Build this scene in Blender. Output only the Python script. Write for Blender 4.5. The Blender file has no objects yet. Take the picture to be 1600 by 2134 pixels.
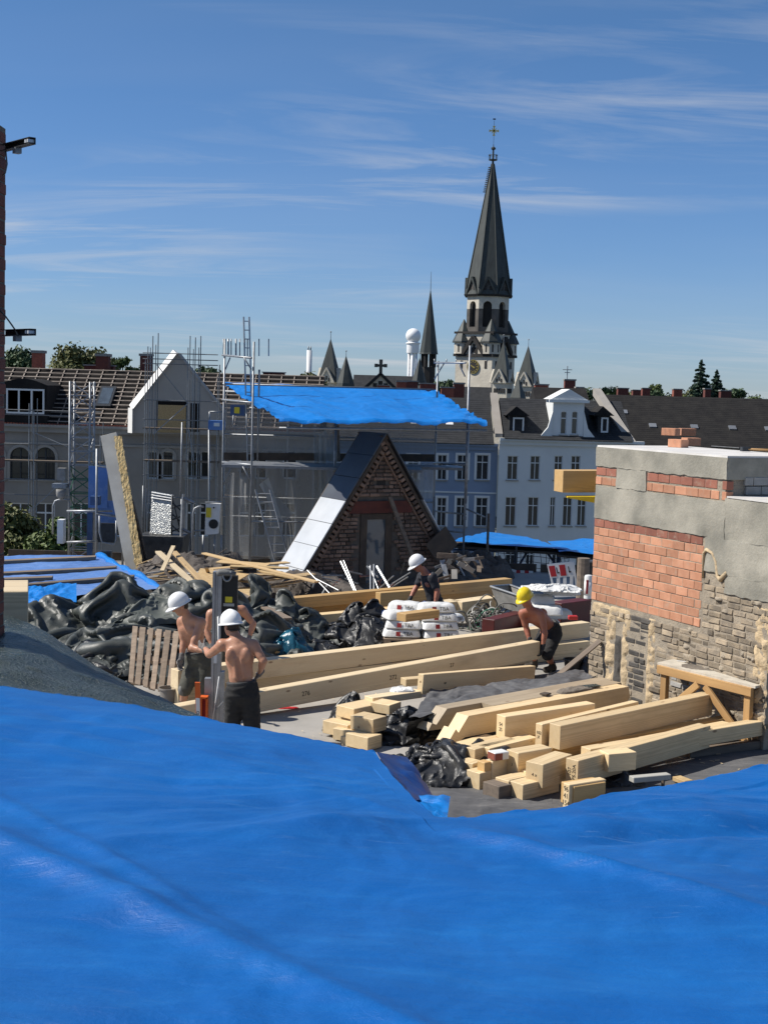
import bpy, bmesh, math, random
import numpy as np
from mathutils import Vector, Matrix
random.seed(7); np.random.seed(7)
S = bpy.context.scene
COL = S.collection
# ---------------------------------------------------------------- camera
FPX, CAMZ = 2900.0, 4.3
PITCH, ROLL = math.atan(255 / FPX), math.radians(1.6)
CAMR = Matrix.Rotation(math.pi / 2 - PITCH, 3, 'X') @ Matrix.Rotation(ROLL, 3, 'Z')
cam = bpy.data.cameras.new('camera'); camo = bpy.data.objects.new('camera', cam); COL.objects.link(camo)
camo.matrix_world = Matrix.Translation((0, 0, CAMZ)) @ CAMR.to_4x4()
cam.sensor_fit = 'VERTICAL'; cam.sensor_height = 36; cam.lens = FPX / 2134 * 36
cam.clip_start = .1; cam.clip_end = 12000
S.camera = camo
# ---------------------------------------------------------------- light
SUN_EL = math.radians(47); SUNH = Vector((-.998, .06)).normalized()
SUND = Vector((SUNH.x * math.cos(SUN_EL), SUNH.y * math.cos(SUN_EL), math.sin(SUN_EL)))
sun = bpy.data.lights.new('sun', 'SUN'); sun.energy = 5.0; sun.angle = math.radians(.53); sun.color = (1, .95, .87)
suno = bpy.data.objects.new('sun', sun); COL.objects.link(suno); suno.location = (-30, 5, 40)
suno.rotation_euler = SUND.to_track_quat('Z', 'Y').to_euler()
W = bpy.data.worlds.new('World'); S.world = W; W.use_nodes = True
wn, wl = W.node_tree.nodes, W.node_tree.links; wn.clear()
def N(nt, t, **k):
    n = nt.nodes.new(t)
    for a, v in k.items():
        if a in n.inputs: n.inputs[a].default_value = v
        else: setattr(n, a, v)
    return n
wt = W.node_tree
sky = N(wt, 'ShaderNodeTexSky', sky_type='NISHITA', sun_disc=False, sun_elevation=SUN_EL,
        sun_rotation=math.atan2(SUNH.x, SUNH.y), altitude=60, air_density=1.0, dust_density=.0, ozone_density=1.2)
bg = N(wt, 'ShaderNodeBackground', Strength=.056); wo = N(wt, 'ShaderNodeOutputWorld')
tc = N(wt, 'ShaderNodeTexCoord'); sep = N(wt, 'ShaderNodeSeparateXYZ'); wl.new(tc.outputs['Generated'], sep.inputs[0])
zz = N(wt, 'ShaderNodeMath', operation='ADD'); wl.new(sep.outputs[2], zz.inputs[0]); zz.inputs[1].default_value = .12
zc = N(wt, 'ShaderNodeMath', operation='MAXIMUM'); wl.new(zz.outputs[0], zc.inputs[0]); zc.inputs[1].default_value = .05
dx = N(wt, 'ShaderNodeMath', operation='DIVIDE'); wl.new(sep.outputs[0], dx.inputs[0]); wl.new(zc.outputs[0], dx.inputs[1])
dy = N(wt, 'ShaderNodeMath', operation='DIVIDE'); wl.new(sep.outputs[1], dy.inputs[0]); wl.new(zc.outputs[0], dy.inputs[1])
cmb = N(wt, 'ShaderNodeCombineXYZ'); wl.new(dx.outputs[0], cmb.inputs[0]); wl.new(dy.outputs[0], cmb.inputs[1])
def wnoise(scale, rot, sc, det, loc=(0, 0, 0), dist=0., rough=.55):
    mp = N(wt, 'ShaderNodeMapping'); mp.inputs['Scale'].default_value = scale; mp.inputs['Rotation'].default_value = (0, 0, rot)
    mp.inputs['Location'].default_value = loc
    wl.new(cmb.outputs[0], mp.inputs[0])
    n = N(wt, 'ShaderNodeTexNoise', Scale=sc, Detail=det, Distortion=dist, Roughness=rough); wl.new(mp.outputs[0], n.inputs['Vector'])
    return n.outputs[0]
def ramp(nt, src, a, b, ca=(0, 0, 0, 1), cb=(1, 1, 1, 1)):
    r = N(nt, 'ShaderNodeValToRGB'); r.color_ramp.elements[0].position = a; r.color_ramp.elements[1].position = b
    r.color_ramp.elements[0].color = ca; r.color_ramp.elements[1].color = cb
    nt.links.new(src, r.inputs[0]); return r.outputs[0]
def wmul(a, b):
    m = N(wt, 'ShaderNodeMath', operation='MULTIPLY'); wl.new(a, m.inputs[0])
    if isinstance(b, float): m.inputs[1].default_value = b
    else: wl.new(b, m.inputs[1])
    return m.outputs[0]
CA, CB, PA, PB, PLOC = .46, .75, .42, .64, (7.7, 3.1, 0)
streak = ramp(wt, wnoise((.34, 1.25, 1), math.radians(-14), 1.9, 8, (3.3, 1.4, 0), 1.1, .62), CA, CB)
patch = ramp(wt, wnoise((.5, .8, 1), math.radians(-10), .95, 3, PLOC, .3), PA, PB)
veil = ramp(wt, wnoise((.35, .9, 1), math.radians(-8), .7, 4, (1.2, 8.1, 0), .5), .42, .85)
cl = wmul(streak, patch); cl = wmul(cl, .80)
vv = wmul(veil, .12)
ad = N(wt, 'ShaderNodeMath', operation='ADD', use_clamp=True); wl.new(cl, ad.inputs[0]); wl.new(vv, ad.inputs[1])
mix = N(wt, 'ShaderNodeMix', data_type='RGBA'); wl.new(ad.outputs[0], mix.inputs[0]); 
tint = N(wt, 'ShaderNodeMix', data_type='RGBA', blend_type='MULTIPLY'); tint.inputs[0].default_value = 1; wl.new(sky.outputs[0], tint.inputs[6]); 
tm = N(wt, 'ShaderNodeMapRange'); wl.new(sep.outputs[2], tm.inputs[0]); tm.inputs[1].default_value = 0.; tm.inputs[2].default_value = .32
wl.new(ramp(wt, tm.outputs[0], 0, 1, (.66, .90, 1.50, 1), (.62, .98, 1.34, 1)), tint.inputs[7])
wl.new(tint.outputs[2], mix.inputs[6])
mix.inputs[7].default_value = (8.6, 9.0, 9.6, 1)
wl.new(mix.outputs[2], bg.inputs[0]); wl.new(bg.outputs[0], wo.inputs[0])
S.view_settings.view_transform = 'Standard'; S.view_settings.look = 'None'; S.view_settings.gamma = 1
S.view_settings.exposure = 0.30; S.view_settings.use_curve_mapping = False
S.render.resolution_x, S.render.resolution_y = 767, 1024

# ---------------------------------------------------------------- pixel rays -> points standing in the place
def ray(px, py): return CAMR @ Vector(((px - 800) / FPX, -(py - 1067) / FPX, -1))
def Dp(px, py, D):
    r = ray(px, py); return Vector((0, 0, CAMZ)) + r * (D / r.y)
def G(px, py, z=0.):
    r = ray(px, py); return Vector((0, 0, CAMZ)) + r * ((z - CAMZ) / r.z)
def V(*a): return Vector(a)
def lerp(a, b, t): return a + (b - a) * t

# ---------------------------------------------------------------- numpy noise
_prm = np.random.RandomState(3).permutation(512)
_grd = np.random.RandomState(4).randn(512, 3); _grd /= np.linalg.norm(_grd, axis=1)[:, None]
def gnoise(x, y, z=0.):
    x, y, z = np.broadcast_arrays(np.asarray(x, float), np.asarray(y, float), np.asarray(z, float))
    xi, yi, zi = np.floor(x).astype(int), np.floor(y).astype(int), np.floor(z).astype(int)
    xf, yf, zf = x - xi, y - yi, z - zi
    u, v, w = [t * t * t * (t * (t * 6 - 15) + 10) for t in (xf, yf, zf)]
    r = 0.
    for a in (0, 1):
        for b in (0, 1):
            for c in (0, 1):
                h = _prm[(_prm[(_prm[(xi + a) & 511] + yi + b) & 511] + zi + c) & 511]; g = _grd[h]
                d = g[..., 0] * (xf - a) + g[..., 1] * (yf - b) + g[..., 2] * (zf - c)
                r = r + d * (u if a else 1 - u) * (v if b else 1 - v) * (w if c else 1 - w)
    return r * 1.6
def fbm(x, y, z=0., o=4):
    r, a = 0., 1.
    for i in range(o):
        r = r + a * gnoise(x, y, z + 7.3 * i); x, y, z, a = x * 2.03, y * 2.03, z * 2.03, a * .5
    return r
def tri(x): return np.abs((x % 2.) - 1.) * 2 - 1
def crease(x, y, seed=0, n=7, w0=1.2, warp=.5):
    rs = np.random.RandomState(seed); r = 0.; amp = 1.; w = w0
    wx = x + warp * gnoise(x * w0 * .6, y * w0 * .6, seed * 3.1); wy = y + warp * gnoise(x * w0 * .6, y * w0 * .6, seed * 3.1 + 9)
    for i in range(n):
        a = rs.rand() * 6.283
        g = gnoise(x * w * .45, y * w * .45, seed + i * 5.7)
        r = r + amp * tri((wx * math.cos(a) + wy * math.sin(a)) * w + rs.rand() * 2 + g * 1.6) * (.4 + .6 * np.clip(g + .5, 0, 1))
        amp *= .74; w *= 1.42
    return r

# ---------------------------------------------------------------- object helpers
ORG = {}
def org(o): return ORG.get(o.name, V(0, 0, 0)) if o else V(0, 0, 0)
def props(o, label=None, cat=None, group=None, kind=None):
    if label: o['label'] = label
    if cat: o['category'] = cat
    if group: o['group'] = group
    if kind: o['kind'] = kind
    return o
def thing(name, loc, label=None, cat=None, group=None):
    o = bpy.data.objects.new(name, None); COL.objects.link(o); o.location = loc; ORG[o.name] = Vector(loc)
    o.empty_display_size = .2
    return props(o, label, cat, group)
class MB:
    def __init__(s): s.v = []; s.f = []
    def add(s, vs, fs):
        n = len(s.v); s.v += [tuple(p) for p in vs]; s.f += [tuple(i + n for i in f) for f in fs]; return s
    def quad(s, a, b, c, d): return s.add([a, b, c, d], [(0, 1, 2, 3)])
    def poly(s, pts): return s.add(pts, [tuple(range(len(pts)))])
    def hexa(s, p): # p: bottom 4, top 4 (same order)
        return s.add(p, [(3, 2, 1, 0), (4, 5, 6, 7), (0, 1, 5, 4), (1, 2, 6, 5), (2, 3, 7, 6), (3, 0, 4, 7)])
    def box(s, lo, hi):
        x0, y0, z0 = lo; x1, y1, z1 = hi
        return s.hexa([(x0, y0, z0), (x1, y0, z0), (x1, y1, z0), (x0, y1, z0), (x0, y0, z1), (x1, y0, z1), (x1, y1, z1), (x0, y1, z1)])
    def obox(s, c, ax, ay, az): # centre + half axes
        c, ax, ay, az = map(Vector, (c, ax, ay, az))
        return s.hexa([c - ax - ay - az, c + ax - ay - az, c + ax + ay - az, c - ax + ay - az, c - ax - ay + az, c + ax - ay + az, c + ax + ay + az, c - ax + ay + az])
    def prism(s, poly, d): # planar polygon of points + extrusion vector
        n = len(poly); poly = [Vector(p) for p in poly]; d = Vector(d)
        nrm = sum(((poly[i] - poly[0]).cross(poly[(i + 1) % n] - poly[0]) for i in range(n)), Vector())
        if nrm.dot(d) > 0: poly = poly[::-1]
        fs = [tuple(range(n)), tuple(range(2 * n - 1, n - 1, -1))] + [((i + 1) % n, i, i + n, (i + 1) % n + n) for i in range(n)]
        return s.add(poly + [p + d for p in poly], fs)
    def tube(s, a, b, r, r2=None, n=8, caps=True):
        return s.path([a, b], [r, r if r2 is None else r2], n, caps)
    def path(s, pts, r, n=8, caps=True, closed=False):
        pts = [Vector(p) for p in pts]; m = len(pts)
        if not hasattr(r, '__len__'): r = [r] * m
        vs, fs = [], []; up = None
        for i, p in enumerate(pts):
            t = (pts[min(i + 1, m - 1)] - pts[max(i - 1, 0)]) if not closed else (pts[(i + 1) % m] - pts[i - 1])
            t.normalize()
            if up is None:
                up = V(0, 0, 1) if abs(t.z) < .9 else V(1, 0, 0)
            x = t.cross(up).normalized(); y = x.cross(t).normalized(); up = y
            for k in range(n):
                a = 6.28318 * k / n; vs.append(p + (x * math.cos(a) + y * math.sin(a)) * r[i])
        for i in range(m if closed else m - 1):
            for k in range(n):
                j = (i + 1) % m
                fs.append((i * n + k, i * n + (k + 1) % n, j * n + (k + 1) % n, j * n + k))
        if caps and not closed: fs += [tuple(range(n))[::-1], tuple((m - 1) * n + k for k in range(n))]
        return s.add(vs, fs)
    def lathe(s, c, prof, n=8, rot=0., sx=1, sy=1): # prof: (r, z)
        c = Vector(c); vs, fs = [], []
        for r, z in prof:
            for k in range(n):
                a = rot + 6.28318 * k / n; vs.append(c + V(r * math.cos(a) * sx, r * math.sin(a) * sy, z))
        m = len(prof)
        for i in range(m - 1):
            for k in range(n): fs.append((i * n + k, i * n + (k + 1) % n, (i + 1) * n + (k + 1) % n, (i + 1) * n + k))
        fs += [tuple(range(n))[::-1], tuple((m - 1) * n + k for k in range(n))]
        return s.add(vs, fs)
    def grid(s, P): # P array (m,n,3)
        m, n = P.shape[:2]; b = len(s.v)
        s.v += [tuple(p) for p in P.reshape(-1, 3)]
        for i in range(m - 1):
            o = b + i * n
            s.f += [(o + j, o + j + 1, o + n + j + 1, o + n + j) for j in range(n - 1)]
        return s
    def build(s, name, mat, parent=None, label=None, cat=None, group=None, kind=None, smooth=False, auto=None, loc=None):
        A = np.array(s.v, float)
        if parent is None:
            o0 = Vector(loc) if loc is not None else V((A[:, 0].min() + A[:, 0].max()) / 2, (A[:, 1].min() + A[:, 1].max()) / 2, A[:, 2].min())
        else: o0 = org(parent)
        A = A - np.array(o0)
        me = bpy.data.meshes.new(name); me.from_pydata(A.tolist(), [], s.f)
        me.update()
        if smooth: me.shade_smooth()
        if auto:
            me.shade_smooth(); me.set_sharp_from_angle(angle=math.radians(auto))
        me.materials.append(M[mat] if isinstance(mat, str) else mat)
        o = bpy.data.objects.new(name, me); COL.objects.link(o)
        if parent: o.parent = parent; ORG[o.name] = Vector(o0)
        else: o.location = o0; ORG[o.name] = Vector(o0)
        return props(o, label, cat, group, kind)
def inst(name, me, Mx, parent=None, label=None, cat=None, group=None):
    o = bpy.data.objects.new(name, me); COL.objects.link(o)
    if parent: o.parent = parent; o.matrix_basis = Matrix.Translation(-org(parent)) @ Mx; ORG[o.name] = org(parent)
    else: o.matrix_basis = Mx; ORG[o.name] = Mx.translation.copy()
    return props(o, label, cat, group)
_bm = {}
def bmesh_box(sx, sy, sz, bev, mat, seg=1, jit=0., seed=0):
    k = (round(sx, 3), round(sy, 3), round(sz, 3), bev, mat, seg, jit, seed)
    if k in _bm: return _bm[k]
    bm = bmesh.new(); bmesh.ops.create_cube(bm, size=1); bmesh.ops.scale(bm, vec=(sx, sy, sz), verts=bm.verts)
    if bev: bmesh.ops.bevel(bm, geom=bm.edges[:] , offset=bev, segments=seg, affect='EDGES', profile=.5)
    if jit:
        rs = random.Random(seed)
        for v in bm.verts: v.co += V(rs.uniform(-jit, jit), rs.uniform(-jit, jit), rs.uniform(-jit, jit))
    me = bpy.data.meshes.new('block'); bm.to_mesh(me); bm.free(); me.materials.append(M[mat]); _bm[k] = me
    return me
def frame(x, y, z, o):
    x, y, z = Vector(x).normalized(), Vector(y).normalized(), Vector(z).normalized()
    return Matrix(((x.x, y.x, z.x, o[0]), (x.y, y.y, z.y, o[1]), (x.z, y.z, z.z, o[2]), (0, 0, 0, 1)))
def text_mesh(txt, size, mat, extrude=.001):
    cu = bpy.data.curves.new('lettering', 'FONT'); cu.body = txt; cu.size = size; cu.extrude = extrude; cu.align_x = 'CENTER'; cu.align_y = 'CENTER'
    ob = bpy.data.objects.new('lettering', cu); COL.objects.link(ob)
    me = bpy.data.meshes.new_from_object(ob); bpy.data.objects.remove(ob); bpy.data.curves.remove(cu)
    me.materials.clear(); me.materials.append(M[mat]); return me

# ---------------------------------------------------------------- materials
M = {}
def mat(name, c1, c2=None, sc=4., rough=.6, metal=0., bump=0., bsc=40., spec=.5, stretch=(1, 1, 1), rand=0., det=5., lo=.35, hi=.65, dist=.0, rv=0., coord='Object'):
    m = bpy.data.materials.new(name); m.use_nodes = True; nt = m.node_tree; b = nt.nodes['Principled BSDF']
    b.inputs['Roughness'].default_value = rough; b.inputs['Metallic'].default_value = metal; b.inputs['Specular IOR Level'].default_value = spec
    b.inputs['Base Color'].default_value = (*c1, 1)
    t = N(nt, 'ShaderNodeTexCoord'); mp = N(nt, 'ShaderNodeMapping'); mp.inputs['Scale'].default_value = stretch
    nt.links.new(t.outputs[coord], mp.inputs[0]); vec = mp.outputs[0]
    if rand:
        oi = N(nt, 'ShaderNodeObjectInfo'); ad = N(nt, 'ShaderNodeVectorMath', operation='MULTIPLY_ADD')
        cx = N(nt, 'ShaderNodeCombineXYZ')
        for i in range(3): nt.links.new(oi.outputs['Random'], cx.inputs[i])
        ad.inputs[1].default_value = (17, 23, 31); nt.links.new(cx.outputs[0], ad.inputs[0]); nt.links.new(vec, ad.inputs[2]); vec = ad.outputs[0]
    col = None
    if c2:
        n = N(nt, 'ShaderNodeTexNoise', Scale=sc, Detail=det, Distortion=dist, Roughness=.6); nt.links.new(vec, n.inputs['Vector'])
        col = ramp(nt, n.outputs[0], lo, hi, (*c1, 1), (*c2, 1))
        if rv:
            r2 = N(nt, 'ShaderNodeMapRange'); nt.links.new(n.outputs[0], r2.inputs[0]); r2.inputs[1].default_value = lo; r2.inputs[2].default_value = hi
            r2.inputs[3].default_value = rough - rv; r2.inputs[4].default_value = rough + rv; nt.links.new(r2.outputs[0], b.inputs['Roughness'])
    if rand:
        h = N(nt, 'ShaderNodeHueSaturation'); mr = N(nt, 'ShaderNodeMapRange'); nt.links.new(oi.outputs['Random'], mr.inputs[0])
        mr.inputs[3].default_value = 1 - rand; mr.inputs[4].default_value = 1 + rand; nt.links.new(mr.outputs[0], h.inputs['Value'])
        if col: nt.links.new(col, h.inputs['Color'])
        else: h.inputs['Color'].default_value = (*c1, 1)
        col = h.outputs[0]
    if col: nt.links.new(col, b.inputs['Base Color'])
    if bump:
        n2 = N(nt, 'ShaderNodeTexNoise', Scale=bsc, Detail=6, Roughness=.65); nt.links.new(vec, n2.inputs['Vector'])
        bp = N(nt, 'ShaderNodeBump', Strength=1., Distance=bump); nt.links.new(n2.outputs[0], bp.inputs['Height']); nt.links.new(bp.outputs[0], b.inputs['Normal'])
    M[name] = m; m['v'] = 0
    return m, nt, b, vec, col
def overlay(nt, b, base, fac, c2):
    mx = N(nt, 'ShaderNodeMix', data_type='RGBA'); nt.links.new(fac, mx.inputs[0])
    nt.links.new(base, mx.inputs[6]); mx.inputs[7].default_value = (*c2, 1); nt.links.new(mx.outputs[2], b.inputs['Base Color']); return mx.outputs[2]
def mnoise(nt, vec, sc, a, b, det=6, stretch=None, dist=0.):
    if stretch:
        mp = N(nt, 'ShaderNodeMapping'); mp.inputs['Scale'].default_value = stretch; nt.links.new(vec, mp.inputs[0]); vec = mp.outputs[0]
    n = N(nt, 'ShaderNodeTexNoise', Scale=sc, Detail=det, Roughness=.62, Distortion=dist); nt.links.new(vec, n.inputs['Vector'])
    return ramp(nt, n.outputs[0], a, b)
# plain ones
mat('concrete', (.30, .285, .26), (.21, .20, .18), 1.6, .85, bump=.004, bsc=60)
mat('slab', (.36, .34, .31), (.25, .235, .21), .9, .85, bump=.003, bsc=50)
mat('mortar', (.36, .32, .26), (.25, .22, .18), 9, .9, bump=.01, bsc=55)
mat('chimney_top', (.62, .60, .57), (.5, .48, .45), 3, .85, bump=.003)
mat('render_grey', (.36, .335, .275), (.21, .20, .165), 1.7, .88, bump=.008, bsc=28, det=9)
mat('old_brick', (.34, .27, .185), (.17, .14, .105), 5, .9, bump=.008, bsc=45, rand=.42)
mat('soot_brick', (.055, .05, .045), (.10, .09, .078), 6, .9, bump=.008, bsc=45, rand=.3)
mat('buff_mortar', (.60, .46, .28), (.42, .32, .20), 7, .95, bump=.02, bsc=22)
mat('old_mortar', (.37, .31, .23), (.24, .205, .16), 5, .95, bump=.015, bsc=30)
mat('pale_block', (.36, .345, .32), (.28, .27, .25), 5, .9, bump=.004, rand=.1)
mat('gable_brick', (.22, .14, .10), (.13, .09, .068), 8, .9, bump=.006, bsc=50, rand=.5)
mat('gable_mortar', (.14, .12, .10), (.09, .08, .07), 5, .95, bump=.01, bsc=30)
mat('red_brick', (.30, .085, .05), (.2, .055, .035), 6, .85, bump=.004, bsc=50, rand=.25)
mat('dark_red_brick', (.16, .042, .028), (.10, .03, .022), 6, .85, bump=.004, bsc=50, rand=.3)
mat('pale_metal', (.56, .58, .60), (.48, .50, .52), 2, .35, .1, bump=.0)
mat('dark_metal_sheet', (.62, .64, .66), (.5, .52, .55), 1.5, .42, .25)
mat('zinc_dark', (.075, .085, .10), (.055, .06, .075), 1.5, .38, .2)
mat('galv', (.30, .31, .32), (.20, .21, .22), 12, .5, .55, rand=.2)
mat('steel_dark', (.06, .065, .07), (.035, .037, .04), 10, .5, .5)
mat('alu', (.40, .41, .42), (.30, .31, .32), 8, .42, .6)
mat('green_steel', (.02, .11, .06), (.03, .085, .05), 10, .5, .1)
mat('blue_steel', (.03, .06, .16), (.04, .09, .2), 5, .5, .1)
mat('white_paint', (.72, .72, .70), (.62, .62, .6), 5, .5)
mat('yellow_paint', (.75, .52, .02), None, rough=.5)
mat('yellow_sticker', (.62, .50, .02), None, rough=.5)
mat('orange_paint', (.72, .13, .015), (.6, .1, .01), 8, .45)
mat('red_paint', (.45, .02, .02), (.35, .018, .02), 8, .5)
mat('dark_red_steel', (.10, .014, .012), (.065, .012, .01), 5, .55)
mat('black_plastic_part', (.006, .006, .0065), (.011, .011, .011), 6, .55)
mat('bench_top', (.56, .51, .42), (.42, .38, .31), 6, .9, bump=.004)
mat('ink', (.03, .025, .02), None, rough=.8)
mat('red_ink', (.28, .02, .02), None, rough=.7)
mat('glass', (.02, .024, .028), (.035, .04, .045), .8, .06, spec=.8)
mat('glass_blue', (.10, .13, .16), (.05, .06, .07), .5, .06, spec=.8)
mat('window_white', (.7, .7, .68), None, rough=.5)
mat('beige_render', (.31, .28, .245), (.25, .225, .195), .35, .9, bump=.004, bsc=20)
mat('beige_trim', (.36, .33, .29), (.30, .28, .25), 1, .9)
mat('white_render', (.70, .71, .69), (.62, .63, .61), .3, .9, bump=.003, bsc=15)
mat('blue_render', (.25, .31, .41), (.21, .27, .37), .3, .9, bump=.003, bsc=15)
mat('gable_render', (.42, .385, .34), (.37, .335, .30), .4, .9, bump=.003, bsc=20)
mat('gable_white', (.78, .77, .74), (.7, .69, .66), 1, .8)
mat('roof_dark', (.026, .024, .022), (.015, .014, .014), 1.2, .92, spec=.2, bump=.03, bsc=9, stretch=(1, 1, 1))
mat('roof_slate', (.034, .035, .037), (.020, .021, .023), 1.4, .8, spec=.25, bump=.03, bsc=8)
mat('roof_under', (.022, .018, .016), (.013, .011, .010), 1, .95, spec=.2)
mat('batten_wood', (.34, .29, .24), (.22, .18, .15), 3, .85, rand=.2)
mat('steel_mid', (.22, .23, .24), (.15, .155, .16), 12, .5, .6)
mat('church_stone', (.64, .585, .48), (.46, .415, .34), .25, .9, bump=.05, bsc=2, det=8)
mat('church_dark', (.035, .031, .028), (.02, .018, .017), .3, .9)
mat('church_mid', (.13, .115, .10), (.06, .055, .05), .4, .9)
mat('spire_copper', (.05, .058, .052), (.028, .032, .03), .9, .6, stretch=(3, 3, .12), metal=.1, det=6)
mat('gold', (.65, .45, .12), None, rough=.35, metal=.9)
mat('radar_white', (.8, .8, .8), None, rough=.6)
mat('stack_white', (.66, .66, .66), None, rough=.6)
mat('tarmac', (.05, .05, .05), (.04, .04, .04), 3, .9)
mat('ground', (.11, .105, .095), (.07, .085, .055), .02, .95)
mat('city', (.16, .14, .12), (.07, .07, .065), .03, .95)
mat('leaf', (.070, .105, .028), (.105, .135, .04), .6, .6, spec=.3, rand=.15)
mat('leaf_olive', (.085, .10, .03), (.12, .12, .04), .6, .6, spec=.3)
mat('leaf_dark', (.035, .065, .026), (.055, .09, .035), .6, .6, spec=.3)
mat('needle', (.018, .042, .026), (.03, .06, .036), .6, .7, spec=.3)
mat('bark', (.06, .045, .035), (.035, .028, .022), 3, .9)
mat('bench_wood', (.50, .30, .12), (.40, .23, .09), 4, .7, stretch=(.3, 3, 3), rand=.15)
mat('osb', (.50, .36, .18), (.36, .24, .11), 14, .8, rand=.12)
mat('insulation', (.70, .52, .25), (.50, .34, .14), 8, .95, bump=.02, bsc=14)
mat('board_grey', (.42, .41, .37), (.33, .32, .29), 2, .85)
mat('board_brown', (.09, .065, .045), (.05, .038, .03), 4, .8)
mat('pallet_wood', (.33, .25, .18), (.22, .165, .12), 5, .85, stretch=(.4, 4, 4), rand=.25)
mat('old_timber', (.20, .155, .115), (.12, .095, .075), 4, .85, stretch=(.3, 4, 4), rand=.25)
mat('sack_white', (.70, .70, .68), (.60, .60, .58), 6, .55, bump=.008, bsc=14, rand=.08)
mat('bag_teal', (.010, .095, .15), (.012, .06, .10), 3, .25, bump=.01, bsc=14)
mat('bucket_black', (.02, .02, .02), (.05, .048, .045), 6, .6)
mat('bucket_grey', (.22, .20, .18), (.15, .14, .13), 6, .8)
mat('trough_grey', (.28, .27, .25), (.18, .175, .16), 5, .8, metal=.2)
mat('cable_grey', (.20, .19, .17), (.1, .1, .09), 5, .6)
mat('cable_white', (.5, .48, .44), None, rough=.6)
mat('cable_green', (.05, .18, .11), None, rough=.6)
mat('helmet_white', (.80, .80, .79), (.74, .74, .73), 9, .32)
mat('helmet_yellow', (.80, .62, .02), (.72, .54, .02), 9, .32)
mat('cloth_black', (.012, .012, .013), (.022, .021, .02), 12, .9, bump=.004, bsc=60)
mat('cloth_navy', (.016, .018, .024), (.024, .026, .034), 12, .9, bump=.004, bsc=60)
mat('cloth_olive', (.085, .083, .066), (.055, .054, .043), 9, .9, bump=.004, bsc=60)
mat('glove_grey', (.19, .175, .165), (.11, .10, .095), 25, .9)
mat('glove_dark', (.022, .022, .024), (.035, .034, .033), 25, .8)
mat('boot', (.035, .027, .02), (.06, .05, .04), 20, .8)
mat('hair', (.02, .014, .01), (.035, .024, .016), 60, .7)
mat('eye', (.015, .012, .01), None, rough=.2)
mat('strap', (.03, .03, .03), None, rough=.7)
mat('pad_grey', (.16, .16, .15), (.1, .1, .1), 30, .7)
mat('paper_white', (.7, .7, .68), None, rough=.7)
mat('dirt', (.20, .17, .135), (.12, .10, .08), 5, .95, bump=.01, bsc=40)
mat('debris', (.13, .11, .095), (.06, .052, .046), 5, .95, bump=.02, bsc=20)
m_, nt, b, vec, col = mat('skin', (.50, .265, .17), (.40, .19, .115), 5, .42, bump=.0015, bsc=45, spec=.4)
b.inputs['Subsurface Weight'].default_value = .12; b.inputs['Subsurface Radius'].default_value = (.02, .008, .004); b.inputs['Subsurface Scale'].default_value = .5
m_, nt, b, vec, col = mat('skin_red', (.40, .165, .10), (.33, .12, .075), 4, .48, bump=.0015, bsc=45, spec=.4)
b.inputs['Subsurface Weight'].default_value = .1; b.inputs['Subsurface Radius'].default_value = (.02, .008, .004); b.inputs['Subsurface Scale'].default_value = .5
# timber: growth rings round an axis along X, grain stretched along X, knots, dirt
def timber(name, c1, c2, rand=.17, dirt=.42):
    m, nt, b, vec, col = mat(name, c1, c2, 3.2, .62, stretch=(.35, 5, 5), rand=rand, det=6, lo=.3, hi=.7, bump=.0012, bsc=9)
    t = N(nt, 'ShaderNodeTexCoord'); oi = N(nt, 'ShaderNodeObjectInfo'); cx = N(nt, 'ShaderNodeCombineXYZ')
    mm = N(nt, 'ShaderNodeMath', operation='MULTIPLY_ADD'); nt.links.new(oi.outputs['Random'], mm.inputs[0]); mm.inputs[1].default_value = .22; mm.inputs[2].default_value = -.05
    nt.links.new(mm.outputs[0], cx.inputs[1]); nt.links.new(mm.outputs[0], cx.inputs[2])
    va = N(nt, 'ShaderNodeVectorMath', operation='ADD'); nt.links.new(t.outputs['Object'], va.inputs[0]); nt.links.new(cx.outputs[0], va.inputs[1])
    mp = N(nt, 'ShaderNodeMapping'); mp.inputs['Scale'].default_value = (.12, 1, 1); nt.links.new(va.outputs[0], mp.inputs[0])
    wv = N(nt, 'ShaderNodeTexWave', wave_type='RINGS', rings_direction='X', Scale=26., Distortion=3.2, Detail=3.); wv.inputs['Detail Scale'].default_value = 1.2
    nt.links.new(mp.outputs[0], wv.inputs['Vector'])
    base = b.inputs['Base Color'].links[0].from_socket
    f = ramp(nt, wv.outputs[0], .2, .9, (0, 0, 0, 1), (.46, .46, .46, 1))
    r1 = overlay(nt, b, base, f, tuple(x * .62 for x in c2))
    kn = N(nt, 'ShaderNodeTexVoronoi', Scale=2.2); mp2 = N(nt, 'ShaderNodeMapping'); mp2.inputs['Scale'].default_value = (.9, 2.2, 2.2); nt.links.new(va.outputs[0], mp2.inputs[0]); nt.links.new(mp2.outputs[0], kn.inputs['Vector'])
    k = ramp(nt, kn.outputs['Distance'], .05, .10, (.8, .8, .8, 1), (0, 0, 0, 1))
    r2 = overlay(nt, b, r1, k, (.16, .075, .03))
    d = mnoise(nt, va.outputs[0], 1.6, .52, .78, 7, (.6, 1.5, 1.5))
    dm = N(nt, 'ShaderNodeMath', operation='MULTIPLY'); nt.links.new(d, dm.inputs[0]); dm.inputs[1].default_value = dirt
    overlay(nt, b, r2, dm.outputs[0], (.24, .175, .11))
timber('timber', (.77, .60, .36), (.68, .50, .275))
timber('timber_pale', (.76, .625, .41), (.67, .52, .32))
timber('timber_orange', (.60, .39, .17), (.50, .31, .12))
timber('timber_dirty', (.50, .40, .27), (.38, .30, .20), dirt=.7)
timber('board_new', (.58, .42, .22), (.46, .31, .15), rand=.3, dirt=.4)
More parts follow.
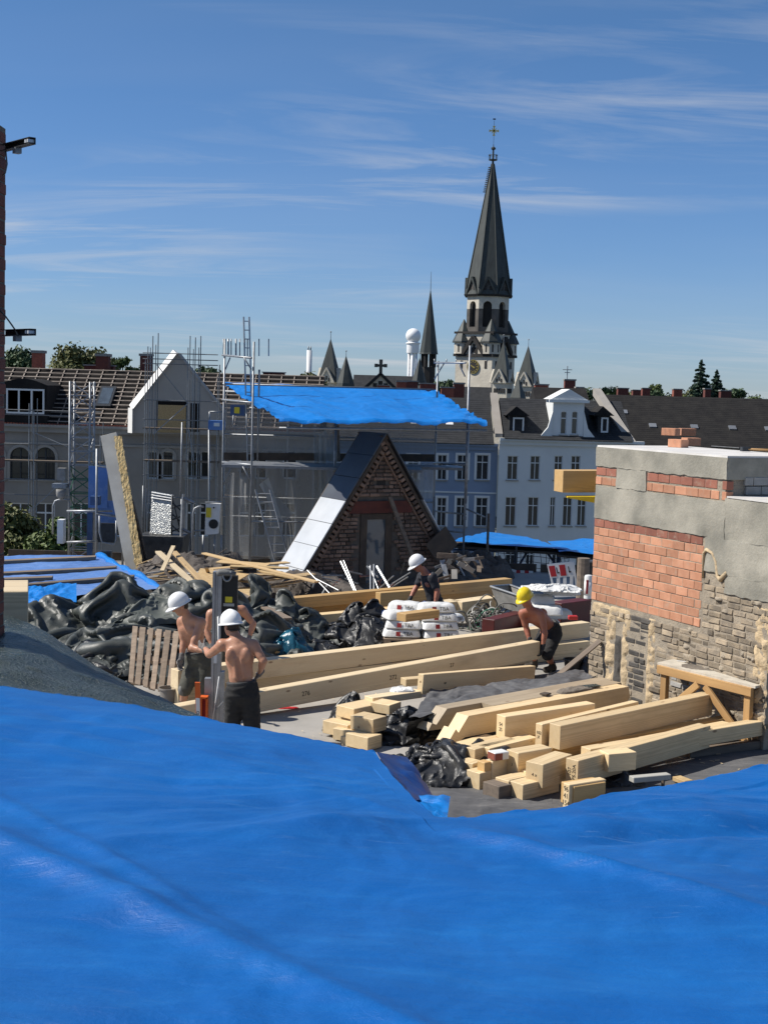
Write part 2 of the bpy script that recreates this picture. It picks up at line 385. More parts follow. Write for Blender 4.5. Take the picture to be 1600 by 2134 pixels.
# hollow clay brick with vertical grooves (object X along, Z up)
def hollow(name, c1, c2):
    m, nt, b, vec, col = mat(name, c1, c2, 5, .85, rand=.22)
    t = N(nt, 'ShaderNodeTexCoord'); wv = N(nt, 'ShaderNodeTexWave', wave_type='BANDS', bands_direction='X', Scale=14., Distortion=.4, Detail=1.)
    nt.links.new(t.outputs['Object'], wv.inputs['Vector']); bp = N(nt, 'ShaderNodeBump', Strength=.9, Distance=.006)
    nt.links.new(wv.outputs[0], bp.inputs['Height']); nt.links.new(bp.outputs[0], b.inputs['Normal'])
    st = mnoise(nt, vec, 7, .58, .75, 5)
    dm = N(nt, 'ShaderNodeMath', operation='MULTIPLY'); nt.links.new(st, dm.inputs[0]); dm.inputs[1].default_value = .6
    overlay(nt, b, b.inputs['Base Color'].links[0].from_socket, dm.outputs[0], (.42, .34, .26))
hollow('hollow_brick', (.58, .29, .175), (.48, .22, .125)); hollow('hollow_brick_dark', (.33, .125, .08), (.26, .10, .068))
# tarps
def tarp(name, c1, c2, dust, rough, dustcol, sc=.9, bump=.006, weave=0.):
    m, nt, b, vec, col = mat(name, c1, c2, sc, rough, det=7, rv=.08)
    d1 = mnoise(nt, vec, 1.1, .46, .80, 9, (.55, 2.4, 1), .8)
    d2 = mnoise(nt, vec, 5.5, .50, .82, 8, (.7, 1.8, 1), .5)
    ad = N(nt, 'ShaderNodeMath', operation='ADD'); nt.links.new(d1, ad.inputs[0]); nt.links.new(d2, ad.inputs[1])
    dm = N(nt, 'ShaderNodeMath', operation='MULTIPLY', use_clamp=True); nt.links.new(ad.outputs[0], dm.inputs[0]); dm.inputs[1].default_value = dust
    overlay(nt, b, col, dm.outputs[0], dustcol)
    n1 = N(nt, 'ShaderNodeTexNoise', Scale=9., Detail=8, Roughness=.7, Distortion=1.2); mp = N(nt, 'ShaderNodeMapping'); mp.inputs['Scale'].default_value = (.5, 1.5, 1)
    nt.links.new(vec, mp.inputs[0]); nt.links.new(mp.outputs[0], n1.inputs['Vector'])
    bp = N(nt, 'ShaderNodeBump', Strength=.8, Distance=bump); nt.links.new(n1.outputs[0], bp.inputs['Height']); last = bp
    if weave:
        n2 = N(nt, 'ShaderNodeTexNoise', Scale=46., Detail=4, Roughness=.6); nt.links.new(vec, n2.inputs['Vector'])
        bp2 = N(nt, 'ShaderNodeBump', Strength=1., Distance=weave); nt.links.new(n2.outputs[0], bp2.inputs['Height']); nt.links.new(bp.outputs[0], bp2.inputs['Normal']); last = bp2
    nt.links.new(last.outputs[0], b.inputs['Normal'])
tarp('tarp_blue', (.0025, .100, .36), (.0025, .080, .29), .30, .44, (.02, .185, .50), bump=.007, weave=.0018)
m_ = M['tarp_blue']; nt = m_.node_tree; b = nt.nodes['Principled BSDF']; b.inputs['Specular IOR Level'].default_value = .35
t_ = N(nt, 'ShaderNodeTexCoord'); vo = N(nt, 'ShaderNodeTexVoronoi', Scale=3.2); nt.links.new(t_.outputs['Object'], vo.inputs['Vector'])
sp = ramp(nt, vo.outputs['Distance'], .012, .022, (1, 1, 1, 1), (0, 0, 0, 1)); sc_ = mnoise(nt, t_.outputs['Object'], 7., .60, .66, 10, (.35, 2.6, 1), 2.2)
pm = mnoise(nt, t_.outputs['Object'], .9, .45, .75, 3); mm_ = N(nt, 'ShaderNodeMath', operation='MULTIPLY'); nt.links.new(sc_, mm_.inputs[0]); nt.links.new(pm, mm_.inputs[1])
m2_ = N(nt, 'ShaderNodeMath', operation='MULTIPLY'); nt.links.new(mm_.outputs[0], m2_.inputs[0]); m2_.inputs[1].default_value = .26
mx_ = N(nt, 'ShaderNodeMath', operation='MAXIMUM'); nt.links.new(m2_.outputs[0], mx_.inputs[0])
s2_ = N(nt, 'ShaderNodeMath', operation='MULTIPLY'); nt.links.new(sp, s2_.inputs[0]); s2_.inputs[1].default_value = .5; nt.links.new(s2_.outputs[0], mx_.inputs[1])
overlay(nt, b, b.inputs['Base Color'].links[0].from_socket, mx_.outputs[0], (.20, .33, .52))
tarp('tarp_sky', (.003, .19, .60), (.003, .165, .53), .08, .34, (.08, .24, .52), bump=.02)
tarp('tarp_pale_blue', (.06, .15, .40), (.08, .19, .46), .45, .5, (.25, .34, .52), bump=.015)
tarp('tarp_green', (.036, .052, .043), (.024, .036, .030), .25, .30, (.10, .115, .10), bump=.03, weave=.03)
tarp('tarp_pale', (.075, .085, .075), (.11, .12, .105), .4, .5, (.17, .175, .16), bump=.006)
tarp('tarp_black', (.014, .014, .0145), (.024, .024, .024), .35, .36, (.075, .072, .068), bump=.012)
tarp('tarp_grey', (.034, .040, .036), (.062, .068, .061), .5, .50, (.13, .135, .125), bump=.006)
tarp('felt', (.095, .095, .098), (.06, .06, .063), .5, .75, (.22, .21, .20), bump=.012)
tarp('tarp_navy', (.003, .038, .19), (.003, .052, .24), .15, .4, (.01, .07, .28), bump=.012)
# netting / dust sheet : partly open weave
def net(name, c, op, sc):
    m, nt, b, vec, col = mat(name, c, None, rough=.8)
    b.inputs['Alpha'].default_value = op
    n = mnoise(nt, vec, sc, .3, .75, 6, (1, 1, .35))
    mr = N(nt, 'ShaderNodeMapRange'); nt.links.new(n, mr.inputs[0]); mr.inputs[3].default_value = op * .55; mr.inputs[4].default_value = min(1, op * 1.7)
    nt.links.new(mr.outputs[0], b.inputs['Alpha'])
net('dust_net', (.34, .34, .33), .40, .7); net('dust_sheet', (.42, .42, .40), .6, 1.2); net('wire_net', (.02, .03, .05), .25, 2)
# ================================================================ the setting
MB().box((-6000, -400, -19.4), (6000, 9000, -19)).build('ground', 'ground', kind='structure')
MB().box((-160, 46, -18.99), (160, 72, -18.93)).build('road', 'tarmac', kind='structure')
MB().box((-160, 72, -18.99), (160, 78, -18.83)).build('pavement', 'concrete', kind='structure')
# our own building: roof deck on its walls
deck = MB().box((-14, 4, -.35), (16, 33.6, 0)).build('roof_deck', 'slab', kind='structure')
MB().box((-13.8, 4.2, -18.9), (15.8, 33.3, -.35)).build('building_wall', 'beige_render', label='rendered wall of the building under the roof deck', cat='building')
# bitumen felt over the right part of the deck
def sheet(poly_px, z, name, matn, nx=60, ny=30, amp=.012, seed=1, **k):
    a, b_, c, d = [G(*p, z) for p in poly_px]  # near-left, near-right, far-right, far-left
    u = np.linspace(0, 1, nx)[None, :, None]; v = np.linspace(0, 1, ny)[:, None, None]
    A, B, C, D_ = [np.array(p)[None, None, :] for p in (a, b_, c, d)]
    P = (A * (1 - u) + B * u) * (1 - v) + (D_ * (1 - u) + C * u) * v
    P[..., 2] += amp * (crease(P[..., 0], P[..., 1], seed, 6, 1.1) * .5 + .8) + .004
    return MB().grid(P).build(name, matn, smooth=True, **k)
sheet([(1100, 1760), (1800, 1700), (1760, 1400), (1130, 1430)], 0, 'roofing_felt', 'felt', 90, 50, .010, 5, kind='structure')

# ================================================================ brick chimney block on the right
CH_L = Dp(1245, 928, 20.3); ZT = CH_L.z; CH_R = G(1517, 951, ZT)
ce = (CH_R - CH_L); ce.z = 0; CH_LEN = ce.length; ce.normalize(); cn = V(ce.y, -ce.x, 0)   # cn faces left / the camera
if cn.x > 0: cn = -cn
cb = -cn                                                          # into the chimney
ZLOW = G(1517, 1037, 0).z + 0; ZLOW = Dp(1517, 1037, CH_R.y).z; EXT = .92
CB = V(CH_L.x, CH_L.y, 0)
chim = thing('brick_chimney', CB + ce * 1.5 + cb * .6, 'big chimney block of orange hollow bricks, grey render and old bricks at right', 'chimney')
def cpt(u, z, d=0.): return CB + ce * u - cn * d + V(0, 0, z)      # d: depth behind the face (negative = proud)
DEP = 1.5
core = MB(); core.hexa([cpt(0, 0, .002), cpt(CH_LEN + EXT, 0, .002), cpt(CH_LEN + EXT, 0, DEP), cpt(0, 0, DEP)] + [cpt(0, ZLOW, .002), cpt(CH_LEN + EXT, ZLOW, .002), cpt(CH_LEN + EXT, ZLOW, DEP), cpt(0, ZLOW, DEP)])
core.hexa([cpt(0, ZLOW, .002), cpt(CH_LEN - .03, ZLOW, .002), cpt(CH_LEN - .03, ZLOW, DEP), cpt(0, ZLOW, DEP)] + [cpt(0, ZT - .02, .002), cpt(CH_LEN - .03, ZT - .02, .002), cpt(CH_LEN - .03, ZT - .02, DEP), cpt(0, ZT - .02, DEP)])
core.build('core', 'old_mortar', chim)
def slab_panel(name, outline, proud, matn, back=.04, rough=.012, seed=0, res=.05):
    """rendered patch with an uneven face: outline = list of (u,z) rectangles"""
    for k, (u0, u1, z0, z1) in enumerate(outline):
        nu, nz = max(3, int((u1 - u0) / res)), max(3, int((z1 - z0) / res))
        U, Z = np.meshgrid(np.linspace(u0, u1, nu), np.linspace(z0, z1, nz))
        d = proud + rough * fbm(U * 2.2 + seed, Z * 2.2, seed + k, 4)
        edge = (U <= u0 + 1e-6) | (U >= u1 - 1e-6) | (Z <= z0 + 1e-6) | (Z >= z1 - 1e-6)
        jag = np.where(edge & (U > .05) & (U < CH_LEN + EXT - .05), 1, 0)
        Uj = U + jag * .02 * gnoise(U * 9, Z * 9, seed) ; Zj = Z + np.where(edge & (Z < ZT - .05) & (Z > ZLOW + .01) | (edge & (Z < ZLOW - .03)), .018, 0) * gnoise(U * 8, Z * 8, seed + 4)
        P = np.array(CB)[None, None] + Uj[..., None] * np.array(ce) + d[..., None] * np.array(cn) + Zj[..., None] * np.array([0, 0, 1.])
        m = MB(); m.grid(P)
        rim = np.concatenate([P[0], P[1:, -1], P[-1, ::-1][1:], P[::-1, 0][1:]]); back_ = rim - np.array(cn) * (back + proud)
        n = len(rim); b0 = len(m.v); m.v += [tuple(p) for p in rim] + [tuple(p) for p in back_]
        m.f += [(b0 + i, b0 + n + i, b0 + n + (i + 1) % n, b0 + (i + 1) % n) for i in range(n)]
        m.build(name, matn, chim, auto=40)
H1, H2, H3 = ZT - .30, ZT - .58, ZT - 1.06          # bottom of top band, of the two courses, of the second band
HB = H3 - 1.20                                     # bottom of the orange field
slab_panel('render_band', [(0, CH_LEN, H1, ZT - .02)], .018, 'render_grey', seed=1)
slab_panel('render_band', [(0, CH_LEN, H3 + .0, H2)], .016, 'render_grey', seed=2, rough=.016)
slab_panel('render_patch', [(.52, 1.22, H2, H1)], .012, 'render_grey', seed=3, rough=.02)
slab_panel('render_patch', [(2.56, CH_LEN + EXT, HB + .75, H3), (CH_LEN + .0, CH_LEN + EXT, H3, ZLOW - .01), (2.98, CH_LEN + EXT, HB + .52, HB + .75)], .02, 'render_grey', seed=4, rough=.018)
slab_panel('concrete_cap', [], 0, 'chimney_top')
cap = MB(); cap.hexa([cpt(.005, ZT - .02, -.012), cpt(CH_LEN - .005, ZT - .02, -.012), cpt(CH_LEN - .005, ZT - .02, DEP), cpt(.005, ZT - .02, DEP)] + [cpt(.005, ZT + .004, -.008), cpt(CH_LEN - .005, ZT + .004, -.008), cpt(CH_LEN - .005, ZT + .004, DEP), cpt(.005, ZT + .004, DEP)])
cap.build('concrete_cap', 'chimney_top', chim)
cap = MB(); cap.hexa([cpt(CH_LEN + .03, ZLOW, -.02), cpt(CH_LEN + EXT, ZLOW, -.02), cpt(CH_LEN + EXT, ZLOW, DEP), cpt(CH_LEN + .03, ZLOW, DEP)] + [cpt(CH_LEN + .03, ZLOW + .02, -.02), cpt(CH_LEN + EXT, ZLOW + .02, -.02), cpt(CH_LEN + EXT, ZLOW + .02, DEP), cpt(CH_LEN + .03, ZLOW + .02, DEP)])
cap.build('concrete_cap', 'chimney_top', chim)
CM = lambda u, z, d=0.: frame(ce, cb, V(0, 0, 1), cpt(u, z, d))
def course(u0, u1, z, L, Hh, meshes, joint, off, depth, name, skip=None, jit=.004, ang=.0):
    u = u0 - off * L
    while u < u1 - .03:
        a, b_ = max(u, u0), min(u + L - joint, u1)
        if b_ - a > .05 and not (skip and skip((a + b_) / 2, z)):
            me = meshes(b_ - a)
            Mx = CM((a + b_) / 2, z + Hh / 2, depth + random.uniform(-jit, jit)) @ Matrix.Rotation(random.gauss(0, ang), 4, 'Z') @ Matrix.Rotation(random.gauss(0, ang), 4, 'Y')
            inst(name, me, Mx, chim)
        u += L
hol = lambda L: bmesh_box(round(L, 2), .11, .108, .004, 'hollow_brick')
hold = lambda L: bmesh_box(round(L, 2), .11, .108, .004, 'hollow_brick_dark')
zc_ = H3 - .12; r_ = 0
while zc_ > HB - .06:
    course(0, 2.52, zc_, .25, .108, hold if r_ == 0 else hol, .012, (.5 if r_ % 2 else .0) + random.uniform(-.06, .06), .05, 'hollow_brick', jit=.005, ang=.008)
    zc_ -= .120; r_ += 1
for k in (0, 1):
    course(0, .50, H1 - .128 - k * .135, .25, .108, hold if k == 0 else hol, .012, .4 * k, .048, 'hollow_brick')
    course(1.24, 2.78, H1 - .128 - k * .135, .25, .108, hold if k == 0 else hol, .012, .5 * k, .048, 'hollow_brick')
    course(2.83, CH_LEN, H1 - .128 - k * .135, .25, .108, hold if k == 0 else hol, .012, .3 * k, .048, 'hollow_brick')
# old brickwork below and to the right
obs = [lambda L, s=s: bmesh_box(round(L, 2), .12, .068, .009, 'old_brick', 1, .005, s) for s in range(5)]
sbs = lambda L: bmesh_box(round(L, 2), .12, .068, .009, 'soot_brick', 1, .005, 2)
pbs = lambda L: bmesh_box(round(L, 2), .12, .064, .006, 'pale_block', 1, .004, 1)
def oldmesh(u, z):
    def f(L):
        if .98 < u_box[0] < 1.40 and z < HB - .0: return sbs(L)
        if 2.0 < u_box[0] < 2.6 and .35 < z < .75 and random.random() < .7: return pbs(L)
        return random.choice(obs)(L)
    return f
u_box = [0]
def ocourse(u0, u1, z, off):
    u = u0 - off * .245
    while u < u1 - .04:
        L = random.choice((.245, .245, .245, .13)); a, b_ = max(u, u0), min(u + L - .016, u1); u_box[0] = (a + b_) / 2
        strip = (.42 < u_box[0] < .62 or .80 < u_box[0] < .96 or 1.40 < u_box[0] < 1.58) and z < HB - .18
        grey = .62 <= u_box[0] <= .80 and z < HB - .45
        ragged = u_box[0] > CH_LEN + EXT - .22 and random.random() < .45
        if b_ - a > .05 and not strip and not grey and not ragged and random.random() > .03:
            inst('brick', oldmesh(u_box[0], z)(b_ - a), CM(u_box[0], z + .035, .0515 + random.gauss(0, .007)) @ Matrix.Rotation(random.gauss(0, .02), 4, 'Z') @ Matrix.Rotation(random.gauss(0, .012), 4, 'Y'), chim)
        u += L
z = .02; r_ = 0
while z < HB + .62:
    if z < HB - .09: ocourse(0, CH_LEN + EXT, z, (r_ % 2) * .5)
    elif z < HB + .44: ocourse(2.56, CH_LEN + EXT, z, (r_ % 2) * .5)
    else: ocourse(2.56, 3.0, z, (r_ % 2) * .5)
    z += .082; r_ += 1
def lumpy(name, u0, u1, z0, z1, matn, proud, amp, seed, freq=7.):
    nu, nz = max(6, int((u1 - u0) / .022)), max(6, int((z1 - z0) / .022))
    U, Z = np.meshgrid(np.linspace(u0, u1, nu), np.linspace(z0, z1, nz))
    e = np.minimum(np.minimum(U - u0, u1 - U) / (u1 - u0) * 4, np.minimum(Z - z0, z1 - Z) / (z1 - z0) * 12); e = np.clip(e, 0, 1)
    d = -.006 + (proud + .012) * e ** .5 + amp * fbm(U * freq, Z * freq, seed, 4) * e
    Uj = U + (1 - e) * .03 * gnoise(Z * 9, U * 9, seed)
    P = np.array(CB)[None, None] + Uj[..., None] * np.array(ce) + d[..., None] * np.array(cn) + Z[..., None] * np.array([0, 0, 1.])
    MB().grid(P).build(name, matn, chim, smooth=True)
lumpy('plaster_strip', .40, .64, 0, HB - .12, 'buff_mortar', .008, .04, 1)
lumpy('plaster_strip', .80, .97, 0, HB - .16, 'buff_mortar', .008, .04, 2)
lumpy('plaster_strip', 1.40, 1.58, 0, HB - .05, 'buff_mortar', .008, .04, 3)
lumpy('grey_strip', .63, .80, 0, HB - .42, 'soot_brick', .015, .012, 4)
lumpy('plaster_strip', CH_LEN + EXT - .26, CH_LEN + EXT + .0, .1, HB + .45, 'buff_mortar', .004, .05, 5)
lumpy('plaster_patch', .02, 1.0, HB - .22, HB - .02, 'buff_mortar', .004, .015, 9, 9)
for i in range(22):
    u, z = random.uniform(1.7, CH_LEN + EXT - .1), random.uniform(.1, HB + (.5 if random.random() < .5 else -.1))
    if z > HB - .1 and u < 2.7: u = 2.7 + random.random()
    lumpy('mortar_smear', u, u + random.uniform(.06, .22), z, z + random.uniform(.03, .09), 'old_mortar', .02, .02, 20 + i, 12)
pth = [cpt(2.55, H3 - .55), cpt(2.55, H3 - .22), cpt(2.60, H3 - .17), cpt(2.72, H3 - .2), cpt(2.80, H3 - .3), cpt(2.84, H3 - .48), cpt(2.9, H3 - .52), cpt(3.02, H3 - .42)]
MB().path([p + cn * .02 for p in pth], [.015, .02, .025, .02, .02, .022, .035, .03], 7).build('mortar_bead', 'buff_mortar', chim, smooth=True)
# right-hand side of the upper block: pale blocks in shade
zz_ = ZLOW + .03; r_ = 0
RM = lambda d, z: frame(cb, -ce, V(0, 0, 1), cpt(CH_LEN - .02, z, d))
while zz_ < H1 - .02:
    x = .30 - .13 * (r_ % 2)
    while x < DEP - .05:
        a = max(x, .28); b_ = min(x + .25, DEP)
        if b_ - a > .05: inst('pale_block', bmesh_box(round(b_ - a - .014, 2), .06, .105, .004, 'pale_block'), RM((a + b_) / 2, zz_ + .055), chim)
        x += .25
    zz_ += .119; r_ += 1
m = MB(); a, b_ = cpt(CH_LEN - .03, 0, .0), cpt(CH_LEN - .03, 0, DEP)
m.hexa([cpt(CH_LEN - .03, H1, .0), cpt(CH_LEN, H1, .0), cpt(CH_LEN, H1, DEP), cpt(CH_LEN - .03, H1, DEP), cpt(CH_LEN - .03, ZT - .021, .0), cpt(CH_LEN, ZT - .021, .0), cpt(CH_LEN, ZT - .021, DEP), cpt(CH_LEN - .03, ZT - .021, DEP)])
m.build('render_band', 'render_grey', chim)
# yellow laminated beam end and yellow bracket sticking out behind the left edge
def beam_obj(name, A, B, up, w, h, matn, label, group=None, cat='beam', side=1, bev=.004, z_is_top=True, endcut=None):
    """A,B: front top edge ends; body goes w behind (away from camera side) and h down"""
    A, B = Vector(A), Vector(B); x = (B - A); L = x.length; x.normalize(); upv = Vector(up); y = upv.cross(x).normalized() * side; zz = x.cross(y)
    if zz.z < 0: zz = -zz
    y = zz.cross(x)
    if side < 0: pass
    c = (A + B) / 2 + y * (w / 2) - zz * (h / 2)
    return inst(name, bmesh_box(L, w, h, bev, matn), frame(x, y, zz, c), None, label, cat, group)
A = Dp(1173, 981, 20.9); B = Dp(1300, 981, 21.2)
beam_obj('squared_timber', A, B, (0, 0, 1), .32, .33, 'timber_orange', 'short thick glued beam end jutting out left behind the chimney', cat='timber')
m = MB(); a = Dp(1182, 1035, 20.8); b_ = Dp(1290, 1035, 20.8)
m.prism([a, b_, b_ - V(0, 0, .20), a + (b_ - a) * .5 - V(0, 0, .09), a + V(0, 0, -.02)], (0, .25, 0)); m.build('wedge_bracket', 'yellow_paint', label='yellow formwork wedge under the glued beam beside the chimney', cat='bracket')
# loose hollow bricks on the cap
for i, (px, py, dz, rz, lab) in enumerate([(1412, 932, 0, .25, 'lower front hollow brick in the pile on the chimney top'), (1432, 928, 0, .1, 'lower right hollow brick in the pile on the chimney top'),
                                (1390, 0, 1, .45, 'upper left hollow brick overhanging the pile on the chimney top'), (1424, 0, 1, -.2, 'upper right hollow brick in the pile on the chimney top')]):
    if dz == 0: p = G(px, py, ZT + .006) + cb * (.0 if i == 0 else .06)
    else: p = G(px + 6, 922, ZT + .012)
    zz0 = ZT + .004 + .001 + .058 + dz * .117
    Mx = Matrix.Translation((p.x, p.y, zz0)) @ Matrix.Rotation(math.atan2(ce.y, ce.x) + rz + (1.4 if i % 2 else 0), 4, 'Z')
    inst('hollow_brick', bmesh_box(.24, .175, .115, .004, 'hollow_brick'), Mx, None, lab, 'brick', 'hollow bricks on the chimney')
hm = thing('hammer', G(1545, 936, ZT + .03), 'wooden handled hammer lying on the chimney top', 'hammer')
a, b_ = G(1552, 936, ZT + .045), G(1640, 940, ZT + .035)
MB().tube(a, b_, .016, .018, 8).build('handle', 'bench_wood', hm, smooth=True)
MB().obox(a, (.06, .02, 0), (-.01, .025, 0), (0, 0, .03)).build('head', 'steel_dark', hm)
MB().tube(G(1482, 930, ZT + .03), G(1540, 934, ZT + .03), .012, n=6).build('iron_bar', 'steel_dark', label='thin iron bar lying on the chimney top beside the hammer', cat='bar')

# ================================================================ steep brick gable
GA = math.radians(30); AP = Dp(800, 903, 30); ge = V(math.cos(GA), math.sin(GA), 0); gn = V(math.sin(GA), -math.cos(GA), 0); GHW = 2.22; GT = 1.1
gab = thing('brick_gable', V(AP.x, AP.y, 0), 'steep triangular brick gable with zinc covered slopes in the middle of the roof', 'gable')
GB = V(AP.x, AP.y, 0)
def gp(u, z, d=0.): return GB + ge * u + V(0, 0, z) + gn * d       # d>0 towards camera
HG = AP.z; slope = GHW / HG
def halfw(z): return max(0., (HG - z) * slope)
m = MB(); m.prism([gp(-GHW + .1, 0, -.05), gp(GHW - .1, 0, -.05), gp(0, HG - .12, -.05)], gn * -(GT - .1)); m.build('core', 'gable_mortar', gab)
OPW, OPL, OPT = -.50, .28, 1.62          # door opening
def in_open(u0, u1, z): return (u1 > OPW and u0 < OPL + .02 and z < OPT + .02) or (abs((u0 + u1) / 2 + .02) < .16 and 2.18 < z < 2.34) or (u0 > -.85 and u1 < .75 and OPT - .02 < z < OPT + .30)
gbm = [lambda L, s=s: bmesh_box(round(L, 2), .1, .062, .007, 'gable_brick', 1, .005, s) for s in range(4)]
z, r_ = .02, 0; cnt = 0
while z < HG - .35:
    hw = halfw(z + .07) - .26; u = -hw - random.random() * .1
    while u < hw:
        L = random.choice((.245, .245, .13, .19)); a, b_ = max(u, -hw), min(u + L - .018, hw)
        if b_ - a > .05 and not in_open(a, b_, z) and z > .28:
            inst('brick', random.choice(gbm)(b_ - a), frame(ge, -gn, V(0, 0, 1), gp((a + b_) / 2, z + .035, -.05 + random.gauss(0, .008))) @ Matrix.Rotation(random.gauss(0, .025), 4, 'Z'), gab); cnt += 1
        u += L
    z += .086; r_ += 1
# rake: dentil bricks, dark edge boards and zinc slopes
for sgn in (-1, 1):
    rd = V(0, 0, 0) + ge * (-sgn * GHW) + V(0, 0, HG); rl = rd.length; rdn = rd.normalized(); rp = rdn.cross(gn).normalized()
    if rp.z > 0: rp = -rp                                       # pointing inwards/down
    st = gp(sgn * GHW, 0)
    k = .1
    while k < rl - .12:
        inst('dentil_brick', bmesh_box(.07, .12, .11, .005, 'gable_brick', 1, .003, 9), frame(rdn, -gn, -rp, st + rdn * k + rp * .17 + gn * .02), gab); k += .118
    MB().obox(st + rdn * (rl / 2) + rp * .075 + gn * .03, rdn * (rl / 2), gn * .05, rp * .035).build('rake_board', 'board_brown', gab)
    MB().obox(st + rdn * (rl / 2) + rp * .255 + gn * -.01, rdn * (rl / 2 - .18), gn * .03, rp * .02).build('rake_course', 'gable_brick', gab)
    n = 7
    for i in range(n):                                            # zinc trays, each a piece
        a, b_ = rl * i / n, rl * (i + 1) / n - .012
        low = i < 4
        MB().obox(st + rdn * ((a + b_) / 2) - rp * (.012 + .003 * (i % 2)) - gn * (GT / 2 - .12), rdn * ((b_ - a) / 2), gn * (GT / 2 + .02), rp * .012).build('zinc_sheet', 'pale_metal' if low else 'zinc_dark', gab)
    MB().obox(st + rdn * (rl / 2) + rp * .03 - gn * (GT / 2), rdn * (rl / 2), gn * (GT / 2), rp * .02).build('roof_boards', 'board_brown', gab)
MB().prism([gp(-.85, OPT + .02, .02), gp(.75, OPT + .02, .02), gp(.75, OPT + .12, .02), gp(.6, OPT + .28, .02), gp(-.7, OPT + .28, .02), gp(-.85, OPT + .12, .02)], gn * -.12).build('lintel', 'dark_red_brick', gab)
MB().box((0, 0, 0), (0, 0, 0)) if False else None
dr = MB()
for u0, u1, z0, z1 in ((OPW, OPW + .16, .1, OPT), (OPL - .16, OPL, .1, OPT), (OPW + .16, OPL - .16, OPT - .12, OPT)):
    dr.hexa([gp(u0, z0, -.02), gp(u1, z0, -.02), gp(u1, z0, -.14), gp(u0, z0, -.14), gp(u0, z1, -.02), gp(u1, z1, -.02), gp(u1, z1, -.14), gp(u0, z1, -.14)])
do = dr.build('door_frame', 'board_brown', gab)
MB().quad(gp(OPW + .16, .1, -.045), gp(OPL - .16, .1, -.045), gp(OPL - .16, OPT - .12, -.045), gp(OPW + .16, OPT - .12, -.045)).build('pane', 'glass_blue', do)
MB().hexa([gp(-.12, 2.16, -.045), gp(.1, 2.16, -.045), gp(.1, 2.16, -.2), gp(-.12, 2.16, -.2), gp(-.12, 2.36, -.044), gp(.1, 2.36, -.044), gp(.1, 2.36, -.2), gp(-.12, 2.36, -.2)]).build('vent_hole', 'church_dark', gab)
MB().obox(lerp(gp(.10, 2.0, .15), gp(.72, .2, .55), .5), (gp(.72, .2, .55) - gp(.10, 2.0, .15)) / 2, ge * .045, gn * .03).build('leaning_prop', 'old_timber', label='grey timber prop leaning against the gable doorway', cat='plank')
MB().hexa([gp(1.25, .55, .35), gp(1.75, .95, .35), gp(1.78, .93, .31), gp(1.28, .53, .31), gp(.95, .95, .30), gp(1.45, 1.35, .30), gp(1.48, 1.33, .26), gp(.98, .93, .26)]).build('brown_shutter', 'board_brown', label='square brown board leaning on the right slope of the gable', cat='board')

# ================================================================ left brick pillar with slotted rails
PX = Dp(12, 1000, 8.8).x; z0, z1 = 1.2, Dp(10, 235, 8.3).z
pil = thing('brick_pillar', (PX - .25, 8.3, z0), 'tall dark red brick pillar cut by the left picture edge', 'pillar')
MB().box((PX - .498, 8.312, z0), (PX - .008, 8.80, z1 - .005)).build('core', 'gable_mortar', pil)
k, z = 0, z0
while z < z1 - .03:
    hh = min(.071, z1 - z)
    for i in range(3):
        x0 = PX - .5 + (.25 * i - .125 * (k % 2)); xa, xb = max(x0, PX - .5), min(x0 + .24, PX)
        if xb - xa > .04: inst('brick', bmesh_box(round(xb - xa, 3), .1, .066, .004, 'dark_red_brick'), Matrix.Translation(((xa + xb) / 2, 8.352 + random.uniform(-.003, .003), z + .036)), pil)
        y0 = 8.41 + (.25 * i - .125 * ((k + 1) % 2)); ya, yb = max(y0, 8.405), min(y0 + .24, 8.8)
        if yb - ya > .04: inst('brick', bmesh_box(round(yb - ya, 3), .1, .066, .004, 'dark_red_brick'), Matrix.Translation((PX - .052 + random.uniform(-.003, .003), (ya + yb) / 2, z + .036)) @ Matrix.Rotation(math.pi / 2, 4, 'Z'), pil)
    z += .077; k += 1
for i, (pa, pb, lab) in enumerate([((6, 309), (68, 293), 'upper slotted steel rail sticking out of the brick pillar'), ((6, 694), (69, 692), 'lower slotted steel rail sticking out of the brick pillar')]):
    a, b_ = Dp(*pa, 8.55), Dp(*pb, 8.25); x = (b_ - a).normalized(); y = V(0, 0, 1).cross(x).normalized(); zv = x.cross(y); L = (b_ - a).length
    r = thing('slotted_rail', a, lab, 'rail')
    m = MB()
    m.obox((a + b_) / 2 - zv * .018, x * L / 2, y * .02, zv * .002); m.obox((a + b_) / 2 + zv * .018, x * L / 2, y * .02, zv * .002); m.obox((a + b_) / 2 + y * .02, x * L / 2, y * .002, zv * .02)
    m.build('channel', 'steel_dark', r)
    m = MB()
    for q in range(2): m.obox(b_ - x * (.02 + .028 * q) - y * .001 - zv * 0, x * .008, y * .021, zv * .009)
    m.build('slot', 'pale_metal', r)
    MB().obox(lerp(a, b_, .5) - zv * .035, x * .02, y * .02, zv * .018).build('clip', 'galv', r)
    MB().path([lerp(a, b_, t) + V(0, 0, dz) for t, dz in (((.1, 0), (.13, -.05), (.16, -.1), (.1, -.15), (.02, -.16)) if i == 0 else ((-.1, .14), (.1, .1), (.3, .05), (.45, .01), (.55, -.03)))], .005, 6).build('cable', 'cable_grey', r, smooth=True)

